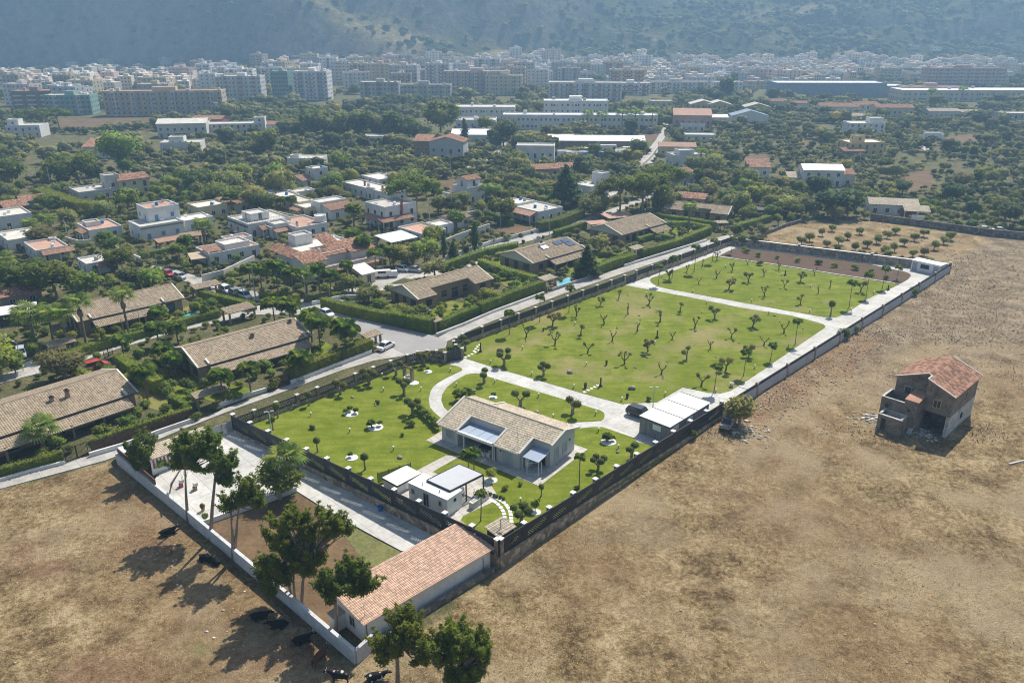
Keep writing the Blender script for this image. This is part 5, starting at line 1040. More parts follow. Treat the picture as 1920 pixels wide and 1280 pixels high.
house('large orange roofed villa with balconies behind feathery palms', 'the orange roofed villa', 588, 527, [(0, 3, 17, 15, 5.6, WP, FR), (-2, 0, 6, 6, 5.0, WP, 'm:tile_red'), (12, 1, 7, 7, 5.2, WP, 'm:tile_red'), (4, 15, 5, 4, 8, WP, FR)],
      ext=(('roofbit', (-2.2, 18.5, 4.9), (-2.2, 6, 4.9), (.6, 6, 6.2), (.6, 18.5, 6.2), 'tile_red'), ('roofbit', (4.5, 2.0, 5.0), (12, 2.0, 5.0), (12, 5.0, 6.2), (4.5, 5.0, 6.2), 'tile_red'), ('roofbit', (7.5, 4.5, 5.9), (12, 4.5, 5.9), (12, 12, 8.2), (7.5, 12, 8.2), 'tile_red'), ('porch', 1, -3, 18, 3, 2.3, 'tile_red'), ('trim', 1, -3.1, 3.05, 19, -2.9, 3.9, 'white_plaster'), ('ch', 1.2, 14, 5.5, 1.3), ('roofbit', (0, 18.2, 5.7), (3, 18.2, 5.7), (3, 21, 4.8), (0, 21, 4.8), 'tile_red')))
house('white house with round turret behind the orange villa', 'the turret house', 560, 449, [(0, 0, 10, 14, 3.6, WP, FT), (-4, 6, 5, 6, 4.2, WP, FR)], ext=(('cyl', 10, 4, 5.2, 1.8, WP), ('ch', 1, 2, 3, 1.6, 'white_plaster')))
house('white bungalow with red lean-to behind the turret house', 'the lean-to bungalow', 512, 447, [(0, 0, 8, 9, 3.3, WP, FR), (0, 9, 7, 6, 3, WP, FR)], ext=(('porch', 0, -2.6, 7, 2.6, 2.2, TC),))
house('small white cottage near the tall garden wall', 'the wall cottage', 845, 431, [(0, 0, 8, 6, 3.0, WP, 'g:terracotta')])
house('small beige gatehouse with grey roof on the building yard', 'the beige gatehouse', 681, 534, [(0, 0, 3.6, 5, 2.8, 'cream_plaster', 'm:metal_roof')])
house('low white house behind the willow trees', 'the house behind the willows', 792, 456, [(0, 0, 9, 12, 2.8, WP, FT), (9, 4, 6, 6, 3, WP, FR)])
house('red roofed cottage pair beyond the conifers', 'the red roofed cottages', 1000, 332, [(0, 0, 11, 9, 3.2, 'pink_plaster', 'g:tile_red'), (12, 4, 9, 8, 3.0, 'pale_plaster', 'g:tile_red')], ang=10)
house('white flat house with brown veranda beyond the back street', 'the brown veranda house', 1010, 420, [(0, 0, 11, 13, 4.0, WP, FR), (2, 12, 8, 8, 4.4, WP, FR)], ext=(('porch', -3, 1, 3, 12, 2.8, 'flat_terra', 'x'),))
house('white villa with parapets left of the big umbrella pine', 'the parapet villa by the pines', 1108, 376, [(0, 0, 9, 9, 5.0, WP, FR), (8, 2, 4, 5, 8.5, WP, FR)])
house('white house with pink gables right of the umbrella pines', 'the pink gabled house', 1278, 350, [(0, 0, 8, 8, 5.0, WP, 'g:tile_red'), (-7, 1, 7, 7, 3.6, 'pink_plaster', 'g:tile_red')])
house('terracotta roofed cottage behind the lane end villa', 'the terracotta cottage', 1266, 385, [(0, 0, 10, 8, 3, 'cream_plaster', 'g:tile_red')], ang=-25)
house('white two-storey house with blue shutters above the crossroads', 'the crossroads house', 1262, 313, [(0, 0, 15, 9, 5.2, WP, FR), (3, 1, 7, 6, 7.0, WP, FR)], ang=12, win='shutter_blue')
house('small white cottage with brown roof near the white roll of canvas', 'the brown roofed cottage', 1405, 331, [(0, 0, 8, 6, 4.0, WP, 'g:tile_red')], ang=-8)
house('white two-storey house with bright tin roof', 'the tin roofed house', 1504, 349, [(0, 0, 15, 10, 6.4, WP, 'g:metal_white'), (15, 2, 5, 6, 4.6, 'pale_plaster', 'm:tile_red'), (-5, 2, 5, 6, 3, 'pale_plaster', 'm:tile_pale')], ang=-6)
house('beige hip roofed villa with red walls behind the orchard', 'the red walled villa', 1628, 402, [(0, 0, 15, 9, 3.6, 'pale_plaster', 'g:tile_pale')], ang=-14, ext=(('porch', 10, -4, 8, 4, 2.6, 'tile_pale'), ('trim', 9.5, -.15, 0, 14.5, -.05, 2.6, 'brick_red')))
house('square yellow house with roof tower', 'the yellow tower house', 1590, 292, [(0, 0, 18, 12, 6.2, 'yellow_plaster', FR), (4, 3, 5, 5, 9.0, 'yellow_plaster', FR), (-4, -4, 10, 5, 2.8, 'brown_plaster', 'm:tile_red')], ang=6)
house('low white and blue gabled chalet', 'the blue gabled chalet', 1372, 234, [(0, 0, 22, 12, 5.5, WP, 'h:blue_grey'), (-18, 4, 16, 9, 4, WP, 'g:metal_white')], ang=-4)
house('yellow arched villa with white gable, leftmost of three', 'the leftmost yellow villa', 1294, 212, [(0, 0, 18, 12, 6.0, 'yellow_plaster', 'h:flat_roof')], ang=-4)
house('yellow arched villa with white gable, middle of three', 'the middle yellow villa', 1325, 213, [(0, 0, 17, 12, 6.0, 'yellow_plaster', 'h:flat_roof')], ang=-4)
house('yellow arched villa with white gable, right of three', 'the right yellow villa', 1396, 218, [(0, 0, 17, 12, 6.0, 'yellow_plaster', 'h:flat_roof')], ang=-4)
house('white modernist house with blue balcony', 'the modernist house', 1591, 251, [(0, 0, 20, 12, 6.0, WP, FR), (12, 3, 8, 7, 8.6, WP, FR)], ang=-3, ext=(('rail', 5, -.2, 14, -.2, 3),))
house('white house with wide orange roof in the far hamlet', 'the wide orange roof', 1536, 214, [(0, 0, 26, 14, 5, WP, 'g:tile_red')], ang=-8)
house('orange roofed house beside the wide orange roof', 'the second orange roof', 1603, 214, [(0, 0, 18, 12, 6, WP, 'g:tile_red')], ang=8)
house('three-storey house with red roof terraces in the far hamlet', 'the red terraced house', 1640, 224, [(0, 0, 24, 12, 7.5, 'cream_plaster', 'g:tile_red')], ang=-5)
house('beige hip roofed bungalow before the red terraced house', 'the beige hip bungalow', 1566, 226, [(0, 0, 20, 9, 3, 'cream_plaster', 'g:tile_pale')], ang=-4)
house('beige roofed house far right in the hamlet', 'the beige hamlet house', 1740, 222, [(0, 0, 20, 10, 4.6, 'pale_plaster', 'g:tile_pale'), (21, 0, 12, 9, 4, 'pale_plaster', 'g:tile_pale')], ang=-3)
house('grey half-built house at the right picture edge', 'the half-built house', 1876, 232, [(0, 0, 24, 12, 6.5, 'plain_concrete', FR)], ang=-3)
house('white cottage with red roof above the chalets', 'the chalet cottage', 1438, 205, [(0, 0, 14, 10, 5.6, WP, 'g:tile_red'), (16, -6, 14, 9, 5, WP, 'g:tile_red')], ang=-6)
house('pink walled house by the palm rows', 'the pink walled house', 1262, 243, [(0, 0, 22, 13, 8.5, 'pink_plaster', 'm:flat_terra'), (4, -6, 14, 6, 4, WP, FR)], ang=-8)
house('three-storey house with brown pitched roof and loggias', 'the brown pitched house', 806, 300, [(0, 0, 16, 12, 8.4, 'grey_plaster', 'h:tile_red'), (-8, 2, 8, 9, 8.4, 'beige_brick', 'm:tile_red')], ang=-8)
house('white three-storey house beside the caravan depot', 'the white depot house', 968, 309, [(0, 0, 17, 9, 8.6, WP, FR)], ang=-5, ext=(('rail', 0, -.6, 5, -.6, 5.8), ('porch', -3, -2, 5, 2, 2.6, TC)))
house('long open shed with white roof over parked caravans', 'the long caravan shed', 1036, 284, [(0, 6, 46, 8, 4.6, 'brown_plaster', 'm:metal_white')], ang=-3, win=None)
house('small yellow house behind the long caravan shed', 'the small yellow house', 1026, 271, [(0, 0, 14, 9, 4.6, 'yellow_plaster', FR)], ang=-4)
house('small white flat house amid olive groves', 'the olive grove house', 681, 271, [(0, 0, 12, 8, 4.4, WP, FR)], ang=-4)
house('low white house with crenellated roof amid the groves', 'the crenellated house', 540, 316, [(0, 0, 15, 10, 4.6, WP, FR), (1, 1, 4, 4, 5.6, WP, FR)], ang=-4)
house('white three-storey house below the brown roofs at far left', 'the far left white house', 14, 258, [(0, 0, 18, 12, 6.5, WP, FR), (0, 3, 6, 6, 9.4, WP, FR)], ang=6)
house('cream house with white gable amid dark trees', 'the white gabled grove house', 297, 259, [(0, 0, 26, 14, 7.6, 'pale_plaster', 'g:flat_roof')], ang=10)
house('long white and blue building with stair tower', 'the stair tower building', 386, 253, [(0, 0, 30, 12, 6, 'pale_plaster', FR), (27, 2, 6, 6, 9, WP, FR), (-16, 3, 15, 10, 4.4, WP, FR)], ang=8)
house('red brick gabled house beside the white gabled grove house', 'the brick gabled house', 362, 243, [(0, 0, 18, 11, 6, 'brick_red', 'g:tile_red')], ang=-4)
house('low white house with flat extensions in the grove', 'the flat extension house', 302, 287, [(0, 0, 19, 11, 5, WP, FR), (4, 2, 7, 6, 7.4, WP, FR)], ang=8)
house('white barn with rust roof behind the tall broad tree', 'the rust barn', 158, 297, [(0, 0, 15, 12, 5.4, WP, 'm:tile_red')], ang=4)
house('white and orange cottage among poplars', 'the poplar cottage', 476, 248, [(0, 0, 15, 10, 4.4, WP, 'g:tile_red')], ang=-4)
house('white low workshop left of the depot road', 'the white workshop', 846, 264, [(0, 0, 24, 9, 3.4, WP, 'm:metal_white')], ang=-3, win=None)
house('pale flat house beyond the palm rows', 'the pale flat house', 1218, 208, [(0, 0, 16, 10, 7, 'cream_plaster', FR)], ang=-3)
house('grey roofed bungalow in the right hand groves', 'the grey grove bungalow', 1284, 265, [(0, 0, 16, 9, 3.6, 'pale_plaster', FR)], ang=-6)
house('brown roofed farmhouse right of the depot lane', 'the brown farmhouse', 1236, 292, [(0, 0, 17, 10, 4.4, 'cream_plaster', 'g:flat_terra')], ang=-6)
house('red roofed shed beside the bare orchard plot', 'the orchard plot shed', 1400, 320, [(0, 0, 9, 6, 3, 'brown_plaster', 'm:tile_red')], ang=-6, win=None)
# ------------------------------------------------------------------ school, workshops
def block(label, short, u, v, wd, d, fl, wm, ang=0, roof='flat_roof', fh=3.1, cols=None, balc=0, name='apartment_block', cat='building', group=None, short_lm=True, p=None, rim=.5, detail=True):
    p = p or P(u, v); a = R(ang); o = thing(name, label, cat, p, a, group); h = fl * fh + .8; mb = MB(); shell(mb, 0, 0, wd, d, -1.5, h, rim, .4); part('wall', mb, wm, o)
    c, s = math.cos(a), math.sin(a)
    n = max(1, round(wd / d)); [OBST.append((p.x + wd * (i + .5) / n * c - d / 2 * s, p.y + wd * (i + .5) / n * s + d / 2 * c, d * .6 + 2)) for i in range(n)]
    part('roof', MB().quad((.3, .3, h - rim), (wd - .3, .3, h - rim), (wd - .3, d - .3, h - rim), (.3, d - .3, h - rim)), roof, o)
    if short: lm((p.x + wd / 2 * c, p.y + wd / 2 * s), short)
    if detail:
        w_ = MB(); cols = cols or max(2, int(wd / 3.7))
        for f in range(fl):
            z = f * fh + 1.1
            for i in range(cols): x = wd * (i + .5) / cols; hw = .5 if (i * 7 + f) % 5 else .75; w_.b2(x - hw, -.06, z, x + hw, .05, z + 1.35)
            for i in range(max(1, int(d / 4))):
                y = d * (i + .5) / max(1, int(d / 4)); w_.b2(-.06, y - .6, z, .05, y + .6, z + 1.4); w_.b2(wd - .05, y - .6, z, wd + .06, y + .6, z + 1.4)
        part('window_grid', w_, 'town_glass' if d < 40 else 'glass', o, 'stuff')
        if balc:
            b_ = MB()
            for f in range(1, fl):
                for i in range(balc): x = wd * (i + .5) / balc; hw = wd / balc * .3; b_.b2(x - hw, -1.3, f * fh, x + hw, -.02, f * fh + .15); b_.b2(x - hw, -1.3, f * fh + .15, x + hw, -1.2, f * fh + 1.0)
            part('balcony_tier', b_, rnd.choice(['pale_plaster', 'brown_plaster', 'metal_grey', 'brick_red']) if wm != 'beige_brick' else 'brown_plaster', o, 'stuff')
        if wd > 19:
            v_ = MB(); nb = max(1, int(wd / rnd.uniform(9, 12)))
            for i in range(nb): x = wd * (i + .5) / nb + rnd.uniform(-.6, .6); v_.b2(x - 1.5, -.5, -1.5, x + 1.5, .1, h - .3)
            for f in range(fl):
                for i in range(nb): x = wd * (i + .5) / nb; v_.b2(x - .7, -.58, f * fh + 1.2, x + .7, -.48, f * fh + 2.2, 1)
            if nb > 1 or fl > 4: part('stair_bay', v_, [rnd.choice(['brown_plaster', 'rose_plaster', 'cream_plaster', 'pale_plaster', 'grey_plaster']) if 'school' not in name else 'white_plaster', 'town_glass'], o, 'stuff')
        rb = MB()
        for i in range(rnd.randint(2, 4)): rb.box(rnd.uniform(2, wd - 2), rnd.uniform(2, d - 2), h - rim, rnd.uniform(1.2, 3), rnd.uniform(1.2, 2.6), rnd.uniform(.9, 2.0))
        part('roof_box', rb, rnd.choice(['pale_plaster', 'grey_plaster', 'metal_white', 'tile_tan']), o, 'stuff')
        if fl > 2: m2 = MB(); m2.b2(wd * .4, d * .35, h - rim, wd * .6, d * .75, h + 2.2); part('stair_head', m2, wm, o)
    return o
block('long white two-storey school with rows of windows', 'the school', 943, 242, 92, 14, 2, WP, -2, 'metal_white', 3.8, 34, name='school', cat='school')
block('white upper school hall behind the long school', 'the upper school hall', 1019, 225, 42, 16, 3, WP, -2, 'metal_white', 3.8, 12, name='school', cat='school')
block('pale school gymnasium left of the long school', 'the gymnasium', 850, 226, 40, 18, 2, 'pale_plaster', -2, 'flat_roof', 3.9, 12, name='school', cat='school')
block('low white school wing beside the car park', 'the low school wing', 855, 240, 24, 16, 1, WP, -2, 'flat_roof', 4, 6, name='school', cat='school')
block('blue grey windowless warehouse with pale roof edge', 'the blue grey warehouse', 1454, 182, 93, 30, 3, 'blue_grey', -1, 'metal_white', 3.6, detail=False, name='warehouse', cat='warehouse')
block('lower blue grey warehouse extension', 'the lower warehouse', 1590, 182, 50, 26, 2, 'blue_grey', -1, 'metal_white', 4.2, detail=False, name='warehouse', cat='warehouse')
block('long works hall with white roof at the right edge', 'the long works hall', 1690, 190, 190, 26, 2, 'cream_plaster', -1, 'metal_white', 3.6, 46, name='warehouse', cat='warehouse', rim=-.6)
# named apartment blocks
block('long brown six-storey apartment block with window bays', 'the long brown block', 199, 218, 78, 14, 5, 'sand_plaster', 6, 'flat_terra', 3.1, 22, 9)
block('white tower block with brown balcony columns', 'the white balcony tower', 415, 190, 33, 16, 6, WP, 2, 'flat_roof', 3.1, 10, 4)
block('white slab block with narrow window columns right of green scaffold', 'the white slab block', 553, 188, 28, 16, 7, WP, -3, 'flat_roof', 3.1, 9, 3)
block('pale block clad in green scaffold netting', 'the green scaffold block', 512, 188, 14, 14, 7, 'green_plaster', -3, 'flat_roof', 3.1, 7)
block('green four-storey block behind brown roofs', 'the green block', 88, 216, 30, 16, 4, 'green_plaster', 8, 'flat_roof', 3.1, 9, 4)
block('white and brown block near the umbrella pines', 'the white and brown block', 26, 206, 28, 16, 4, 'brown_plaster', 8, 'flat_terra', 3.1, 8, 3)
block('grey concrete frame building with open floors, left one', 'the left concrete frame', 676, 187, 32, 14, 4, 'plain_concrete', -2, 'flat_roof', 3.3, 10)
block('grey concrete frame building with open floors, right one', 'the right concrete frame', 742, 185, 46, 14, 3, 'plain_concrete', -2, 'flat_roof', 3.5, 14)
block('white six-storey block with dark balconies nearest the school', 'the dark balcony block', 1028, 197, 56, 16, 5, WP, -6, 'flat_roof', 3.2, 14, 7)
block('orange yellow block behind the dark balcony block', 'the orange yellow block', 1142, 172, 32, 16, 6, 'sand_plaster', -3, 'flat_roof', 3.1, 9, 3)
block('rust red seven-storey block in the town centre', 'the rust red block', 832, 176, 58, 14, 6, 'rose_plaster', -4, 'flat_roof', 3.1, 16, 6)
block('pale pink block with roof boxes beside the concrete frames', 'the pale pink block', 910, 178, 32, 15, 5, 'cream_plaster', -3, 'flat_roof', 3.1, 8)
block('wide pink six-storey slab on the right side of town', 'the wide pink slab', 1735, 168, 72, 15, 6, 'rose_plaster', -2, 'flat_terra', 3.1, 22, 8)
block('rose four-storey block below the mountain at right', 'the rose block', 1690, 186, 50, 14, 3, 'rose_plaster', -2, 'flat_terra', 3.1, 14)
block('tall cream block seen against the lit tan slope', 'the tall cream block', 676, 133, 74, 14, 5, 'cream_plaster', -2, 'flat_roof', 3.1, 16, 5)
block('white block with balconies right of the dark balcony block', 'the small white balcony block', 1145, 178, 34, 14, 3, WP, -4, 'flat_roof', 3.1, 10, 4)
block('pink roofed white row houses right of town', 'the white row houses', 1208, 175, 56, 13, 3, WP, -3, 'flat_terra', 3.1, 16, 5)
# ------------------------------------------------------------------ the rest of the town
TOWN = []; town_pts = []
for o in list(bpy.data.objects):
    if o.name.startswith(('apartment_block', 'school', 'warehouse')) and o.parent is None: town_pts.append((o.location.x, o.location.y, 34 if 'warehouse' in o.name else 26))
cols_l = [('white_plaster', 'white'), ('cream_plaster', 'cream'), ('pale_plaster', 'off-white'), ('rose_plaster', 'rose'), ('grey_plaster', 'grey'), ('sand_plaster', 'sand-coloured'), ('cream_plaster', 'cream'), ('pale_plaster', 'off-white'), ('white_plaster', 'white'), ('white_plaster', 'white'), ('sand_plaster', 'sand-coloured')]
def town(regions, fl, n, minu=1.0, w=(14, 26)):
    k = 0; tries = 0
    while k < n and tries < n * 60:
        tries += 1; x0, x1, y0, y1 = rnd.choice(regions); u, v = rnd.uniform(x0, x1), rnd.uniform(y0, y1); p = P(u, v); wd, d = rnd.uniform(*w), rnd.uniform(11, 15)
        if any((p.x - a) ** 2 / 1.2 + ((p.y - b) * .75) ** 2 < (r * minu) ** 2 for a, b, r in town_pts): continue
        f = rnd.randint(*fl); wm, cn = rnd.choice(cols_l)
        o = block('', None, 0, 0, wd, d, f, wm, rnd.choice([-4, 5, 14, -14]) + rnd.uniform(-4, 4), rnd.choice(['flat_roof', 'flat_roof', 'flat_terra']), 3.1, None, rnd.choice([0, 2, 3]) if f > 2 else 0, p=p, group='buildings of the hillside town')
        TOWN.append((o, p.x, p.y, f"{cn} {['', 'single-storey', 'two-storey', 'three-storey', 'four-storey', 'five-storey', 'six-storey', 'seven-storey', 'eight-storey'][f]} town building")); town_pts.append((p.x, p.y, wd * .62 + 3)); k += 1
town([(410, 660, 136, 182), (640, 1000, 130, 176)], (5, 7), 44, .9, (18, 30))
town([(0, 130, 168, 208), (225, 410, 166, 190), (300, 420, 140, 165)], (3, 5), 24, .9)
town([(900, 1180, 114, 150), (560, 960, 126, 150), (940, 1190, 120, 168)], (3, 6), 60, .85)
town([(1185, 1560, 118, 152), (1300, 1560, 128, 160)], (2, 4), 84, .7, (11, 20))
town([(1560, 1920, 128, 152)], (2, 4), 22, .9); town([(1190, 1450, 150, 178)], (2, 3), 12, 1.1)
town([(40, 400, 118, 145), (480, 640, 108, 130), (1490, 1600, 62, 72), (1690, 1760, 90, 104), (980, 1200, 112, 118)], (1, 2), 22, 1.3, (9, 16))
def town_mass(name, regions, n, label, seed):
    g = random.Random(seed); mb = MB(); tn = []; k = tries = 0
    def put_(c0, col): tn.extend([col] * (len(mb.v) - c0))
    while k < n and tries < n * 30:
        tries += 1; x0, x1, y0, y1 = g.choice(regions); p = P(g.uniform(x0, x1), g.uniform(y0, y1)); w_, d_, f = g.uniform(8, 16), g.uniform(8, 12), g.choice([1, 2, 2, 3, 3, 4])
        if any((p.x - a) ** 2 + ((p.y - b) * .8) ** 2 < (r * .62) ** 2 for a, b, r in town_pts): continue
        town_pts.append((p.x, p.y, w_ * .62)); an = g.uniform(-.35, .35); c, s = math.cos(an), math.sin(an); k += 1; c0 = len(mb.v); mb.box(p.x, p.y, p.z - 2, w_, d_, 2.6 + f * 3, an); put_(c0, g.uniform(.13, .95)); c0 = len(mb.v); mb.box(p.x + g.uniform(-2, 2), p.y, p.z + .6 + f * 3, w_ * .4, d_ * .5, 1.8, an); put_(c0, g.uniform(.13, .9)); c0 = len(mb.v)
        for i in range(f):
            for j in (-.28, 0, .28): q = j * w_; mb.box(p.x + q * c + (d_ / 2) * s, p.y + q * s - (d_ / 2) * c, p.z + i * 3 + 1, 1.2, .15, 1.4, an)
        put_(c0, .02)
    me = mb.mesh(name, ['town_wall']); at = me.attributes.new('tint', 'FLOAT', 'POINT'); at.data.foreach_set('value', tn); o = link(name, me, kind='stuff'); o['label'] = label
town_mass('distant_town', [(1180, 1600, 112, 152), (1180, 1600, 120, 160), (880, 1200, 112, 140), (480, 900, 120, 140), (1600, 1900, 118, 150), (0, 420, 140, 175)], 520, 'small houses of the town at the mountain foot', 3)
far = [l for l in LM if l[1] > 560]
auto_label(TOWN, far)
# ------------------------------------------------------------------ foliage
def ico(n):
    bm = bmesh.new(); bmesh.ops.create_icosphere(bm, subdivisions=n, radius=1); v = np.array([x.co[:] for x in bm.verts]); f = np.array([[q.index for q in x.verts] for x in bm.faces]); bm.free(); return v, f
ICO = {1: ico(1), 2: ico(2)}
def facing(T, nr):
    """wind every triangle so that its face agrees with its shading normal"""
    f = (np.cross(T[:, 1] - T[:, 0], T[:, 2] - T[:, 0]) * nr).sum(1) < 0; T[f] = T[f][:, ::-1]; return T.reshape(-1, 3)
def cloud(clumps, n, leaf, seed=0, hull=.84, up=.35, flat=1.0, hs=1, elong=1.7):
    """leaf-sized triangles over the outside of ellipsoid clumps plus a ragged dark core in each"""
    g = np.random.default_rng(seed); c = np.array(clumps, float); C, Rr = c[:, :3], c[:, 3:6]
    wgt = (Rr[:, 0] * Rr[:, 1]) ** .8 + 1e-6; idx = g.choice(len(c), n, p=wgt / wgt.sum())
    d = g.normal(size=(n, 3)); d /= np.linalg.norm(d, axis=1, keepdims=True); r = .72 + .42 * g.random((n, 1)) ** .8
    p = C[idx] + d * Rr[idx] * r
    nr = d * .75 + np.array([0, 0, .35 + up]) + .5 * g.normal(size=(n, 3)); nr /= np.linalg.norm(nr, axis=1, keepdims=True); Nn = np.repeat(nr, 3, 0)
    t1 = np.cross(nr, g.normal(size=(n, 3))); t1 /= np.linalg.norm(t1, axis=1, keepdims=True) + 1e-9; t2 = np.cross(nr, t1) + .25 * nr * g.normal(size=(n, 1))
    s = leaf * (.6 + .8 * g.random((n, 1)))
    V = facing(np.stack([p - t1 * s * .5, p + t1 * s * .5, p + t2 * s * elong * .7], 1), nr)
    F = np.arange(3 * n).reshape(-1, 3)
    if hull:
        iv, jf = ICO[hs]; vs, fs, ns = [V], [F], [Nn]; o = len(V)
        for k in range(len(c)):
            j = 1 + .28 * (g.random(len(iv)) - .5); vs.append(C[k] + iv * Rr[k] * (hull * j)[:, None]); fs.append(jf + o); ns.append(iv); o += len(iv)
        V, F, Nn = np.concatenate(vs), np.concatenate(fs), np.concatenate(ns)
    return V, F, Nn
def crownmesh(name, mats, *a, **k): V, F, Nn = cloud(*a, **k); return npmesh(name, V, F, mats, Nn)
def clumpset(seed, n, R0, h, zc, spread=1.0, rr=(.42, .62), sq=.85):
    g = random.Random(seed); out = []
    for i in range(n):
        a, q = g.uniform(0, 6.28), math.sqrt(g.random()) * .68; z = g.uniform(-.55, .6)
        k = math.sqrt(max(.1, 1 - z * z)); r = g.uniform(*rr); out.append((math.cos(a) * q * R0 * k * spread, math.sin(a) * q * R0 * k * spread, zc + z * h, R0 * r, R0 * r, R0 * r * sq))
    return out
def trunkmesh(seed, h, r, lean=.1, limbs=3, top=None, mat='bark', spread=.5):
    g = random.Random(seed); mb = MB(); top = top or h * .6; x, y = g.uniform(-lean, lean), g.uniform(-lean, lean)
    mb.tube([(0, 0, -.3), (x * .4, y * .4, top * .5), (x, y, top)], [r, r * .8, r * .6], 6)
    for i in range(limbs):
        a = 6.28 * i / limbs + g.uniform(-.5, .5); q = h * spread * g.uniform(.5, .9); mb.tube([(x, y, top * .95), (x + math.cos(a) * q * .5, y + math.sin(a) * q * .5, top + (h - top) * .45), (x + math.cos(a) * q, y + math.sin(a) * q, top + (h - top) * .75)], [r * .5, r * .35, r * .15], 5)
    return mb.mesh('trunk', [mat])
class Kind:
    def __init__(s, name, cat, leafs, nvar, crowns, trunks): s.name, s.cat, s.leafs = name, cat, leafs; s.cm = {}; s.crowns, s.trunks = crowns, trunks; s.nvar = nvar; s.tm = {}
    def make(s, p, h, label, group, leaf=None, var=None, rot=None, sx=1.0):
        var = rnd.randrange(s.nvar) if var is None else var; leaf = leaf or s.leafs[0]
        if (var, leaf) not in s.cm: s.cm[var, leaf] = crownmesh('crown', [leaf], **s.crowns(var))
        if var not in s.tm: s.tm[var] = s.trunks(var)
        o = thing(s.name, label, s.cat, (p[0], p[1], p[2] if len(p) > 2 else 0), rnd.uniform(0, 6.28) if rot is None else rot, group, (h * sx, h * sx, h))
        link('trunk', s.tm[var], o); link('crown', s.cm[var, leaf], o); return o
# every kind is built one unit tall and scaled
K = {}
K['broad'] = Kind('broadleaf_tree', 'tree', ['leaf_green'], 6, lambda v: dict(clumps=clumpset(v, 9 + v % 3, .46, .30, .60), n=950, leaf=.062, seed=v), lambda v: trunkmesh(v, .8, .035))
K['olive'] = Kind('olive_tree', 'tree', ['leaf_olive'], 6, lambda v: dict(clumps=clumpset(50 + v, 8, .52, .27, .56), n=900, leaf=.058, seed=50 + v, elong=2.2), lambda v: trunkmesh(50 + v, .75, .05))
K['shrub'] = Kind('shrub', 'shrub', ['leaf_green'], 4, lambda v: dict(clumps=clumpset(90 + v, 6, .62, .30, .45), n=420, leaf=.10, seed=90 + v), lambda v: trunkmesh(v, .5, .03))
K['tall'] = Kind('poplar_tree', 'tree', ['leaf_olive_dark'], 4, lambda v: dict(clumps=[(x, y, z, a, a, a * 1.5) for x, y, z, a, b, c in clumpset(120 + v, 10, .24, .40, .54, 1.1, (.45, .7))], n=900, leaf=.05, seed=120 + v), lambda v: trunkmesh(120 + v, .8, .022))
def pine_cl(v):
    g = random.Random(150 + v); out = []
    for i in range(17):
        a, q = g.uniform(0, 6.28), math.sqrt(g.random()) * .46; r = g.uniform(.12, .19); out.append((math.cos(a) * q, math.sin(a) * q, .80 - q * q * .75 + g.uniform(-.05, .06), r, r, r * .6))
    return out
K['pine'] = Kind('umbrella_pine', 'tree', ['leaf_pine'], 3, lambda v: dict(clumps=pine_cl(v), n=2600, leaf=.035, seed=150 + v, up=.6), lambda v: trunkmesh(150 + v, .95, .028, .04, 6, .5, 'bark', .36))
K['cypress'] = Kind('cypress_tree', 'tree', ['leaf_dark'], 3, lambda v: dict(clumps=[(random.Random(v * 9 + i).uniform(-.02, .02), random.Random(v * 7 + i).uniform(-.02, .02), .08 + i * .1, .105 * math.sin(.35 + 2.65 * (i + .5) / 9.5) + .012, .105 * math.sin(.35 + 2.65 * (i + .5) / 9.5) + .012, .10) for i in range(9)], n=900, leaf=.030, seed=170 + v), lambda v: trunkmesh(v, .3, .02, 0, 0))
K['conifer'] = Kind('conifer_tree', 'tree', ['leaf_dark'], 3, lambda v: dict(clumps=[(.26 * (1 - z) * math.cos(a), .26 * (1 - z) * math.sin(a), z, .16 * (1.12 - z), .16 * (1.12 - z), .07) for z, a in [(.1 + .87 * i / 26, i * 2.4) for i in range(26)]], n=1700, leaf=.045, seed=180 + v), lambda v: trunkmesh(v, .9, .022, 0, 0, .85))
def garden_olive(v):
    """pruned olive: short gnarled trunk forking into bare limbs with small tufts"""
    g = random.Random(200 + v); mb = MB(); cl = []; th = g.uniform(.28, .42); x, y = g.uniform(-.06, .06), g.uniform(-.06, .06)
    mb.tube([(0, 0, -.05), (x * .3, y * .5, th * .5), (x, y, th)], [.075, .055, .05], 6); nb = g.randint(2, 4); full = v % 3
    for i in range(nb):
        a = 6.28 * i / nb + g.uniform(-.6, .6); q = g.uniform(.22, .42); zt = g.uniform(.72, .98); e = (x + math.cos(a) * q, y + math.sin(a) * q, zt); m_ = (x + math.cos(a) * q * .62, y + math.sin(a) * q * .62, th + (zt - th) * .45); mb.tube([(x, y, th * .95), m_, e], [.042, .034, .016], 5)
        for k in range(2): mb.tube([m_, (m_[0] + g.uniform(-.16, .16), m_[1] + g.uniform(-.16, .16), m_[2] + g.uniform(.12, .3))], [.022, .008], 4)
        r = (.055, .095, .165)[full] * g.uniform(.8, 1.2)
        for k in range((1, 2, 3)[full]): cl.append((e[0] + g.uniform(-.1, .1), e[1] + g.uniform(-.1, .1), e[2] + g.uniform(-.1, .08), r, r, r * .8))
    return mb.mesh('trunk', ['bark_dark']), crownmesh('crown', ['leaf_olive'], clumps=cl, n=(70, 150, 300)[full] * max(1, len(cl) // 2), leaf=.05, seed=200 + v, hull=(0, 0, .55)[full], elong=2)
GO = {}
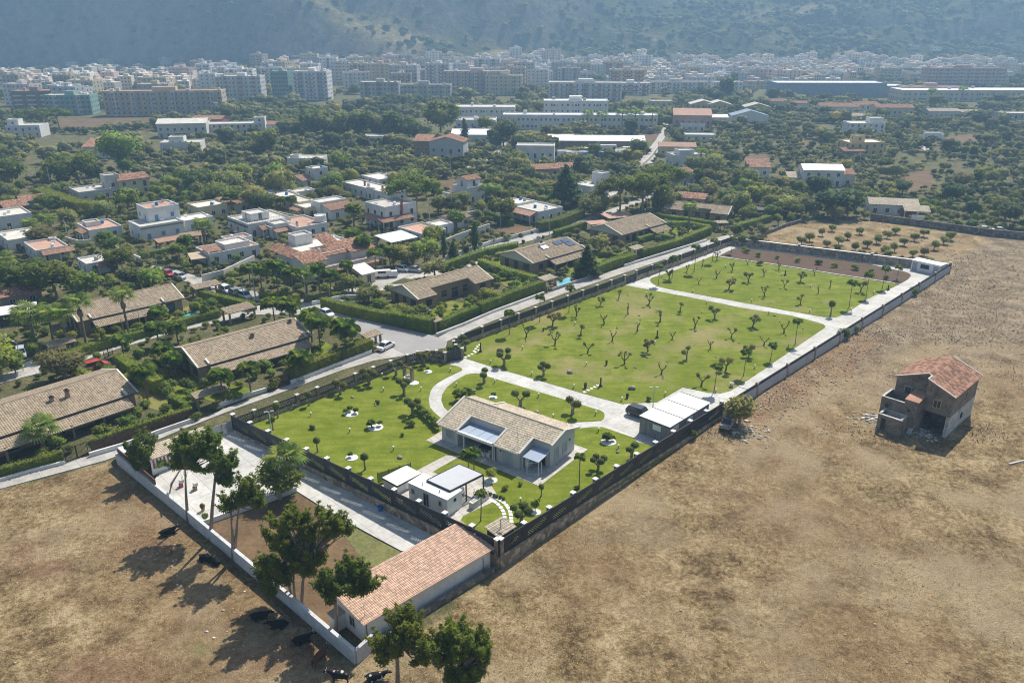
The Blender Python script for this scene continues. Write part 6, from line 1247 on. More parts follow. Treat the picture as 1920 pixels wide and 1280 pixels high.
def pomtree(v, heads):
    """clipped tree: stout pale trunk, branches ending in dense balls"""
    g = random.Random(300 + v); mb = MB(); cl = []
    if heads == 1: mb.tube([(0, 0, -.05), (.02, .03, .35), (0, 0, .75)], [.075, .05, .045], 7); cl = [(0, 0, .78, .25, .25, .21), (.06, .05, .74, .2, .2, .17), (-.07, -.03, .75, .19, .19, .17)]
    else:
        mb.tube([(0, 0, -.05), (.01, .02, .2), (0, 0, .36)], [.10, .085, .075], 7)
        for i in range(heads):
            a = 6.28 * i / heads + v; q = .30 if heads < 4 else .36; z = g.uniform(.68, .9); e = (math.cos(a) * q, math.sin(a) * q, z); mb.tube([(0, 0, .3), (e[0] * .55, e[1] * .55, .5), e], [.06, .045, .03], 5); r = g.uniform(.19, .24); cl += [(*e, r, r, r * .78), (e[0] + .06, e[1], e[2] - .03, r * .8, r * .8, r * .6)]
    return mb.mesh('trunk', ['bark']), crownmesh('crown', ['leaf_cypress'], clumps=cl, n=420 * heads, leaf=.045, seed=300 + v, hull=.93, hs=2)
def put(name, meshes, p, h, label, cat, group, sx=1, rot=None):
    o = thing(name, label, cat, p, rnd.uniform(0, 6.28) if rot is None else rot, group, (h * sx, h * sx, h)); link('trunk', meshes[0], o); link('crown', meshes[1], o); return o
# palms -------------------------------------------------------------
def frond(kind, seed=0):
    g = random.Random(seed); mb = MB(); n = 12
    if kind == 'fan':
        for k in range(13):
            a = R(-105 + 210 * k / 12); l = .62 + .1 * math.cos(a); w_ = .055; d = (math.cos(a), math.sin(a)); q = (-d[1] * w_, d[0] * w_); b = (.75, 0, .18)
            m_ = (b[0] + d[0] * l * .6, b[1] + d[1] * l * .6, b[2] + .02); e = (b[0] + d[0] * l, b[1] + d[1] * l, b[2] - .26)
            mb.add([b, (m_[0] + q[0], m_[1] + q[1], m_[2] - .02), e, (m_[0] - q[0], m_[1] - q[1], m_[2] - .02)], [(0, 1, 2, 3)])
        mb.tube([(0, 0, 0), (.4, 0, .16), (.75, 0, .18)], [.03, .02, .015], 4)
    else:
        Lr = 1.0; pts = [(t * (.95 - .25 * t * t), 0, .72 * t - .95 * t * t * (.86 if kind == 'feather' else .62)) for t in [i / n for i in range(n + 1)]]
        mb.tube(pts[::3], [.022, .016, .012, .008, .004], 4, cap=False)
        for i in range(1, n + 1):
            x, _, z = pts[i]; tx, tz_ = pts[i][0] - pts[i - 1][0], pts[i][2] - pts[i - 1][2]; l = .34 * math.sin(.5 + 2.4 * i / n) + .04
            for sg in (-1, 1):
                for rep in range(2):
                    x_, z_ = x + tx * rep * .5, z + tz_ * rep * .5; dr = (.22 if kind == 'feather' else .08) + .1 * g.random()
                    e = (x_ + l * .45, sg * l, z_ - l * dr * 2); mb.add([(x_, 0, z_), (x_ + .05, sg * .0, z_ + .002), (x_ + l * .3 + .045, sg * l * .55, z_ + .03), e, (x_ + l * .2, sg * l * .55, z_ + .02)], [(0, 1, 2, 3, 4)] if sg > 0 else [(4, 3, 2, 1, 0)])
    return mb
FM = {}
def palm(kind, p, h, size, label, group=None, trunk=None, nf=None, skirt=False, name='palm_tree', seed=None):
    g = random.Random(seed if seed is not None else int(abs(p[0]) * 31 + p[1] * 17)); o = thing(name, label, 'palm', (p[0], p[1], p[2] if len(p) > 2 else 0), g.uniform(0, 6.28), group)
    r = trunk or {'fan': .27, 'feather': .16, 'date': .28}[kind]; key = ('t', kind, round(h, 0), r)
    if key not in FM:
        hh = round(h, 0); mb = MB(); ring = max(4, int(hh * 1.3)); mb.tube([(.12 * math.sin(i / ring * 2), 0, -.3 + (hh + .3) * i / ring) for i in range(ring + 1)], [r * (1.25 if i == 0 else 1.0 - .25 * i / ring) * (1.06 if i % 2 else .97) for i in range(ring + 1)], 7); FM[key] = mb.mesh('trunk', ['bark_palm'])
    t = link('trunk', FM[key], o, scale=(1, 1, h / max(1, round(h, 0)))); tip = .12 * math.sin(2)
    if kind not in FM: FM[kind] = [frond(kind, k).mesh('frond', ['leaf_palm']) for k in range(2)]; FM[kind + 'd'] = frond(kind, 9).mesh('frond', ['leaf_dead'])
    nf = nf or {'fan': 20, 'feather': 19, 'date': 24}[kind]
    for i in range(nf):
        e = 1.35 - 1.75 * (i / nf) + g.uniform(-.12, .12); f = link('frond', FM[kind][i % 2], o, (tip, 0, h - .05), (0, -e * .62, i * 2.4 + g.uniform(-.2, .2)), size * (1.35 if kind == 'fan' else 1.15) * g.uniform(.85, 1.1))
    if skirt:
        for i in range(12): link('frond', FM[kind + 'd'], o, (tip, 0, h - .25 - .22 * (i % 4)), (0, 1.5 + g.uniform(-.12, .1), i * 1.7 + g.uniform(-.1, .1)), (size * .8, size * .55, size * .9))
    return o
# hedges ------------------------------------------------------------
def hedge(label, pix, h, wd, leaf='leaf_hedge', short=None, ragged=.12, dens=26):
    pts = [P(u, v) for u, v in pix]; o0 = pts[0]; g = np.random.default_rng(int(pix[0][0] * 7 + pix[0][1])); Vs, Fs, Ns = [], [], []; off_ = 0; core = MB()
    for a, b in zip(pts, pts[1:]):
        a, b = a - o0, b - o0; d = b - a; l = math.hypot(d.x, d.y); d2 = np.array([d.x / l, d.y / l, d.z / l]); nn = np.array([-d2[1], d2[0], 0]); core.bar(a[:2], b[:2], wd * .82, h * .93 + .3, a.z - .3, 0, b.z - .3)
        n = int(dens * l * (2 * h + wd)); s = g.random(n) * l; q = g.random(n) * (2 * h + wd); top = (q > h) & (q < h + wd); side = np.where(q < h, -1, 1)
        lat = np.where(top, q - h - wd / 2, side * wd / 2 * .96); z = np.where(top, h, np.where(q < h, q, q - h - wd)); nrm = np.where(top[:, None], np.array([0, 0, 1.]), side[:, None] * nn)
        wob_ = ragged * (np.sin(s * 1.1 + pix[0][0]) + np.sin(s * .37 * 2.7)) * .5
        p = np.array(a) + s[:, None] * d2 + lat[:, None] * nn + np.stack([0 * z, 0 * z, z], 1) + nrm * (g.normal(size=(n, 1)) * ragged * .5 + wob_[:, None]); sz = .2 * (.6 + .8 * g.random((n, 1)))
        t1 = g.normal(size=(n, 3)); t1 -= nrm * (t1 * nrm).sum(1, keepdims=True) * .6; t1 /= np.linalg.norm(t1, axis=1, keepdims=True); t2 = np.cross(nrm, t1) + .5 * nrm * g.normal(size=(n, 1))
        nr = nrm + .5 * g.normal(size=(n, 3)); nr /= np.linalg.norm(nr, axis=1, keepdims=True); Vs.append(facing(np.stack([p - t1 * sz * .5, p + t1 * sz * .5, p + t2 * sz], 1), nr)); Fs.append(np.arange(3 * n).reshape(-1, 3) + off_); off_ += 3 * n; Ns.append(np.repeat(nr, 3, 0))
        for i in range(int(l / 3) + 1): c = a.lerp(b, min(1, i * 3 / l)) + o0; OBST.append((c.x, c.y, wd / 2 + .8))
    o = thing('hedge', label, 'hedge', o0); part('inner_twigs', core, leaf, o); link('foliage', npmesh('foliage', np.concatenate(Vs), np.concatenate(Fs), [leaf], np.concatenate(Ns)), o)
    if short: c = pts[len(pts) // 2]; lm((c.x, c.y), short)
    return o
for lab, pix, h, wd, lf in (
    ('bright topped clipped hedge at the lower left edge', [(-8, 898), (60, 880), (120, 862)], 1.7, 1.2, 'leaf_hedge'),
    ('long dark clipped hedge rising towards the street corner', [(548, 714), (620, 686), (696, 657)], 2.6, 2.0, 'leaf_hedge'),
    ('tall dark hedge along the upper lane below the street corner villa', [(822, 620), (868, 600), (900, 588)], 2.2, 1.6, 'leaf_hedge'),
    ('tall clipped hedge before the blue pool along the lane', [(900, 590), (960, 566), (1016, 546)], 2.8, 2.0, 'leaf_hedge'),
    ('yellowish ragged hedge on the street side of the corner villa', [(606, 576), (660, 590), (730, 605)], 2.4, 1.8, 'leaf_lime'),
    ('bulky green hedge at the corner of street and lane', [(730, 605), (775, 614), (812, 622)], 3.0, 2.6, 'leaf_hedge'),
    ('clipped hedge between the blue pool and pale gate roof', [(1112, 516), (1145, 503), (1186, 490)], 2.4, 2.2, 'leaf_hedge'),
    ('low clipped hedge left of the pale gate roof', [(1125, 478), (1158, 486), (1180, 490)], 1.5, 1.2, 'leaf_hedge'),
    ('tall clipped hedge running up the lane to its end', [(1202, 482), (1262, 466), (1330, 438)], 2.4, 1.8, 'leaf_hedge'),
    ('bright low hedge inside the garden of the lane end villa', [(1250, 424), (1290, 424), (1330, 432)], 1.6, 1.4, 'leaf_lime'),
    ('hedge block between the last two villas', [(1196, 455), (1228, 446), (1262, 452)], 1.6, 1.6, 'leaf_hedge'),
    ('bright hedge left of the solar panel villa', [(900, 497), (940, 512), (1004, 530)], 1.8, 1.8, 'leaf_lime'),
    ('thick hedge along the back street beside the solar panel villa', [(832, 508), (870, 494), (912, 480), (968, 468)], 2.2, 2.0, 'leaf_hedge'),
    ('bright hedge along the back street beyond the cypresses', [(1040, 445), (1070, 436), (1094, 428)], 2.2, 1.8, 'leaf_hedge'),
    ('long dark wall of hedge before the lane end villa', [(1226, 414), (1280, 420), (1342, 430)], 2.4, 1.4, 'leaf_hedge'),
    ('rounded hedge right of the lane end villa', [(1378, 432), (1410, 424), (1442, 414)], 2.0, 2.2, 'leaf_hedge'),
    ('bright clipped hedge below the tall fan palms', [(120, 678), (160, 664), (222, 645)], 1.8, 1.8, 'leaf_hedge'),
    ('continuing clipped hedge behind the young palms', [(240, 640), (290, 626), (330, 616)], 1.6, 1.4, 'leaf_hedge'),
    ('clipped hedge beside the small round pool', [(330, 615), (372, 603), (412, 594)], 1.7, 1.6, 'leaf_hedge'),
    ('hedge along the street of parked cars', [(372, 556), (420, 568), (478, 582)], 1.8, 1.5, 'leaf_hedge'),
    ('dark tall hedge between the two lower tan villas', [(228, 688), (262, 712), (300, 736)], 2.6, 2.2, 'leaf_hedge'),
    ('low clipped hedge by the palm row villa gate roof', [(320, 752), (345, 764), (362, 770)], 1.2, 1.2, 'leaf_hedge'),
    ('dark hedge in front of the red-tiled villa palms', [(487, 562), (530, 560), (560, 566)], 1.8, 1.6, 'leaf_hedge'),
    ('dark hedge beneath the orange villa porch', [(640, 530), (665, 528), (676, 524)], 2.2, 2.2, 'leaf_hedge'),
    ('clipped hedge inside the white wall by the white lamp posts', [(570, 566), (605, 564), (650, 556)], 1.4, 1.2, 'leaf_hedge'),
    ('dark hedge mound below the arched grey house', [(75, 372), (110, 384), (150, 398), (200, 402)], 4.0, 4.5, 'leaf_hedge'),
    ('hedge screen behind the villa with blue shutters garden', [(265, 484), (300, 478), (345, 468)], 1.6, 1.4, 'leaf_hedge'),
    ('low hedge left of the brown veranda house', [(912, 405), (932, 412), (960, 424)], 2.0, 2.0, 'leaf_olive_dark'),
    ('long hedge above the brown veranda house', [(1012, 380), (1040, 382), (1076, 388)], 2.4, 2.6, 'leaf_hedge'),
    ('ragged hedge right of the brown veranda house', [(1010, 434), (1048, 426), (1090, 408)], 3.0, 3.0, 'leaf_olive_dark')):
    hedge(lab, pix, h, wd, lf)
rf_ = hedge('reed fence topped with clipped hedge in front of the lowest villa', [(172, 845), (270, 812), (362, 782)], 2.0, .9, 'leaf_hedge'); m2 = MB(); a, b = P(172, 845), P(362, 782); nseg = 9
for i in range(nseg):
    m2 = MB(); p, q = a.lerp(b, i / nseg) - a, a.lerp(b, (i + .97) / nseg) - a; sh_ = Vector((.36, -.36, 0)) * 1.02; m2.bar((p + sh_)[:2], (q + sh_)[:2], .1, 1.85, p.z - .1, 0, q.z - .1); part('reed_panel', m2, 'reed', rf_)
g1_ = gate('dark gate between clipped hedge and reed fence at lower left', P(124, 866), P(166, 850), 2.1, 'dark_frame', float(tz(*P(124, 866)[:2])), 'bars')
gate('brown wooden gate beside the long dark hedge', P(507, 730), P(541, 716), 2.0, 'wood_brown', 0); gate('white metal gate before the red walled villa', P(1707, 418), P(1727, 420), 2.6, 'metal_white', 0); gate('dark iron gate near the red car', P(196, 672), P(212, 664), 1.8, 'dark_frame', 0, 'bars')
gate('white barred gate on the back street', P(1000, 462), P(1013, 456), 2.2, 'metal_white', 0, 'bars'); gate('dark gate by the tan canopy and parked cars', P(366, 518), P(376, 521), 2.0, 'dark_frame', 0, 'bars')
# named big trees ---------------------------------------------------
def T_(k, u, v, h, label, leaf=None, var=None, sx=1.0, keep=True):
    p = P(u, v); o = K[k].make(p, h, label, None, leaf, var, None, sx)
    if keep: OBST.append((p.x, p.y, h * .22)); 
    return o
T_('pine', 780, 404, 14.5, 'big round-topped umbrella pine among white houses', sx=1.15); lm(P(780, 404), 'the lone umbrella pine')
T_('pine', 1163, 402, 14, 'leftmost of the umbrella pines by the back street'); T_('pine', 1205, 404, 16, 'largest umbrella pine of the group by the back street', sx=1.05); T_('pine', 1243, 388, 16, 'rear umbrella pine of the group by the back street'); lm(P(1205, 404), 'the umbrella pine group')
T_('conifer', 1060, 388, 15, 'tall dark cedar left of the umbrella pine group', sx=1.3); T_('conifer', 1100, 518, 8.6, 'dark cone-shaped conifer beside the solar panel villa', sx=1.2)
T_('broad', 232, 324, 18, 'tall bright broad tree behind the arched grey house', 'leaf_green'); T_('broad', 150, 345, 13, 'wide dark umbrella-shaped tree at left middle distance', 'leaf_pine', sx=1.25); T_('broad', 118, 350, 12, 'dark bushy tree left of the wide umbrella tree', 'leaf_pine'); T_('broad', 20, 352, 12, 'dark tree at left edge behind red outbuilding', 'leaf_pine', sx=1.2)
T_('tall', 507, 294, 16, 'tall yellow-green tree above the groves', 'leaf_lime', sx=1.5)
for i, (u, v, h, lab) in enumerate(((583, 258, 17, 'leftmost tall tree of the far row'), (608, 259, 16, 'second tree of the far row'), (640, 261, 15, 'third tree of the far row'), (676, 259, 17, 'fourth tree of the far row'), (700, 260, 16, 'fifth tree of the far row'), (735, 263, 16, 'sixth tree of the far row'), (768, 264, 15, 'last tree of the far row before the big dark one'))): T_('tall', u, v, h, lab + ' left of the school', 'leaf_olive_dark', sx=1.5)
T_('broad', 826, 254, 20, 'huge dark tree left of the low school wing', 'leaf_pine', sx=1.1); T_('broad', 945, 274, 14, 'large round dark tree beside the depot road', 'leaf_dark', sx=1.25); T_('cypress', 872, 276, 15, 'dark cypress beside the depot road', sx=1.2); T_('broad', 912, 250, 10, 'dark round tree in front of the school', 'leaf_pine', sx=1.2)
T_('tall', 1364, 188, 22, 'tall dark tree before the blue grey warehouse', 'leaf_dark', sx=1.3)
for u, v, h, lab in ((60, 244, 13, 'leftmost far umbrella pine'), (88, 243, 14, 'middle far umbrella pine'), (112, 242, 13, 'rightmost far umbrella pine')): T_('pine', u, v, h, lab + ' by the white and brown block', sx=1.3)
T_('cypress', 833, 484, 8.2, 'slim cypress near the building yard, left of two', sx=.85); T_('cypress', 891, 471, 9, 'tall full cypress near the back street, right of two', sx=1.15); T_('conifer', 850, 484, 5, 'small dark conifer between the two cypresses'); T_('shrub', 876, 474, 2.6, 'small dark bush between cypresses', 'leaf_dark')
T_('broad', 797, 496, 7.2, 'bright feathery willow-like tree by the building yard', 'leaf_lime', sx=1.15); T_('olive', 762, 498, 6.5, 'grey-green weeping tree left of the bright willow', sx=1.2); T_('broad', 738, 500, 6, 'dense green tree behind the building yard', 'leaf_green')
T_('broad', -2, 712, 9, 'bright lime tree at the left picture edge', 'leaf_lime', sx=1.2); T_('olive', 122, 712, 6.2, 'large grey-green olive behind the lowest tan villa', sx=1.15); T_('broad', 30, 700, 4.5, 'dark round shrub tree by the parked silver car', 'leaf_green'); T_('broad', 288, 545, 6, 'bright round tree behind the fan palm villa', 'leaf_lime', sx=1.2)
T_('broad', 222, 510, 6.5, 'dome-shaped dark green tree at left', 'leaf_pine', sx=1.3); T_('olive', 80, 462, 7, 'pale round tree before the scalloped bungalow', sx=1.2); T_('broad', 60, 562, 10, 'large glossy dark tree at left middle', 'leaf_pine', sx=1.3); T_('broad', 110, 560, 9, 'dark glossy tree right of the large one at left', 'leaf_pine', sx=1.2); T_('broad', 160, 560, 7.5, 'green tree behind the fan palms', 'leaf_green', sx=1.2); T_('olive', 250, 535, 5, 'dark bush tree before the bright round tree', 'leaf_dark', sx=1.2)
T_('broad', 200, 478, 7, 'dark tree right of the roof terrace bungalow', 'leaf_pine', sx=1.2); T_('olive', 127, 425, 6, 'pale olive behind the roof terrace bungalow'); T_('olive', 200, 412, 7.5, 'big grey olive below the arched grey house', sx=1.2); T_('broad', 95, 398, 7, 'dark shrub tree below the arched grey house', 'leaf_pine', sx=1.3)
T_('olive', 662, 550, 4.6, 'round olive beside the beige gatehouse', sx=1.2); T_('olive', 690, 566, 4.6, 'small olive in the corner villa driveway', sx=1.2); T_('olive', 815, 520, 5, 'grey-green tree before the street corner villa roof', sx=1.2); T_('olive', 1122, 472, 5.6, 'round olive before the clipped hedge villa', sx=1.1)
T_('broad', 918, 572, 4.2, 'light green round bush beside the street corner villa', 'leaf_lime', sx=1.2); T_('broad', 785, 606, 4.2, 'leafy broad bush inside the street corner hedge', 'leaf_green', sx=1.5); T_('broad', 745, 596, 3.4, 'yellowish bush inside the street corner hedge', 'leaf_lime', sx=1.5)
T_('broad', 845, 402, 6.5, 'dark tree right of the lone umbrella pine', 'leaf_dark', sx=1.3); T_('olive', 820, 402, 7, 'olive right of the lone umbrella pine', sx=1.2); T_('broad', 940, 418, 9, 'tall loose tree left of the brown veranda house', 'leaf_olive_dark'); T_('broad', 855, 430, 6.5, 'green pyramidal tree beside the wall cottage', 'leaf_green'); T_('olive', 1115, 405, 8, 'grey-green tree left of the umbrella pine group', sx=1.2)
T_('broad', 1570, 405, 10, 'broad dark cedar left of the red walled villa', 'leaf_dark', sx=1.5); T_('broad', 1885, 425, 8.5, 'dark cedar behind the field wall at far right', 'leaf_dark', sx=1.1); T_('broad', 1785, 385, 7.5, 'dark tree right of the red walled villa', 'leaf_dark', sx=1.1); T_('broad', 1530, 372, 9, 'dark pine beside the tin roofed house', 'leaf_dark', sx=1.2)
T_('olive', 1470, 402, 7.5, 'tall grey olive beyond the orchard, left one', sx=1.2); T_('olive', 1510, 404, 7, 'tall grey olive beyond the orchard, middle one', sx=1.2)
# palms -------------------------------------------------------------
for kind, u, v, h, s, lab, sk in (
    ('fan', 243, 630, 8.4, 1.6, 'tall shaggy fan palm in front of the fan palm villa roof', 1), ('fan', 161, 642, 8.0, 1.7, 'shaggy fan palm left of the tallest one', 1), ('fan', 129, 656, 7.2, 1.8, 'fan palm with thick skirt by the paved drive', 1), ('fan', 66, 640, 5.0, 2.3, 'wide full fan palm at left', 0), ('fan', 100, 640, 5.2, 1.8, 'short fan palm between two taller ones', 0),
    ('fan', 1290, 440, 8.2, 1.5, 'tall lone shaggy palm at the end of the lane', 1), ('feather', 602, 656, 5.6, 2.9, 'feathery palm left of the corner villa gate roof', 0), ('feather', 650, 664, 4.8, 3.2, 'big drooping feathery palm beside the dark hedge', 0), ('feather', 516, 606, 4.0, 2.7, 'feathery palm behind the palm row villa, left', 0), ('feather', 545, 610, 4.2, 2.8, 'feathery palm behind the palm row villa, right', 0), ('feather', 585, 640, 5.2, 2.6, 'feathery palm close behind the palm row villa', 0),
    ('feather', 278, 754, 5.6, 2.4, 'slender palm below the palm row villa gable', 0), ('feather', 421, 754, 4.6, 2.4, 'palm on the brown lawn before the palm row villa, left', 0), ('feather', 471, 737, 4.2, 2.3, 'palm on the brown lawn before the palm row villa, right', 0), ('feather', 566, 708, 3.4, 2.5, 'drooping palm at the foot of the long dark hedge', 0), ('feather', 301, 618, 3.6, 2.2, 'young palm before the fan palm villa porch', 0), ('feather', 233, 668, 3.0, 2.2, 'bushy palm by the dark iron gate', 0), ('feather', 300, 650, 3.6, 2.6, 'dense palm clump beside the back street', 0), ('feather', 335, 644, 3.2, 2.5, 'second dense palm clump beside the back street', 0), ('feather', 330, 705, 3.0, 2.4, 'palm clump at the palm row villa gable', 0), ('feather', 312, 690, 3.6, 2.2, 'taller palm in the garden left of the palm row villa', 0),
    ('fan', 84, 846, 3.6, 1.6, 'bushy dark palm before the lowest villa porch', 0), ('feather', 378, 596, 2.2, 2.2, 'silver palm beside the small round pool', 0),
    ('feather', 492, 552, 6.0, 2.5, 'feathery palm left of the orange roofed villa', 0), ('feather', 522, 548, 6.4, 2.8, 'feathery palm in front of the orange roofed villa, left', 0), ('feather', 552, 556, 5.6, 2.6, 'feathery palm in front of the orange roofed villa, middle', 0), ('feather', 601, 558, 7.0, 2.2, 'tall trunked palm before the orange villa wing', 0), ('feather', 621, 556, 5.0, 2.4, 'palm before the orange villa porch', 0), ('feather', 651, 536, 5.0, 2.0, 'slim palm at the right end of the orange villa porch', 0), ('feather', 706, 512, 5.0, 2.4, 'palm beside the white building yard wall', 0), ('feather', 682, 498, 6.5, 2.6, 'feathery palm right of the orange villa, near one', 0), ('feather', 664, 480, 6.0, 2.6, 'feathery palm right of the orange villa, far one', 0), ('feather', 732, 500, 4.5, 2.0, 'thin palm at the building yard', 0), ('feather', 470, 540, 4.5, 2.4, 'palm beside the concrete pole street corner', 0), ('fan', 575, 548, 4, 1.7, 'fan palm half hidden under the orange villa', 0),
    ('date', 437, 402, 5.0, 3.4, 'date palm beside the yellow bungalow', 0), ('date', 664, 424, 4.6, 3.2, 'date palm beside the brick chimney house', 0), ('fan', 386, 460, 5.5, 1.9, 'palm cluster left of the railed terrace house', 1), ('feather', 350, 482, 4.6, 2.4, 'feathery palm above the terraced house', 0), ('feather', 340, 498, 4.0, 2.4, 'feathery palm behind the red parked car', 0), ('fan', 97, 440, 4.4, 1.8, 'palm before the roof terrace bungalow', 1), ('fan', 60, 440, 3, 1.6, 'small pale palm beside the white edge house', 0), ('feather', 528, 396, 3.6, 2.2, 'young palm by the courtyard house, left', 0), ('feather', 548, 398, 4.2, 2.2, 'young palm by the courtyard house, right', 0),
    ('fan', 928, 392, 6.5, 1.8, 'palm clump right of the rooftop room house, left', 1), ('fan', 912, 388, 6.0, 1.8, 'palm clump right of the rooftop room house, right', 1), ('fan', 8, 520, 4, 2.0, 'palm at the left edge below the scalloped bungalow', 1),
    ('feather', 1308, 348, 5.0, 2.6, 'feathery palm right of the pink gabled house', 0), ('fan', 1312, 316, 7, 1.7, 'tall palm beside the crossroads house', 1), ('fan', 1101, 244, 9, 2.2, 'leftmost palm before the school', 0), ('fan', 1128, 246, 9, 2.2, 'second palm before the school', 0), ('fan', 1166, 247, 10, 2.4, 'first palm of the palm row beyond the school', 0), ('fan', 1190, 248, 10, 2.4, 'second palm of the palm row beyond the school', 0), ('fan', 1222, 246, 11, 2.6, 'last and fullest palm of the palm row beyond the school', 0), ('fan', 1741, 205, 12, 2.4, 'tall palm in the far right hamlet', 0), ('fan', 1800, 200, 12, 2.4, 'second tall palm in the far right hamlet', 0)):
    p = P(u, v); palm(kind, p, h, s, lab, None, skirt=bool(sk)); OBST.append((p.x, p.y, 1.2))
# estate planting ---------------------------------------------------
YARD = [(P(*q, 0)[0], P(*q, 0)[1], n) for q, n in (((1254, 800), 'the grey garage'), ((855, 680), 'the main gate'), ((1163, 528), 'the second gate'), ((950, 830), 'the grey villa'), ((1735, 515), 'the white hut'), ((1125, 720), 'the intercom post'), ((1545, 610), 'the bend of the ring road'), ((1375, 455), 'the far left wall corner'), ((1440, 700), 'the grey block wall'), ((820, 930), 'the white annex'), ((440, 800), 'the left fence corner'), ((700, 800), 'the twin cycad disc'), ((1300, 560), 'the cross drive'), ((765, 705), 'the stone well'), ((945, 1000), 'the tiled kiosk'), ((1010, 610), 'the street side fence'), ((1240, 640), 'the dark marker post'), ((1480, 520), 'the flower bed'))]
oli = []
OP = [(1177.5, 589), (1216.5, 571), (1275, 584), (1195, 621), (1237.5, 604), (1340, 598), (1260, 636), (1302.5, 615), (1215, 659), (1332.5, 653), (1371, 633), (1411, 613), (1470, 624), (1171, 683), (1287.5, 674), (1240, 701), (1315, 723), (1361, 694), (1432.5, 647), (1160, 559.5), (1125, 573), (1133, 607), (1081, 593), (1036, 610), (987, 632), (1041, 646), (1089, 628), (1148, 639), (1102, 661), (1404, 667),
      (1401.6, 496), (1460.6, 506), (1403.5, 529), (1432.5, 517.5), (1470, 539), (1500, 528), (1527, 515.6), (1433.5, 555), (1501, 570), (1534, 549.5), (1556.5, 538), (1613.5, 546.5), (1316.5, 499), (1287.6, 510), (1254.8, 523), (1343, 521.5), (1373, 507.5), (1366.5, 542), (1310, 532.5), (1344.7, 487.5)]
for i, (u, v) in enumerate(OP):
    k = i % 12
    if k not in GO: GO[k] = garden_olive(k)
    h = rnd.uniform(1.9, 2.7) * (1.05 if v > 600 else .95); p = P(u, v, .05); o = put('olive_tree', GO[k], p, h, '', 'tree', 'pruned olive trees on the lawns', 1.0)
    oli.append((o, p.x, p.y, ('bare pruned olive tree', 'sparsely leafed olive tree', 'leafy small olive tree')[k % 3]))
auto_label(oli, YARD)
for i, (u, v, heads, h, lab) in enumerate(((521, 783, 1, 2.9, 'ball-topped tree with leaning trunk by the left fence corner'), (512, 806, 1, 2.6, 'ball tree beside the double lamp post in the left corner'), (580, 760, 1, 2.7, 'ball-topped tree along the street fence, second from the corner'), (638.7, 739, 2, 2.9, 'two-headed clipped tree midway along the street fence'), (692.5, 720, 4, 2.9, 'many-headed clipped tree along the street fence'), (742.5, 703, 2, 2.9, 'two-headed clipped tree beside the stone well'), (795, 684, 3, 2.9, 'clipped tree against the curved fence by the main gate'), (757.5, 738, 3, 2.8, 'clipped tree just below the stone well'), (773.7, 776, 3, 3.0, 'clipped tree beside the row of young shrubs'), (596, 847, 1, 2.6, 'lollipop tree on the lawn near the dark front fence'), (685, 880, 1, 2.8, 'thick ball tree close to the dark front fence'), (872.5, 657, 2, 3.0, 'two-headed clipped tree right of the main gate'), (945, 684, 4, 3.0, 'heavy dark clipped tree at the drive edge near the main gate'), (1018.7, 704, 3, 2.6, 'clipped tree with stout trunk on the middle lawn edge'), (907.5, 718, 2, 3.0, 'two-headed clipped tree at the top of the round lawn'), (976, 761, 2, 3.2, 'two-headed clipped tree behind the villa roof'), (1074, 776, 2, 3.3, 'two-headed clipped tree at the right of the round lawn'), (1184, 860, 2, 2.6, 'twin ball bush tree below the grey garage'), (977, 981, 4, 2.7, 'wide ball-headed tree near the stepping stones'), (1014.5, 930, 1, 2.0, 'small ball tree before the villa terrace'), (1121, 880, 4, 2.3, 'small many-branched clipped tree right of the terrace'), (1557, 592, 1, 3.6, 'thin-stemmed round tree at the bend of the ring road'), (1404, 668, 1, 2.0, 'small round tree by the middle lawn edge'))):
    put('clipped_tree', pomtree(i, heads), P(u, v, .05), h, lab, 'tree', None, .8 if heads == 1 else 1.0, i * .9)
for u, v, h, s, lab in ((955, 627, 4.6, 1.3, 'slender palm near the drive bend by the street fence'), (1012, 603, 5.4, 1.3, 'slender palm leaning over the street fence'), (1066.5, 585.5, 5.4, 1.3, 'slender palm before the street fence near the second gate'), (1234, 534, 4.6, 1.2, 'slender palm at the tip of the upper lawn'), (1260, 521, 5.0, 1.3, 'slender palm beside the ring road, second from the tip'), (1301, 509.5, 6.4, 1.4, 'tallest slender palm along the upper ring road'), (1335, 491, 5.6, 1.3, 'slender palm at the left end of the flower bed'), (1371, 474, 4.0, 1.1, 'slender palm in the far end of the flower bed'), (1654, 540, 4.6, 1.3, 'palm at the right end of the upper lawn'), (1624, 557, 5.2, 1.4, 'palm beside the ring road with drooping head'), (1592, 576, 5.6, 1.4, 'palm tied to a tall stake near the ring road'), (1681, 524, 3.0, 1.2, 'palm in the right end of the flower bed'), (1338.5, 734, 4.6, 1.3, 'slender palm between garage and middle lawn'), (1394, 704, 4.4, 1.3, 'slender palm beside the block wall drive'), (1491, 645, 4.6, 1.2, 'leaning palm at the right corner of the middle lawn'), (879, 880, 2.2, 1.3, 'left palm of the pair before the villa porch'), (889, 883, 2.6, 1.3, 'right palm of the pair before the villa porch'), (1086, 916, 5.0, .9, 'thin tall palm right of the villa terrace'), (901, 976, 4.0, .9, 'thin palm with long shadow by the white annex'), (1444, 676, 3.0, 1.1, 'small palm by the lamp on the middle lawn')):
    palm('feather', P(u, v, .05), h, s, lab, None, .08, 12)
for i, (u, v, lab) in enumerate(((862, 752, 'left yellowish palm clump stem behind the villa'), (868, 750, 'middle yellowish palm clump stem behind the villa'), (875, 752, 'right yellowish palm clump stem behind the villa'))): palm('feather', P(u, v, .05), 1.2, 1.5, lab, None, .07, 9)
def cycad(label, u, v, s=1.0, n=14): o = palm('date', P(u, v, .12), .3 + .2 * s, .62 * s, label, None, .16, n, False, 'cycad'); o['category'] = 'cycad'; return o
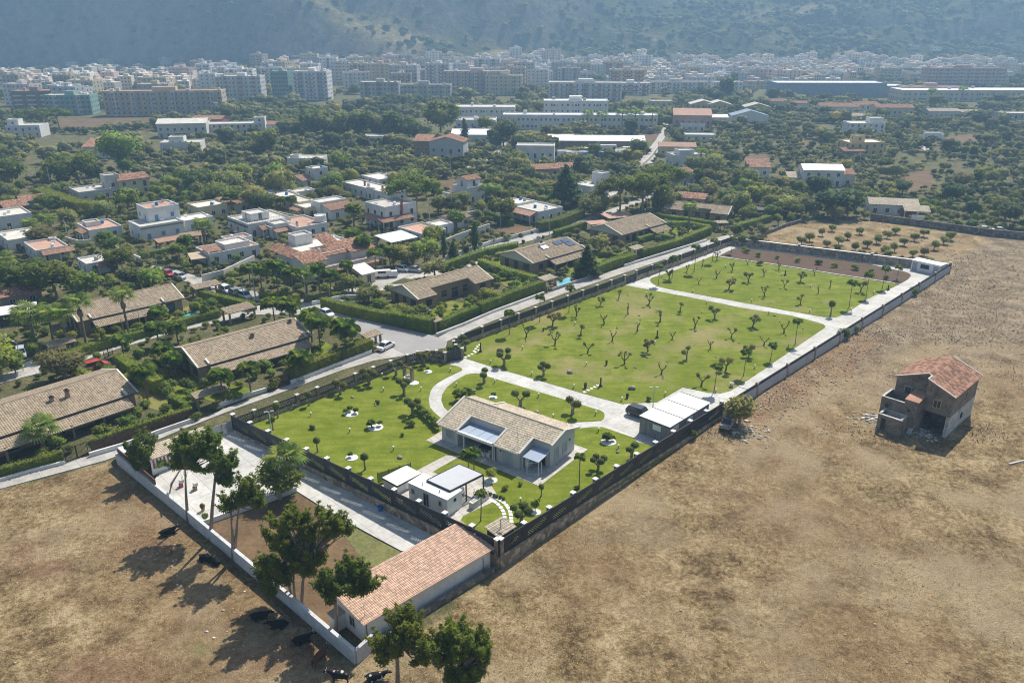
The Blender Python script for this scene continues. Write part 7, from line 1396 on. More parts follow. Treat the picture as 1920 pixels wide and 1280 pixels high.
def disc(label, u, v, r, plants=()):
    p = P(u, v, .05); o = link('gravel_bed', MB().lathe(0, 0, [(r, 0), (r * .97, .07)], 28).mesh('gravel_bed', ['gravel_white']), None, p); tag(o, label, 'gravel bed')
    OBST.append((p.x, p.y, r)); return o
disc('white gravel disc holding three cycads', 658.7, 776, 1.15); cycad('left cycad on the triple gravel disc', 650, 775, .9); cycad('middle cycad on the triple gravel disc', 657.5, 770, 1.0); cycad('right cycad on the triple gravel disc', 668, 774, 1.0)
disc('white gravel disc holding a large and a small cycad', 704, 801, 1.25); cycad('large cycad on the twin gravel disc', 698, 801, 1.5); cycad('small cycad on the twin gravel disc', 714, 798, .9)
disc('white gravel disc near the dark front fence', 659.5, 858, .95); disc('white gravel disc by the main gate lawn tip', 802.5, 697, .8); disc('white gravel disc on the round lawn', 924.5, 745, .75); disc('white gravel disc below the grey garage', 1141, 828, 1.2); disc('white gravel disc before the villa right wing', 921, 900, .9); disc('white gravel disc near the right fence', 1004, 960, .75)
cycad('cycad on the disc of the round lawn', 924.5, 744, .9); cycad('big cycad on the disc below the garage', 1138, 826, 1.6, 20); cycad('small cycad on the disc below the garage', 1150, 825, .8); cycad('spiky plant on the disc near the front fence', 658, 856, .8); cycad('cactus rosette on the disc by the gate lawn tip', 802, 695, .8)
T2 = lambda k, u, v, h, lab, leaf=None, sx=1: K[k].make(P(u, v, .05), h, lab, None, leaf, None, None, sx)
T2('broad', 921, 899, 1.9, 'young leafy tree on the disc before the villa wing'); T2('broad', 1004, 958, 1.9, 'young tree on the disc near the right fence', 'leaf_green', .7)
for i in range(10): u, v = 783 + i * 4.3, 767 + i * 4.2; T2('tall', u, v, rnd.uniform(1.5, 2.0), ('first', 'second', 'third', 'fourth', 'fifth', 'sixth', 'seventh', 'eighth', 'ninth', 'last')[i] + ' young shrub of the row left of the villa', 'leaf_green', 1.2)['group'] = 'row of young shrubs left of the villa'
for u, v, h, lab in ((771, 800, 1.3, 'lone young shrub below the shrub row'), (1217, 751, 1.0, 'small bush at the foot of the tall drive lamp'), (947, 917, .9, 'clipped bush beside the patio edge'), (976, 910, .7, 'round low bush on the lower lawn'), (1082, 917, .7, 'low bush at the foot of the thin tall palm'), (755, 817, .7, 'flowering stump with orange blossoms near the villa'), (707, 757, .8, 'agave clump with rock on the big left lawn'), (587, 803, .9, 'spiky agave with rock near the left corner')): T2('shrub', u, v, h, lab)
for i in range(7): T2('shrub', 908 + i * 6, 924 + i * 2.2, .55, ('first', 'second', 'third', 'fourth', 'fifth', 'sixth', 'last')[i] + ' low plant of the border beside the patio', 'leaf_dark')['group'] = 'border plants beside the patio'
bed = []
for u, v in ((1422, 481), (1456, 485), (1495, 491), (1564, 501), (1602, 506), (1534, 495), (1632, 510), (1400, 474), (1396, 470), (1662, 524), (1424, 497)):
    o = T2('shrub', u, v, rnd.uniform(1.0, 1.7), ''); p = P(u, v); bed.append((o, p.x, p.y, 'young shrub in the brown flower bed'))
auto_label(bed, YARD)
orch = []
for i, (zx, zy) in enumerate([(250, 630), (310, 605), (408, 570), (480, 535), (440, 655), (530, 635), (595, 595), (685, 555), (660, 685), (745, 655), (815, 625), (890, 585), (955, 555), (870, 705), (950, 685), (1020, 640), (1100, 605), (1170, 575), (1085, 725), (1170, 715), (1240, 670), (1315, 630), (1370, 600)]):
    p = P(1440 + zx / 4, 300 + zy / 4); o = K['olive'].make(p, rnd.uniform(2.4, 3.0), '', 'young olives of the dry orchard', None, i % 6, None, 1.0); row, col = ('front', 'second', 'third', 'back')[min(3, i % 5)], i
    orch.append((o, p.x, p.y, 'round young olive in the dry orchard'))
auto_label(orch, [(P(1735, 500)[0], P(1735, 500)[1], 'the white hut'), (P(1510, 478)[0], P(1510, 478)[1], 'the stone back wall pillar'), (P(1640, 412)[0], P(1640, 412)[1], 'the bend of the field wall'), (P(1460, 430)[0], P(1460, 430)[1], 'the grey field wall'), (P(1715, 425)[0], P(1715, 425)[1], 'the white metal gate'), (P(1800, 450)[0], P(1800, 450)[1], 'the right orchard end')])
# ------------------------------------------------------------------ foreground cypresses
def wild_cypress(label, trunks, ells, npad, seed, dens=62, leaf=.15):
    """trunks: list of pixel polylines from the ground up; ells: crown ellipses (u, v, ru, rv) in the plane of the trunk foot"""
    g = random.Random(seed); b = P(*trunks[0][0]); o = thing('cypress_tree', label, 'tree', b); Y = b.y
    def at(u, v, y):
        dx, dy, dz = ray(u, v); t = y / dy; return Vector((dx * t, y, CAM_H + dz * t)) - b
    mb = MB(); tops = []
    for k, tr in enumerate(trunks):
        foot = P(*tr[0]); n = len(tr); pts = [foot - b + Vector((0, 0, -.3))]
        for i in range(1, n): pts.append(at(*tr[i], foot.y + g.uniform(-.3, .3)))
        r0 = .26 if len(trunks) < 3 else .22; mb.tube(pts, [r0 * (1 - .62 * i / (n - 1)) for i in range(n)], 8); tops.append(pts[-1])
    pads = []; sc_ = []
    for (u, v, ru, rv) in ells:
        c = at(u, v, Y); ex = at(u + ru, v, Y); ez = at(u, v - rv, Y); rx, rz_ = (ex - c).length, (ez - c).length; sc_.append((c, rx, rz_))
    tot = sum(rx * rz_ for c, rx, rz_ in sc_)
    for c, rx, rz_ in sc_:
        m = max(2, round(1.35 * npad * rx * rz_ / tot)); sub = []
        for i in range(m):
            a, z = g.uniform(0, 6.28), g.uniform(-.95, .95); k = math.sqrt(1 - z * z) * g.uniform(.55, 1.0); d = Vector((math.cos(a) * k, math.sin(a) * k, z)); p = c + Vector((d.x * rx * .86, d.y * min(rx, rz_ * 1.3) * .82, z * rz_ * .84)); r = g.uniform(.30, .56); sub.append(p)
            gd = Vector((d.x * .8, d.y * .8, .55 + .5 * g.random() + .3 * z)).normalized() * r
            for q in range(4): w_ = p + gd * (q - .8) * 1.05 + Vector((g.uniform(-.16, .16), g.uniform(-.16, .16), g.uniform(-.1, .1))); rq = r * (1.0, .86, .62, .36)[q]; pads.append((*w_, rq * 1.1, rq * 1.1, rq * .72))
        root = min(tops, key=lambda q: (q - c).length)
        for p in sub[:: max(1, len(sub) // 9)]: mid = root.lerp(p, .55) + Vector((g.uniform(-.3, .3), g.uniform(-.3, .3), g.uniform(-.5, .1))); mb.tube([root, mid, p], [.09, .06, .025], 5)
    part('trunk', mb, 'bark', o, smooth=True)
    V, F, Nn = cloud(pads, dens * len(pads), leaf, seed, .5, .45, hs=1, elong=2.4); link('crown', npmesh('crown', V, F, ['leaf_pine'], Nn), o)
    dead = MB()
    for i in range(5): q = g.choice(tops); e = q + Vector((g.uniform(-1, 1), g.uniform(-1, 1), g.uniform(.3, 1.2))); dead.tube([q * .8, e], [.03, .008], 4)
    part('dead_twigs', dead, 'leaf_dead', o, 'stuff'); lm(b, label); return o
wild_cypress('dense cypress leaning over the tiled yard hut', [[(266, 892), (264, 870), (262, 850)]], [(260, 835, 33, 24), (262, 858, 26, 16)], 30, 1)
wild_cypress('tall double-trunked cypress in the white yard', [[(352, 978), (349, 930), (347, 880)], [(314, 936), (322, 905), (338, 880)]], [(372, 832, 42, 22), (340, 832, 26, 14), (380, 860, 40, 22), (345, 865, 30, 16), (400, 824, 18, 10)], 52, 2)
wild_cypress('thin sparse cypress standing by the low white wall', [[(394, 1010), (398, 950), (403, 900), (408, 870)]], [(420, 858, 20, 14), (424, 895, 20, 12), (412, 880, 10, 8), (428, 868, 16, 9)], 17, 3)
wild_cypress('forked cypress in front of the low white wall', [[(437, 1048), (436, 1005), (433, 960)], [(437, 1047), (443, 1000), (448, 950)]], [(440, 935, 26, 16), (470, 930, 26, 14), (455, 912, 22, 10), (432, 950, 18, 10), (484, 938, 16, 9)], 26, 4)
wild_cypress('biggest many-trunked cypress in the brown yard', [[(552, 1130), (551, 1100), (550, 1060)], [(546, 1128), (542, 1090), (530, 1050)], [(564, 1138), (568, 1090), (575, 1050)]], [(540, 1000, 52, 40), (600, 985, 50, 26), (530, 1050, 44, 40), (575, 1040, 40, 36), (640, 985, 24, 14), (510, 1085, 28, 26), (550, 975, 30, 16)], 120, 5)
wild_cypress('dark cypress overhanging the end of the orange shed', [[(629, 1192), (630, 1150), (628, 1110), (630, 1080)]], [(645, 1090, 50, 24), (615, 1100, 28, 20), (680, 1090, 30, 14), (650, 1070, 30, 14)], 48, 6)
wild_cypress('cypress outside the shed wall at the bottom edge', [[(746, 1290), (745, 1240), (744, 1200)]], [(760, 1180, 36, 26), (730, 1208, 38, 20), (775, 1200, 40, 16), (752, 1158, 26, 14), (790, 1226, 28, 14), (715, 1234, 18, 14)], 52, 7)
wild_cypress('cypress cut by the bottom picture edge', [[(836, 1330), (834, 1280), (838, 1230)], [(845, 1335), (862, 1290), (868, 1250)]], [(860, 1204, 42, 28), (830, 1218, 34, 18), (890, 1236, 32, 28), (870, 1268, 34, 18), (895, 1205, 22, 12)], 62, 8)
T_('olive', 524, 935, 5.6, 'bushy oleander beside the yard driveway', 'leaf_green', sx=1.05); palm('fan', P(540, 918), 4.6, 1.7, 'fan palm behind the bushy oleander', None, .18); T2('shrub', 480, 925, 1.6, 'small bush left of the bushy oleander', 'leaf_olive')
T_('olive', 1387, 800, 5.2, 'ochre-leaved tree over the wrecked car in the field', 'leaf_dry', 2, sx=1.15)
T2('shrub', 384, 972, 1.0, 'spiky low plant at the pavement corner'); T2('shrub', 381, 955, 1.2, 'potted ochre shrub in the white yard', 'leaf_dry', .6)
# ------------------------------------------------------------------ scattered greenery
VERGE = PP([(0, 890), (165, 850), (360, 790), (500, 734), (540, 720), (697, 660), (735, 650), (815, 628), (905, 590), (1020, 548), (1170, 496), (1330, 446), (1372, 440)]) + [EF, EL] + PP([(410, 814), (280, 860), (222, 868), (200, 870), (0, 920)])
EXP = [[(q[0], q[1]) for q in pl] for pl in (DRY, ORCH, OUT, VERGE)] + [p for n, p in ROADP if n not in ('garden_lawn',)]
EXB = [(min(q[0] for q in p) - 1, max(q[0] for q in p) + 1, min(q[1] for q in p) - 1, max(q[1] for q in p) + 1, p) for p in EXP]
cell = {}
for a, b, r in OBST + [(a, b, r) for a, b, r in town_pts]: cell.setdefault((int(a // 20), int(b // 20)), []).append((a, b, r))
def blocked(x, y, pad):
    i, j = int(x // 20), int(y // 20)
    for di in (-2, -1, 0, 1, 2):
        for dj in (-2, -1, 0, 1, 2):
            for a, b, r in cell.get((i + di, j + dj), ()):
                if (x - a) ** 2 + (y - b) ** 2 < (r + pad) ** 2: return True
    return any(x0 < x < x1 and y0 < y < y1 and inpoly(x, y, p) for x0, x1, y0, y1, p in EXB)
g = random.Random(99); tcell = {}; cand = []
def near(x, y, r):
    i, j = int(x // 8), int(y // 8)
    return any((x - a) ** 2 + (y - b) ** 2 < r * r for di in (-1, 0, 1) for dj in (-1, 0, 1) for a, b in tcell.get((i + di, j + dj), ()))
STR = [p for n, p in ROADP if n in ('street', 'lane', 'road') and max(q[1] for q in p) < 420]
def road_behind(x, y): return any(inpoly(x, y + k, p) for k in (3, 6, 9) for p in STR)
for it in range(62000):
    gar = it < 10000
    y = g.uniform(95, 262) if gar else math.sqrt(g.uniform(150 ** 2, 640 ** 2)) if g.random() < .75 else g.uniform(600, 1090); x = g.uniform(-.68, .68) * y
    u, v = proj((x, y, 0))
    if u < -40 or u > 1960 or (gar and x > 60): continue
    wild = x > 95 and y < 480
    dn = fbm(x, y, 38, 3, 77)
    if not gar and g.random() > (1.25 if y < 640 else .75) * float(ss(.18 if wild else .25, .42 if wild else .46, dn)): continue
    r = 2.3 if gar else (3.3 if y < 320 else 4.3 if y < 640 else 6.5)
    if near(x, y, r) or blocked(x, y, .2 if gar else .6): continue
    h = g.uniform(2.4, 5.4) * (.75 if wild else 1) * (1.25 if y > 640 else 1) * (1 if g.random() < .84 else g.uniform(1.4, 2.1))
    if gar: h = g.uniform(1.1, 3.2)
    if y < 560 and any(blocked(x, y + k, 0) for k in (5, 9)): h = min(h, g.uniform(1.4, 2.6))
    elif y < 250: h *= .8
    if y < 300 and road_behind(x, y): h = min(h, g.uniform(.9, 1.5))
    tcell.setdefault((int(x // 8), int(y // 8)), []).append((x, y)); cand.append((x, y, h, g.random()))
cand.sort(key=lambda q: q[1] - q[2] * 12); n_o = n_b = n_s = 0; rest = []; lo, lb, lsx = [], [], []
for x, y, h, q in cand:
    if h < 2.7 and n_s < 290 and y < 420:
        o = K['shrub'].make((x, y), h * 1.1, '', 'garden shrubs between the houses', g.choice(['leaf_green', 'leaf_olive_dark', 'leaf_lime', 'leaf_pine', 'leaf_hedge'])); n_s += 1; lsx.append((o, x, y, {'leaf_lime': 'yellow-green bush', 'leaf_pine': 'dark bush'}.get(o.children[1].data.materials[0].name, 'green bush')))
    elif q < .52 and n_o < 285 and h > 2: o = K['olive'].make((x, y), h, '', 'olive trees in the groves beyond the lane', g.choice(['leaf_olive', 'leaf_olive', 'leaf_olive_dark'])); n_o += 1; lo.append((o, x, y, ('large ' if h > 5 else 'small ' if h < 3.6 else '') + 'grey-green olive tree'))
    elif n_b < 285 and h > 2: o = K['broad'].make((x, y), h, '', 'leafy trees among the houses', g.choice(['leaf_green', 'leaf_green', 'leaf_lime', 'leaf_pine', 'leaf_olive_dark', 'leaf_dark'])); n_b += 1; mn = o.children[1].data.materials[0].name; lb.append((o, x, y, ('tall ' if h > 5 else 'low ' if h < 3.6 else '') + {'leaf_lime': 'yellow-green tree', 'leaf_dark': 'very dark tree', 'leaf_pine': 'dark green tree'}.get(mn, 'green leafy tree')))
    else: rest.append((x, y, h, q))
mid_lm = [l for l in LM if 120 < l[1] < 620]
LM2 = mid_lm + [(o.location.x, o.location.y, 'the ' + o['label']) for o in COL.objects if o.parent is None and o.get('label') and o.name.split('.')[0] in ('palm_tree', 'hedge', 'broadleaf_tree', 'olive_tree', 'umbrella_pine', 'gate_shelter', 'gate', 'cypress_tree', 'conifer_tree') and not o.get('group') and len(o['label'].split()) <= 7 and 90 < o.location.y < 450]
auto_label(lo, LM2); auto_label(lb, LM2); auto_label(lsx, LM2)
def bulk(name, pts, label, tpls, zf, mat='leaf_grove', cat='trees'):
    gg = np.random.default_rng(5); Vs, Fs, Ns, Ts = [], [], [], []; off_ = 0
    for x, y, h, q in pts:
        V, F, Nn = tpls[int(q * 997) % len(tpls)]; a = gg.uniform(0, 6.28); c, s = math.cos(a), math.sin(a); Rm = np.array([[c, s, 0], [-s, c, 0], [0, 0, 1]])
        Vs.append(V @ Rm * np.array([h * gg.uniform(.95, 1.25), h * gg.uniform(.95, 1.25), h]) + np.array([x, y, zf(x, y)])); Fs.append(F + off_); Ns.append(Nn @ Rm); off_ += len(V); Ts.append(np.full(len(V), np.clip(.08 + q * .55 + gg.normal() * .2, 0, 1), np.float32))
    me = npmesh(name, np.concatenate(Vs), np.concatenate(Fs), [mat], np.concatenate(Ns)); at = me.attributes.new('tint', 'FLOAT', 'POINT'); at.data.foreach_set('value', np.concatenate(Ts)); o = link(name, me); o['kind'] = 'stuff'; o['label'] = label; return o
tA = [cloud(clumpset(400 + k, 5, .55, .30, .52), 170, .10, 400 + k) for k in range(5)]; tB = [cloud(clumpset(420 + k, 4, .60, .32, .50, rr=(.5, .7)), 46, .17, 420 + k) for k in range(5)]
z0 = lambda x, y: -.1
bulk('grove', [p for p in rest if p[1] < 350], 'dense olive groves and garden trees beyond the houses', tA, z0) if False else None
nearp, farp = [p for p in rest if p[1] < 360], [p for p in rest if p[1] >= 360]
bulk('grove', nearp + farp, 'dense olive groves and gardens between houses and town', tA[:0] + tB if not nearp else tB, z0)
gz = random.Random(4); hb = []
while len(hb) < 3600:
    x, y = gz.uniform(-900, 900), gz.uniform(FOOT + 5, 1400)
    wr_ = float(ss(60, 300, x)); s_ = float(ss(.36, .58, fbm(x, y, 45, 3, 62)))
    if gz.random() > (wr_ * .9 + .18) * (.15 + s_): continue
    hb.append((x, y, gz.uniform(3.5, 8.5), gz.random() * .45))
hzv = zhill(np.array([p[0] for p in hb]), np.array([p[1] for p in hb])); hzd = {(p[0], p[1]): float(z) - 1 for p, z in zip(hb, hzv)}
bulk('hillside_scrub', hb, 'bushes and small trees covering the hillside', [cloud([(0, 0, .35, .7, .7, .5), (.3, .2, .3, .5, .5, .4)], 22, .25, 430 + k) for k in range(3)], lambda x, y: hzd[x, y])
# ------------------------------------------------------------------ dry field: straw tufts, stones, weeds
def tufts(name, n, region, label, hmin, hmax, mat, seed, dens=None, blades=3, ln=(.7, 2.4)):
    g = np.random.default_rng(seed); X = g.uniform(region[0], region[1], n); Y = g.uniform(region[2] ** .6, region[3] ** .6, n) ** (1 / .6); k = npin(X, Y, DRY)
    if dens is not None: k &= g.random(n) < dens(X, Y)
    k &= (np.abs(X) < .75 * Y + 6)
    X, Y = X[k], Y[k]; n = len(X); Z = zground(X, Y); V = []
    for b in range(blades):
        a = g.uniform(0, 6.28, n); h = g.uniform(hmin, hmax, n); w_ = h * .34; lean = h * g.uniform(*ln, n); px, py = X + g.normal(size=n) * .1, Y + g.normal(size=n) * .1
        V.append(np.stack([np.stack([px - np.sin(a) * w_, py + np.cos(a) * w_, Z - .02], 1), np.stack([px + np.sin(a) * w_, py - np.cos(a) * w_, Z - .02], 1), np.stack([px + np.cos(a) * lean, py + np.sin(a) * lean, Z + h], 1)], 1))
    V = np.concatenate(V); nr = np.tile(np.array([0, 0, 1.]), (len(V), 1)) + g.normal(size=(len(V), 3)) * .35; nr /= np.linalg.norm(nr, axis=1, keepdims=True); V = facing(V, nr); Nn = np.repeat(nr, 3, 0)
    o = link(name, npmesh(name, V, np.arange(len(V)).reshape(-1, 3), [mat], Nn)); o['kind'] = 'stuff'; o['label'] = label; return o
tufts('dry_grass', 230000, (-120, 190, 42, 215), 'dry straw-coloured grass covering the fields', .05, .17, 'straw', 1, lambda X, Y: .15 + .85 * ss(.36, .6, fbm(X, Y, 6, 4, 71)))
tufts('dead_thistle', 60000, (20, 210, 108, 230), 'grey-brown dead thistles of the upper field', .10, .30, 'leaf_dead', 2, lambda X, Y: .06 + .94 * ss(.42, .62, fbm(X, Y, 14, 5, 72)), ln=(.3, .9))
tufts('green_weeds', 18000, (-120, 190, 42, 150), 'scattered green weeds in the dry field', .06, .2, 'leaf_hedge', 3, lambda X, Y: ss(.62, .72, fbm(X, Y, 7, 4, 73)) * .9 + .008)
def stones(name, n, label, fx, size, seed, mat='rock'):
    g = np.random.default_rng(seed); X, Y = fx(g, n); k = npin(X, Y, DRY); X, Y = X[k], Y[k]; Z = zground(X, Y); iv, jf = ICO[1]; Vs = []; Fs = []
    for i in range(len(X)):
        s = size[0] + (size[1] - size[0]) * g.random() ** 3; Vs.append(iv * (1 + .5 * (g.random((12, 1)) - .5)) * np.array([s * g.uniform(.7, 1.4), s, s * .6]) + np.array([X[i], Y[i], Z[i] + s * .15])); Fs.append(jf + 12 * i)
    o = link(name, npmesh(name, np.concatenate(Vs), np.concatenate(Fs), [mat])); o['kind'] = 'stuff'; o['label'] = label; return o
M['stone_pale'] = varied('stone_pale', (.46, .42, .36), .6, 1.3, 1, 6, .95, 0, 0, isl=.6)
M['stone_brown'] = varied('stone_brown', (.33, .25, .18), .6, 1.35, 1, 6, .95, 0, 0, isl=.7)
stones('field_stones', 2600, 'pale stones strewn over the dry field', lambda g, n: (g.uniform(-110, 170, n), g.uniform(45, 180, n)), (.04, .17), 11, 'stone_brown')
def along(g, n):
    t = g.random(n); a, b = P(1400, 770), P(1650, 605); k = (g.random(n) - .15) * 7; d = (b - a).normalized(); return a.x + (b.x - a.x) * t + d.y * k + g.normal(size=n), a.y + (b.y - a.y) * t - d.x * k + g.normal(size=n)
stones('rubble', 1500, 'rubble of brown stones heaped along the block wall', along, (.05, .24), 12, 'stone_brown')
def blob(u, v, s): return lambda g, n: (P(u, v).x + g.normal(size=n) * s, P(u, v).y + g.normal(size=n) * s)
stones('rubble', 130, 'rubble heap in the ruined house doorway', blob(1728, 812, .9), (.1, .35), 13, 'stone_pale'); stones('rubble', 70, 'pile of broken stones left of the ruined house', blob(1636, 782, .9), (.12, .45), 14, 'stone_pale'); stones('rubble', 120, 'grey debris below the ochre tree', blob(1402, 808, 1.6), (.08, .4), 15, 'stone_pale'); stones('rubble', 60, 'pale debris heap at the right picture edge', blob(1626, 790, 1.5), (.1, .4), 16, 'stone_pale')
stones('rubble', 70, 'white litter and stones outside the yard wall', lambda g, n: (lambda t: (P(330, 990).x + (P(600, 1250).x - P(330, 990).x) * t - 2.5 + g.normal(size=n) * 1.4, P(330, 990).y + (P(600, 1250).y - P(330, 990).y) * t - 2.5 + g.normal(size=n) * 1.4))(g.random(n)), (.05, .2), 17, 'stone_pale')
for u, v, l_, an, lab in ((1908, 866, 3.4, 20, 'broken pale pole lying in the field at the right edge'), (1800, 690, 2.2, 10, 'dark plank lying behind the ruined house')):
    p = P(u, v); o = thing('plank', lab, 'plank', p, R(an)); part('board', MB().b2(-l_ / 2, -.12, 0, l_ / 2, .12, .1), 'wood_brown' if 'dark' in lab else 'pole_grey', o)
# ------------------------------------------------------------------ garden lamps, rocks, posts
BL = MB().lathe(0, 0, [(.06, 0), (.06, .42)], 8).mesh('post', ['dark_frame']); BG = MB().lathe(0, 0, [(.06, .42), (.16, .5), (.18, .6), (.15, .7), (.05, .76)], 10).mesh('globe', ['lamp_glass'], True); lamps = []
for u, v in ((550, 765), (583, 780), (647, 731), (655.7, 810), (718.7, 733), (716.7, 706), (789.5, 732), (777.5, 683), (844.5, 696), (855.5, 724), (737.5, 844), (1159, 841), (1122, 809), (1037, 783), (1009.5, 744), (927.5, 718), (1117, 777), (975.5, 941), (1099, 685), (997, 703), (1076, 727), (1166, 751), (920, 681), (980, 655), (1228, 645), (1247, 741), (1342, 735), (1415, 690), (1478, 650), (1441, 589), (1325, 570), (1299, 548), (1212, 553), (1241.5, 520), (1360, 502), (1373, 521), (1409, 566), (1518, 585), (1520, 539), (1466, 517), (1638, 551), (1623, 566), (1682, 525), (1044, 579), (1232, 584), (1078, 609), (1426, 494), (1596, 583)):
    p = P(u, v, .05); o = thing('garden_lamp', '', 'lamp', p, 0, 'white globe garden lamps on the lawns'); link('post', BL, o); link('globe', BG, o); lamps.append((o, p.x, p.y, 'white globe garden lamp'))
auto_label(lamps, YARD)
def rock(label, u, v, s, mat='rock', z=.05):
    g = random.Random(int(u)); iv, jf = ICO[2]; gg = np.random.default_rng(int(u * 3 + v)); V = iv * (1 + .45 * (gg.random((len(iv), 1)) - .5)) * np.array([s * .85, s * .6, s * .5]) + np.array([0, 0, s * .2]); me = npmesh('rock', V, jf, [mat]); o = link('rock', me, None, P(u, v, z), g.uniform(0, 6)); return tag(o, label, 'rock')
for a in (('dark squared rock on the round lawn', 889.5, 733, .45), ('pale rock behind the villa ridge', 1007.5, 773, .5), ('big pale rock on the middle lawn', 1069, 699, .75), ('large dark rock near the garage lamp', 1184.5, 729, .85), ('flat rock pair on the big left lawn', 661, 745, .4), ('mossy rock near the green mesh screen', 750, 858, .6), ('orange rock under the lamp below the garage', 1158, 848, .4), ('small rock near the middle lawn palm', 1343, 670, .3), ('small dark rock at lawn centre left', 1213, 670, .35), ('small dark rock near bare olives', 1191, 689, .35), ('small rock on the middle lawn right half', 1385, 643, .3), ('dark rock at the cross drive edge', 1452, 592, .45), ('small brown rock near the lawn corner', 1506, 617, .35), ('small rock in the upper part of the middle lawn', 1316, 586, .3), ('small stone at the upper middle lawn', 1177, 554, .3), ('small stone beside the dry lawn patch', 1198, 592, .35), ('small stone on the upper lawn', 1540, 567, .25), ('small stone right on the upper lawn', 1576, 537, .3), ('pale rock beside the agave clump', 704, 760, .3), ('pale boulder by the spiky agave', 590, 804, .3), ('pale rock by the ring road lamp stake', 1620, 565, .35)): rock(*a)
for lab, u, v, h, r, mt in (('dark stone planter on the middle lawn edge', 1097.5, 727, .9, .28, 'dark_frame'), ('dark round pot right of the planter', 1176, 746, .8, .26, 'dark_frame'), ('pale drum pot at the end of the middle lawn', 1371.5, 724, .7, .38, 'stone_cap'), ('small dark pot near the street fence olives', 1018.5, 621, .7, .18, 'dark_frame'), ('low dark pot on the lower middle lawn', 1137, 684, .9, .22, 'dark_frame'), ('blue plastic drum on the yard driveway', 713, 957, .7, .35, 'blue_plastic'), ('terracotta pot left of the gate roof by the palm lawn', 357, 788, .6, .28, 'terracotta'), ('terracotta pot by the pavement gate roof', 372, 782, .8, .3, 'terracotta'), ('tall orange flower pot in the white yard', 381, 957, .9, .3, 'terracotta')):
    p = P(u, v, .05 if v < 760 and u > 900 else None); o = link('pot', MB().lathe(0, 0, [(r * .7, 0), (r, h * .8), (r * 1.1, h), (r * .8, h), (r * .7, h * .8)], 12).mesh('pot', [mt]), None, p); tag(o, lab, 'pot')
for lab, u, v, h in (('dark upright marker post on the middle lawn', 1232, 633, 1.6), ('dark intercom post at the end of the stepping stones', 1126, 724, 1.7), ('dark stump post beside the upper flower bed', 1472, 516, 1.3), ('dark meter post near the main gate path', 901, 659, 1.9), ('short dark post at the ring road lawn edge', 1665, 543, 1.2)):
    o = thing('post', lab, 'post', P(u, v, .05)); part('shaft', MB().box(0, 0, 0, .24, .2, h), 'dark_frame', o); part('foot', MB().box(0, 0, 0, .6, .5, .25), 'dark_frame', o)
def street_lamp(label, u, v, h, arm=1.2, ang=0, mat='pole_grey', z=None, heads=1):
    p = P(u, v, z); o = thing('street_lamp', label, 'lamp post', p, R(ang)); part('pole', MB().tube([(0, 0, -.2), (0, 0, h)], [.09, .055], 7), mat, o)
    for k in range(heads):
        s = 1 if k == 0 else -1; m2 = MB(); m2.tube([(0, 0, h - .02), (s * arm, 0, h + .12)], .035, 5); part('arm', m2, mat, o); part('lamp_head', MB().b2(min(s * arm * .8, s * (arm + .5)), -.14, h + .08, max(s * arm * .8, s * (arm + .5)), .14, h + .2), 'metal_grey', o)
    return o
for a in (('tall lamp post by the garage on the drive edge', 1224, 764, 3.6, .3, 0, 'pole_grey', .02, 2), ('lamp post with disc head in the near fence corner', 939, 1016, 3.4, .25, 0, 'metal_grey', .05, 1), ('white double lamp post in the left lawn corner', 509, 809, 3.4, .25, 20, 'metal_white', .05, 2), ('street lamp before the orange roofed villa', 574, 565, 5.6, 1.0, 120), ('street lamp on the street corner hedge', 620, 578, 4.8, 1.0, -40), ('short street lamp beside the corner hedge', 802, 613, 3.6, .6, 20), ('curved street lamp above the red parked car', 297, 512, 6.0, 2.2, 45), ('street lamp on the back street by the cypress pair', 926, 468, 6.0, .7, 180), ('second street lamp on the back street', 938, 440, 6.6, .7, 180), ('street lamp beside the parked silver car at left', 44, 695, 5.6, .6, 160), ('street lamp among parked white cars', 404, 541, 4.6, .6, 45), ('street lamp beside the last parked white car', 457, 560, 4.4, .6, 45), ('lamp post before the brown veranda house', 1030, 440, 5.6, .6, 90), ('lamp at the lane end hedge', 1238, 390, 5, .6, 90), ('street lamp near the fan palm villa porch', 263, 610, 4.2, .4, 90), ('lamp on the lane beside the pool gate roof', 1026, 548, 1.4, .1, 0), ('tall post lamp before the scalloped bungalow', 125, 438, 5, .4, 20)): street_lamp(*a)
def pole(label, u, v, h): p = P(u, v); o = thing('utility_pole', label, 'pole', p); part('shaft', MB().tube([(0, 0, -.3), (0, 0, h)], [.16, .1], 7), 'plain_concrete', o); part('crossarm', MB().b2(-.5, -.05, h - .5, .5, .05, h - .38), 'plain_concrete', o)
for a in (('concrete utility pole at the street of parked cars', 479, 558, 8.6), ('utility pole before the brick chimney house', 806, 432, 9.5), ('utility pole by the white cube house road', 725, 334, 10), ('utility pole left of the roof terrace bungalow', 128, 452, 6), ('utility pole in the groves before the depot', 846, 334, 9), ('utility pole right of the tin roofed house', 1596, 338, 11), ('second utility pole right of the tin roofed house', 1607, 336, 11), ('utility pole behind the arched grey house', 97, 358, 9), ('utility pole in the right hand groves', 1486, 306, 11)): pole(*a)
# well
wl = thing('stone_well', 'old stone well with two pillars and a beam on the left lawn', 'well', P(766, 712, .05), R(-40))
part('basin', MB().lathe(0, 0, [(.9, 0), (.9, .7), (.65, .7), (.65, .3)], 16), 'pale_plaster', wl)
for x in (-.95, .95): part('pillar', MB().b2(x - .25, -.25, 0, x + .25, .25, 2.3), 'stone_wall', wl)
part('beam', MB().b2(-1.2, -.12, 2.3, 1.2, .12, 2.55), 'wood_brown', wl); disc('white gravel patch before the stone well', 776, 718, .9)
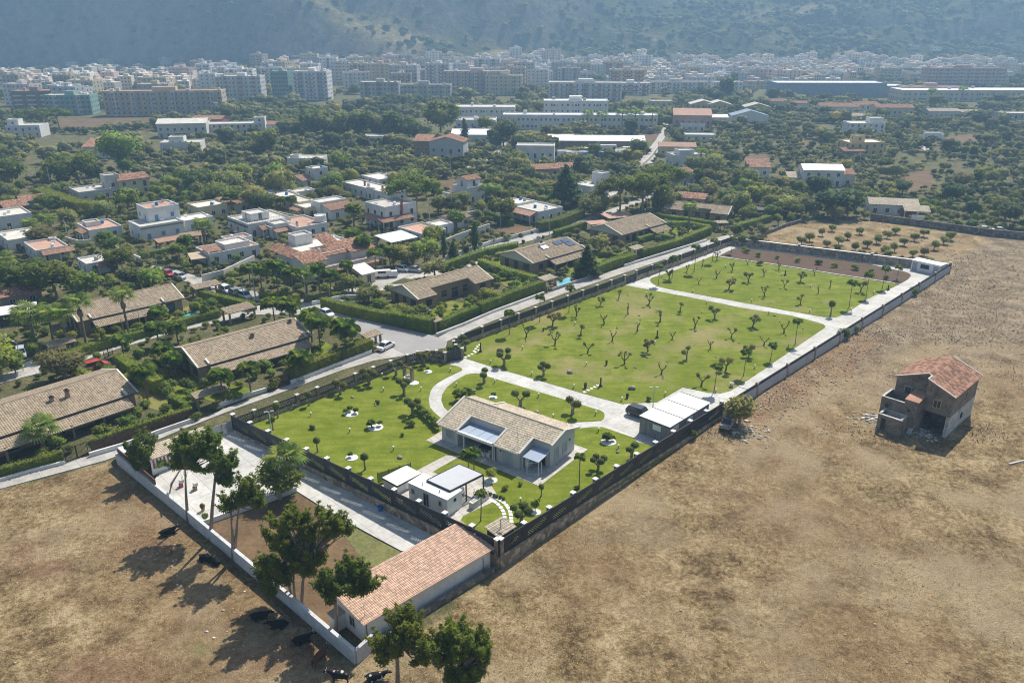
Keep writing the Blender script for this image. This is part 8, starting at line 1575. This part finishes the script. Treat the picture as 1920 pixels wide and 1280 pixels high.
# ------------------------------------------------------------------ swimming pools
for lab, pix in (('small round turquoise pool in the palm garden', None), ('long blue swimming pool below the solar panel villa', [(1043, 531), (1068, 521), (1078, 526), (1052, 537)])):
    if pix is None:
        c = P(361, 593); pts = [(c.x + 2.6 * math.cos(k * .42), c.y + 2.0 * math.sin(k * .42)) for k in range(15)]; rim = [(c.x + 3.4 * math.cos(k * .42), c.y + 2.8 * math.sin(k * .42)) for k in range(15)]
    else: pts = [(p.x, p.y) for p in PP(pix)]; c = P(1060, 529); rim = [(c.x + (x - c.x) * 1.25, c.y + (y - c.y) * 1.25) for x, y in pts]
    o = thing('swimming_pool', lab, 'pool', (c.x, c.y, .0)); lc = lambda q: [(x - c.x, y - c.y) for x, y in q]; part('pool_deck', MB().poly(lc(rim), .10, 0, .2), 'paving', o); part('water', MB().poly(lc(pts), .115, 0, .0), 'pool_water', o)
# ------------------------------------------------------------------ cars
WHL = MB(); WHL.tube([(0, -.11, 0), (0, .11, 0)], .32, 14); WHM = WHL.mesh('tyre', ['tyre']); RIM = MB(); RIM.tube([(0, -.118, 0), (0, .118, 0)], .2, 10); RIMM = RIM.mesh('rim', ['rim']); CARM = {}
def carmesh(kind):
    if kind in CARM: return CARM[kind]
    L_, Wd, H_ = dict(hatch=(4.0, 1.72, 1.5), mpv=(4.3, 1.8, 1.75), suv=(4.5, 1.85, 1.68), sedan=(4.5, 1.76, 1.45))[kind]
    hood, cowl, roof0, roof1, tail = dict(hatch=(.92, .95, .48, -.30, -.47), mpv=(1.0, 1.05, .50, -.40, -.49), suv=(1.0, 1.08, .48, -.38, -.48), sedan=(.9, .95, .44, -.18, -.36))[kind]
    st = [(-.5, .35, .72, .86), (-.485, .3, .9, .95), (-.33, .22, .95, 1), (0, .22, .96, 1), (.27, .22, .95, 1), (.42, .25, .84, .97), (.485, .28, .70, .9), (.5, .4, .6, .8)]
    mb = MB(); o = 0; n = 8
    for i, (x, zb, zt, k) in enumerate(st):
        w_ = Wd / 2 * k; zt = zt * hood if x > .3 else zt * cowl
        for yy, zz in ((-w_ * .9, zb), (-w_, zb + .12), (-w_, zt - .14), (-w_ * .9, zt), (w_ * .9, zt), (w_, zt - .14), (w_, zb + .12), (w_ * .9, zb)): mb.v.append((x * L_, yy, zz))
        if i:
            for q in range(n): mb.f.append(((i - 1) * n + q, (i - 1) * n + (q + 1) % n, i * n + (q + 1) % n, i * n + q)); mb.m.append(0)
    mb.f += [tuple(range(n))[::-1], tuple(range((len(st) - 1) * n, len(st) * n))]; mb.m += [0, 0]
    b0 = .9 * cowl; fx, bx = .27, tail
    ring = lambda x, w_, z: [(x * L_, -Wd / 2 * w_, z), (x * L_, Wd / 2 * w_, z)]
    A, B, C, D = ring(fx, .9, b0), ring((fx + roof0) * .0 + roof0 * .28, .76, H_), ring(roof1, .76, H_), ring(bx, .9, b0)
    mb.quad(B[0], B[1], C[1], C[0]); mb.b2(roof1 * L_ + .1, -Wd * .38, H_, roof0 * .28 * L_ - .1, Wd * .38, H_ + .03)
    for a, b in ((A, B), (C, D)):
        for k in (0, 1): mb.tube([a[k], b[k]], .05, 4)
    g_ = MB(); g_.quad(A[0], A[1], B[1], B[0]); g_.quad(C[0], C[1], D[1], D[0]); g_.quad(A[0], B[0], C[0], D[0]); g_.quad(D[1], C[1], B[1], A[1])
    CARM[kind] = (mb, g_.mesh('windows', ['glass']), L_, Wd); return CARM[kind]
def car(label, u, v, ang, col, kind='hatch', z=None, cat='car', name='parked_car', group=None):
    mb, gm, L_, Wd = carmesh(kind); p = P(u, v, z); p.z += .03; o = thing(name, label, cat, p, R(ang), group)
    key = (kind, col)
    if key not in CARM: CARM[key] = mb.mesh('body', [col], False); CARM[key, 'h'] = MB().b2(0, -.14, 0, .04, .14, .16).mesh('headlight', ['lamp_glass']); CARM[key, 't'] = MB().b2(-.04, -.12, 0, 0, .12, .2).mesh('tail_light', ['tail_red'])
    link('body', CARM[key], o); link('window_glass', gm, o)
    for sx in (-.31, .30):
        for sy in (-1, 1): wh = link('wheel', WHM, o, (sx * L_, sy * (Wd / 2 - .08), .32)); link('rim', RIMM, wh)
    for sy in (-1, 1): link('headlight', CARM[key, 'h'], o, (L_ * .492, sy * Wd * .32, .62)); link('tail_light', CARM[key, 't'], o, (-L_ * .497, sy * Wd * .36, .68))
    return o
sa = -43
for a in (('red parked car, first in the street of parked cars', 316, 517, sa, 'car_red', 'hatch'), ('silver-blue parked car behind the red car', 338, 522, sa, 'car_silver', 'hatch'), ('white parked car under the beige street wall', 395, 540, sa, 'car_white', 'hatch'), ('white boxy van-like car between two parked cars', 424, 548, sa, 'car_white', 'mpv'), ('dark grey parked car wedged between white cars', 441, 553, sa, 'car_grey', 'hatch'), ('white and silver car last in the parked row', 460, 559, sa, 'car_silver', 'mpv'), ('white car driving on the street corner', 613, 592, sa, 'car_white', 'hatch'), ('white car half hidden by the gate roof at the corner', 724, 653, 60, 'car_white', 'sedan'), ('red car in the driveway behind the lowest villa', 182, 691, 45, 'car_red', 'suv'), ('silver car parked at left by the paved drive', 41, 668, -60, 'car_silver', 'mpv'), ('white van behind the brown boarded screen', 240, 864, -50, 'car_white', 'mpv'), ('white car in the building yard, left one', 756, 508, -30, 'car_white', 'hatch'), ('silver car in the building yard, right one', 778, 509, -20, 'car_silver', 'sedan'), ('rusty abandoned pale car under the ochre tree', 1365, 797, 60, 'car_dirty', 'sedan'), ('white car behind the dark field wall, left one', 1845, 433, -10, 'car_white', 'sedan'), ('white car behind the dark field wall, right one', 1874, 435, -10, 'car_white', 'sedan'), ('dark blue car on the narrow left street', 111, 460, -20, 'car_blue', 'hatch'), ('dark car beside the crossroads house', 1262, 322, 10, 'car_grey', 'hatch'), ('white car parked on the far lane', 1222, 312, 60, 'car_white', 'hatch')): car(*a)
car('black car parked beside the grey garage', 1199, 780, -40, 'car_black', 'suv', .02)
cp_ = []
for i in range(9): o = car('', 884 + i * 4.6, 244 - i * 2.4, 20, ('car_white', 'car_grey', 'car_blue', 'car_silver')[i % 4], 'hatch', None, 'car', 'parked_car', 'cars in the school car park'); o['label'] = ('nearest', 'second', 'third', 'fourth', 'fifth', 'sixth', 'seventh', 'eighth', 'farthest')[i] + f" car in the school car park row, {('white', 'dark grey', 'blue', 'silver')[i % 4]}"
def boxtruck(label, u, v, ang, l_, wd, h, col, cab='car_white', name='caravan', cat='caravan'):
    o = thing(name, label, cat, P(u, v), R(ang)); mb = MB(); mb.box(0, 0, .5, l_, wd, h - .5); mb.box(0, 0, h, l_ * .94, wd * .9, .12); part('body', mb, col, o)
    if name != 'caravan': part('cab', MB().box(l_ / 2 + .9, 0, .4, 1.7, wd * .95, h * .68, 0, 0, .88), cab, o)
    part('window', MB().b2(-l_ * .3, -wd / 2 - .03, 1.3, l_ * .2, -wd / 2, 1.9), 'glass', o)
    for sx in (-.3, .3):
        for sy in (-1, 1): link('wheel', WHM, o, (sx * l_, sy * (wd / 2 - .1), .32))
for i, (u, v, l_, c, lab) in enumerate(((1062, 296, 9, 'car_white', 'first white caravan in the depot'), (1084, 298, 11, 'car_white', 'second white caravan in the depot'), (1098, 291, 12, 'car_white', 'white caravan at the back of the depot'), (1114, 299, 10, 'truck_blue', 'blue covered caravan in the depot'), (1158, 298, 10, 'car_white', 'white caravan right of the blue one'), (1172, 294, 10, 'car_white', 'fourth white caravan in the depot'), (1184, 289, 9, 'car_white', 'white caravan at the right depot end'), (1140, 285, 8, 'car_white', 'white camper under the long shed roof'))): boxtruck(lab, u, v, 4, l_, 2.6, 3.4, c)
boxtruck('white box truck parked among the right hand groves', 1746, 262, 0, 9, 2.8, 3.8, 'car_white', name='box_truck', cat='truck'); boxtruck('white tarpaulin roll trailer by the brown roofed cottage', 1386, 339, 2, 7.5, 2.2, 2.2, 'car_silver', name='trailer', cat='trailer'); boxtruck('white excavator-like truck in the building yard', 718, 520, 10, 4, 1.8, 1.8, 'car_white', name='yard_truck', cat='truck')
# ------------------------------------------------------------------ cows resting along the yard wall
def cowbody(pose):
    me = bpy.data.meshes.new('body'); bm = bmesh.new(); lay = bm.verts.layers.skin.verify(); vs_ = []
    def nv(p, r, parent=None):
        v = bm.verts.new(p); v[lay].radius = r if isinstance(r, tuple) else (r, r); vs_.append(v)
        if parent is not None: bm.edges.new((vs_[parent], v))
        return len(vs_) - 1
    dz = 0 if pose == 'stand' else -.52
    a = nv((-.85, 0, 1.08 + dz), (.30, .34)); bm.verts.ensure_lookup_table(); vs_[0][lay].use_root = True
    b = nv((-.3, 0, 1.0 + dz), (.36, .42), a); c = nv((.35, 0, 1.02 + dz), (.33, .40), b); d = nv((.72, 0, 1.14 + dz), (.22, .28), c); e = nv((1.02, 0, 1.3 + dz * .9), (.15, .18), d); f = nv((1.25, 0, 1.28 + dz * .9), (.14, .15), e); nv((1.58, 0, 1.1 + dz * .9), (.08, .09), f)
    for s in (-1, 1):
        h = nv((1.2, s * .17, 1.36 + dz * .9), .05, f); nv((1.16, s * .34, 1.38 + dz * .9), .03, h)
        if pose == 'stand':
            k = nv((-.86, s * .24, .72), .15, a); k2 = nv((-.98, s * .24, .42), .075, k); nv((-.92, s * .24, .03), .065, k2); k = nv((.45, s * .22, .62), .13, c); k2 = nv((.47, s * .22, .34), .07, k); nv((.46, s * .22, .03), .065, k2)
        else:
            k = nv((-.62, s * .42, .24), .18, a); k2 = nv((-.15, s * .52, .14), .09, k); nv((-.5, s * .56, .08), .06, k2); k = nv((.5, s * .3, .2), .13, c); k2 = nv((.85, s * .3, .1), .07, k); nv((.5, s * .34, .07), .06, k2)
    t = nv((-1.12, 0, 1.1 + dz), .05, a); nv((-1.2, .05, .6 + dz * .6), .03, t)
    bm.to_mesh(me); bm.free(); o = bpy.data.objects.new('cow_tmp', me); COL.objects.link(o); m1 = o.modifiers.new('s', 'SKIN'); m1.use_smooth_shade = True; m2 = o.modifiers.new('u', 'SUBSURF'); m2.levels = 1
    dg = bpy.context.evaluated_depsgraph_get(); out = bpy.data.meshes.new_from_object(o.evaluated_get(dg)); bpy.data.objects.remove(o); out.name = 'body'; return out
M['pied_hide'], t, b = new_mat('pied_hide'); tc = N(t, 'ShaderNodeTexCoord').outputs['Object']; L(t, ramp(t, noise(t, tc, 1.6, 2), [(.56, (.010, .009, .008)), (.60, (.45, .43, .39))]), b.inputs['Base Color'])
CB = {}
for lab, u, v, ang, pose, mt in (('black cow lying in the uppermost shade patch by the yard wall', 316, 1000, 30, 'lie', 'black_hide'), ('black cow lying tight against the yard wall', 388, 1050, -20, 'lie', 'black_hide'), ('second black cow beside the one tight against the wall', 402, 1054, 150, 'lie', 'black_hide'), ('black cow resting in the wide tree shade, upper one', 488, 1158, 10, 'lie', 'black_hide'), ('black cow resting in the wide tree shade, right one', 522, 1174, 190, 'lie', 'black_hide'), ('black cow lying lower down along the wall', 567, 1202, 25, 'lie', 'black_hide'), ('dark red-brown cow near the wall corner', 601, 1240, 60, 'stand', 'brown_hide'), ('black and white cow standing at the bottom edge', 636, 1276, 175, 'stand', 'pied_hide'), ('black cow with white patches below the wall corner', 706, 1272, 10, 'lie', 'pied_hide')):
    if (pose, mt) not in CB: me = cowbody(pose); me.materials.clear(); me.materials.append(M[mt]); CB[pose, mt] = me
    o = thing('cow', lab, 'cow', P(u, v) + Vector((0, 0, -.05)), R(ang)); link('body', CB[pose, mt], o); hz_ = (1.34 if pose == 'stand' else .87) + .06
    for s in (-1, 1): part('horn', MB().tube([(1.22, s * .1, hz_), (1.24, s * .2, hz_ + .12), (1.3, s * .2, hz_ + .22)], [.03, .022, .008], 5), 'pale_plaster', o)
for lab, u, v, mt in (('small red machine beside the cypress in the white yard', 340, 912, 'car_red'), ('stack of pots between the cypress trunks', 366, 918, 'terracotta')): o = thing('yard_clutter', lab, 'clutter', P(u, v)); part('lower_box', MB().box(0, 0, 0, .6, .5, .5, .4), mt, o); part('upper_box', MB().box(.1, .1, .6, .5, .5, .5, .9), 'stone_cap', o)
# ------------------------------------------------------------------ the air
mb = MB(); mb.b2(-2000, -40, -4, 2000, 1720, 240); hz = link('haze', mb.mesh('haze', []), kind='stuff'); hm = bpy.data.materials.new('haze_air'); hm.use_nodes = True; t = hm.node_tree; t.nodes.remove(t.nodes['Principled BSDF']); pv = N(t, 'ShaderNodeVolumePrincipled'); pv.inputs['Color'].default_value = (.42, .69, 1, 1); pv.inputs['Density'].default_value = .00040; pv.inputs['Anisotropy'].default_value = .2; L(t, pv.outputs[0], t.nodes['Material Output'].inputs['Volume']); hz.data.materials.append(hm)
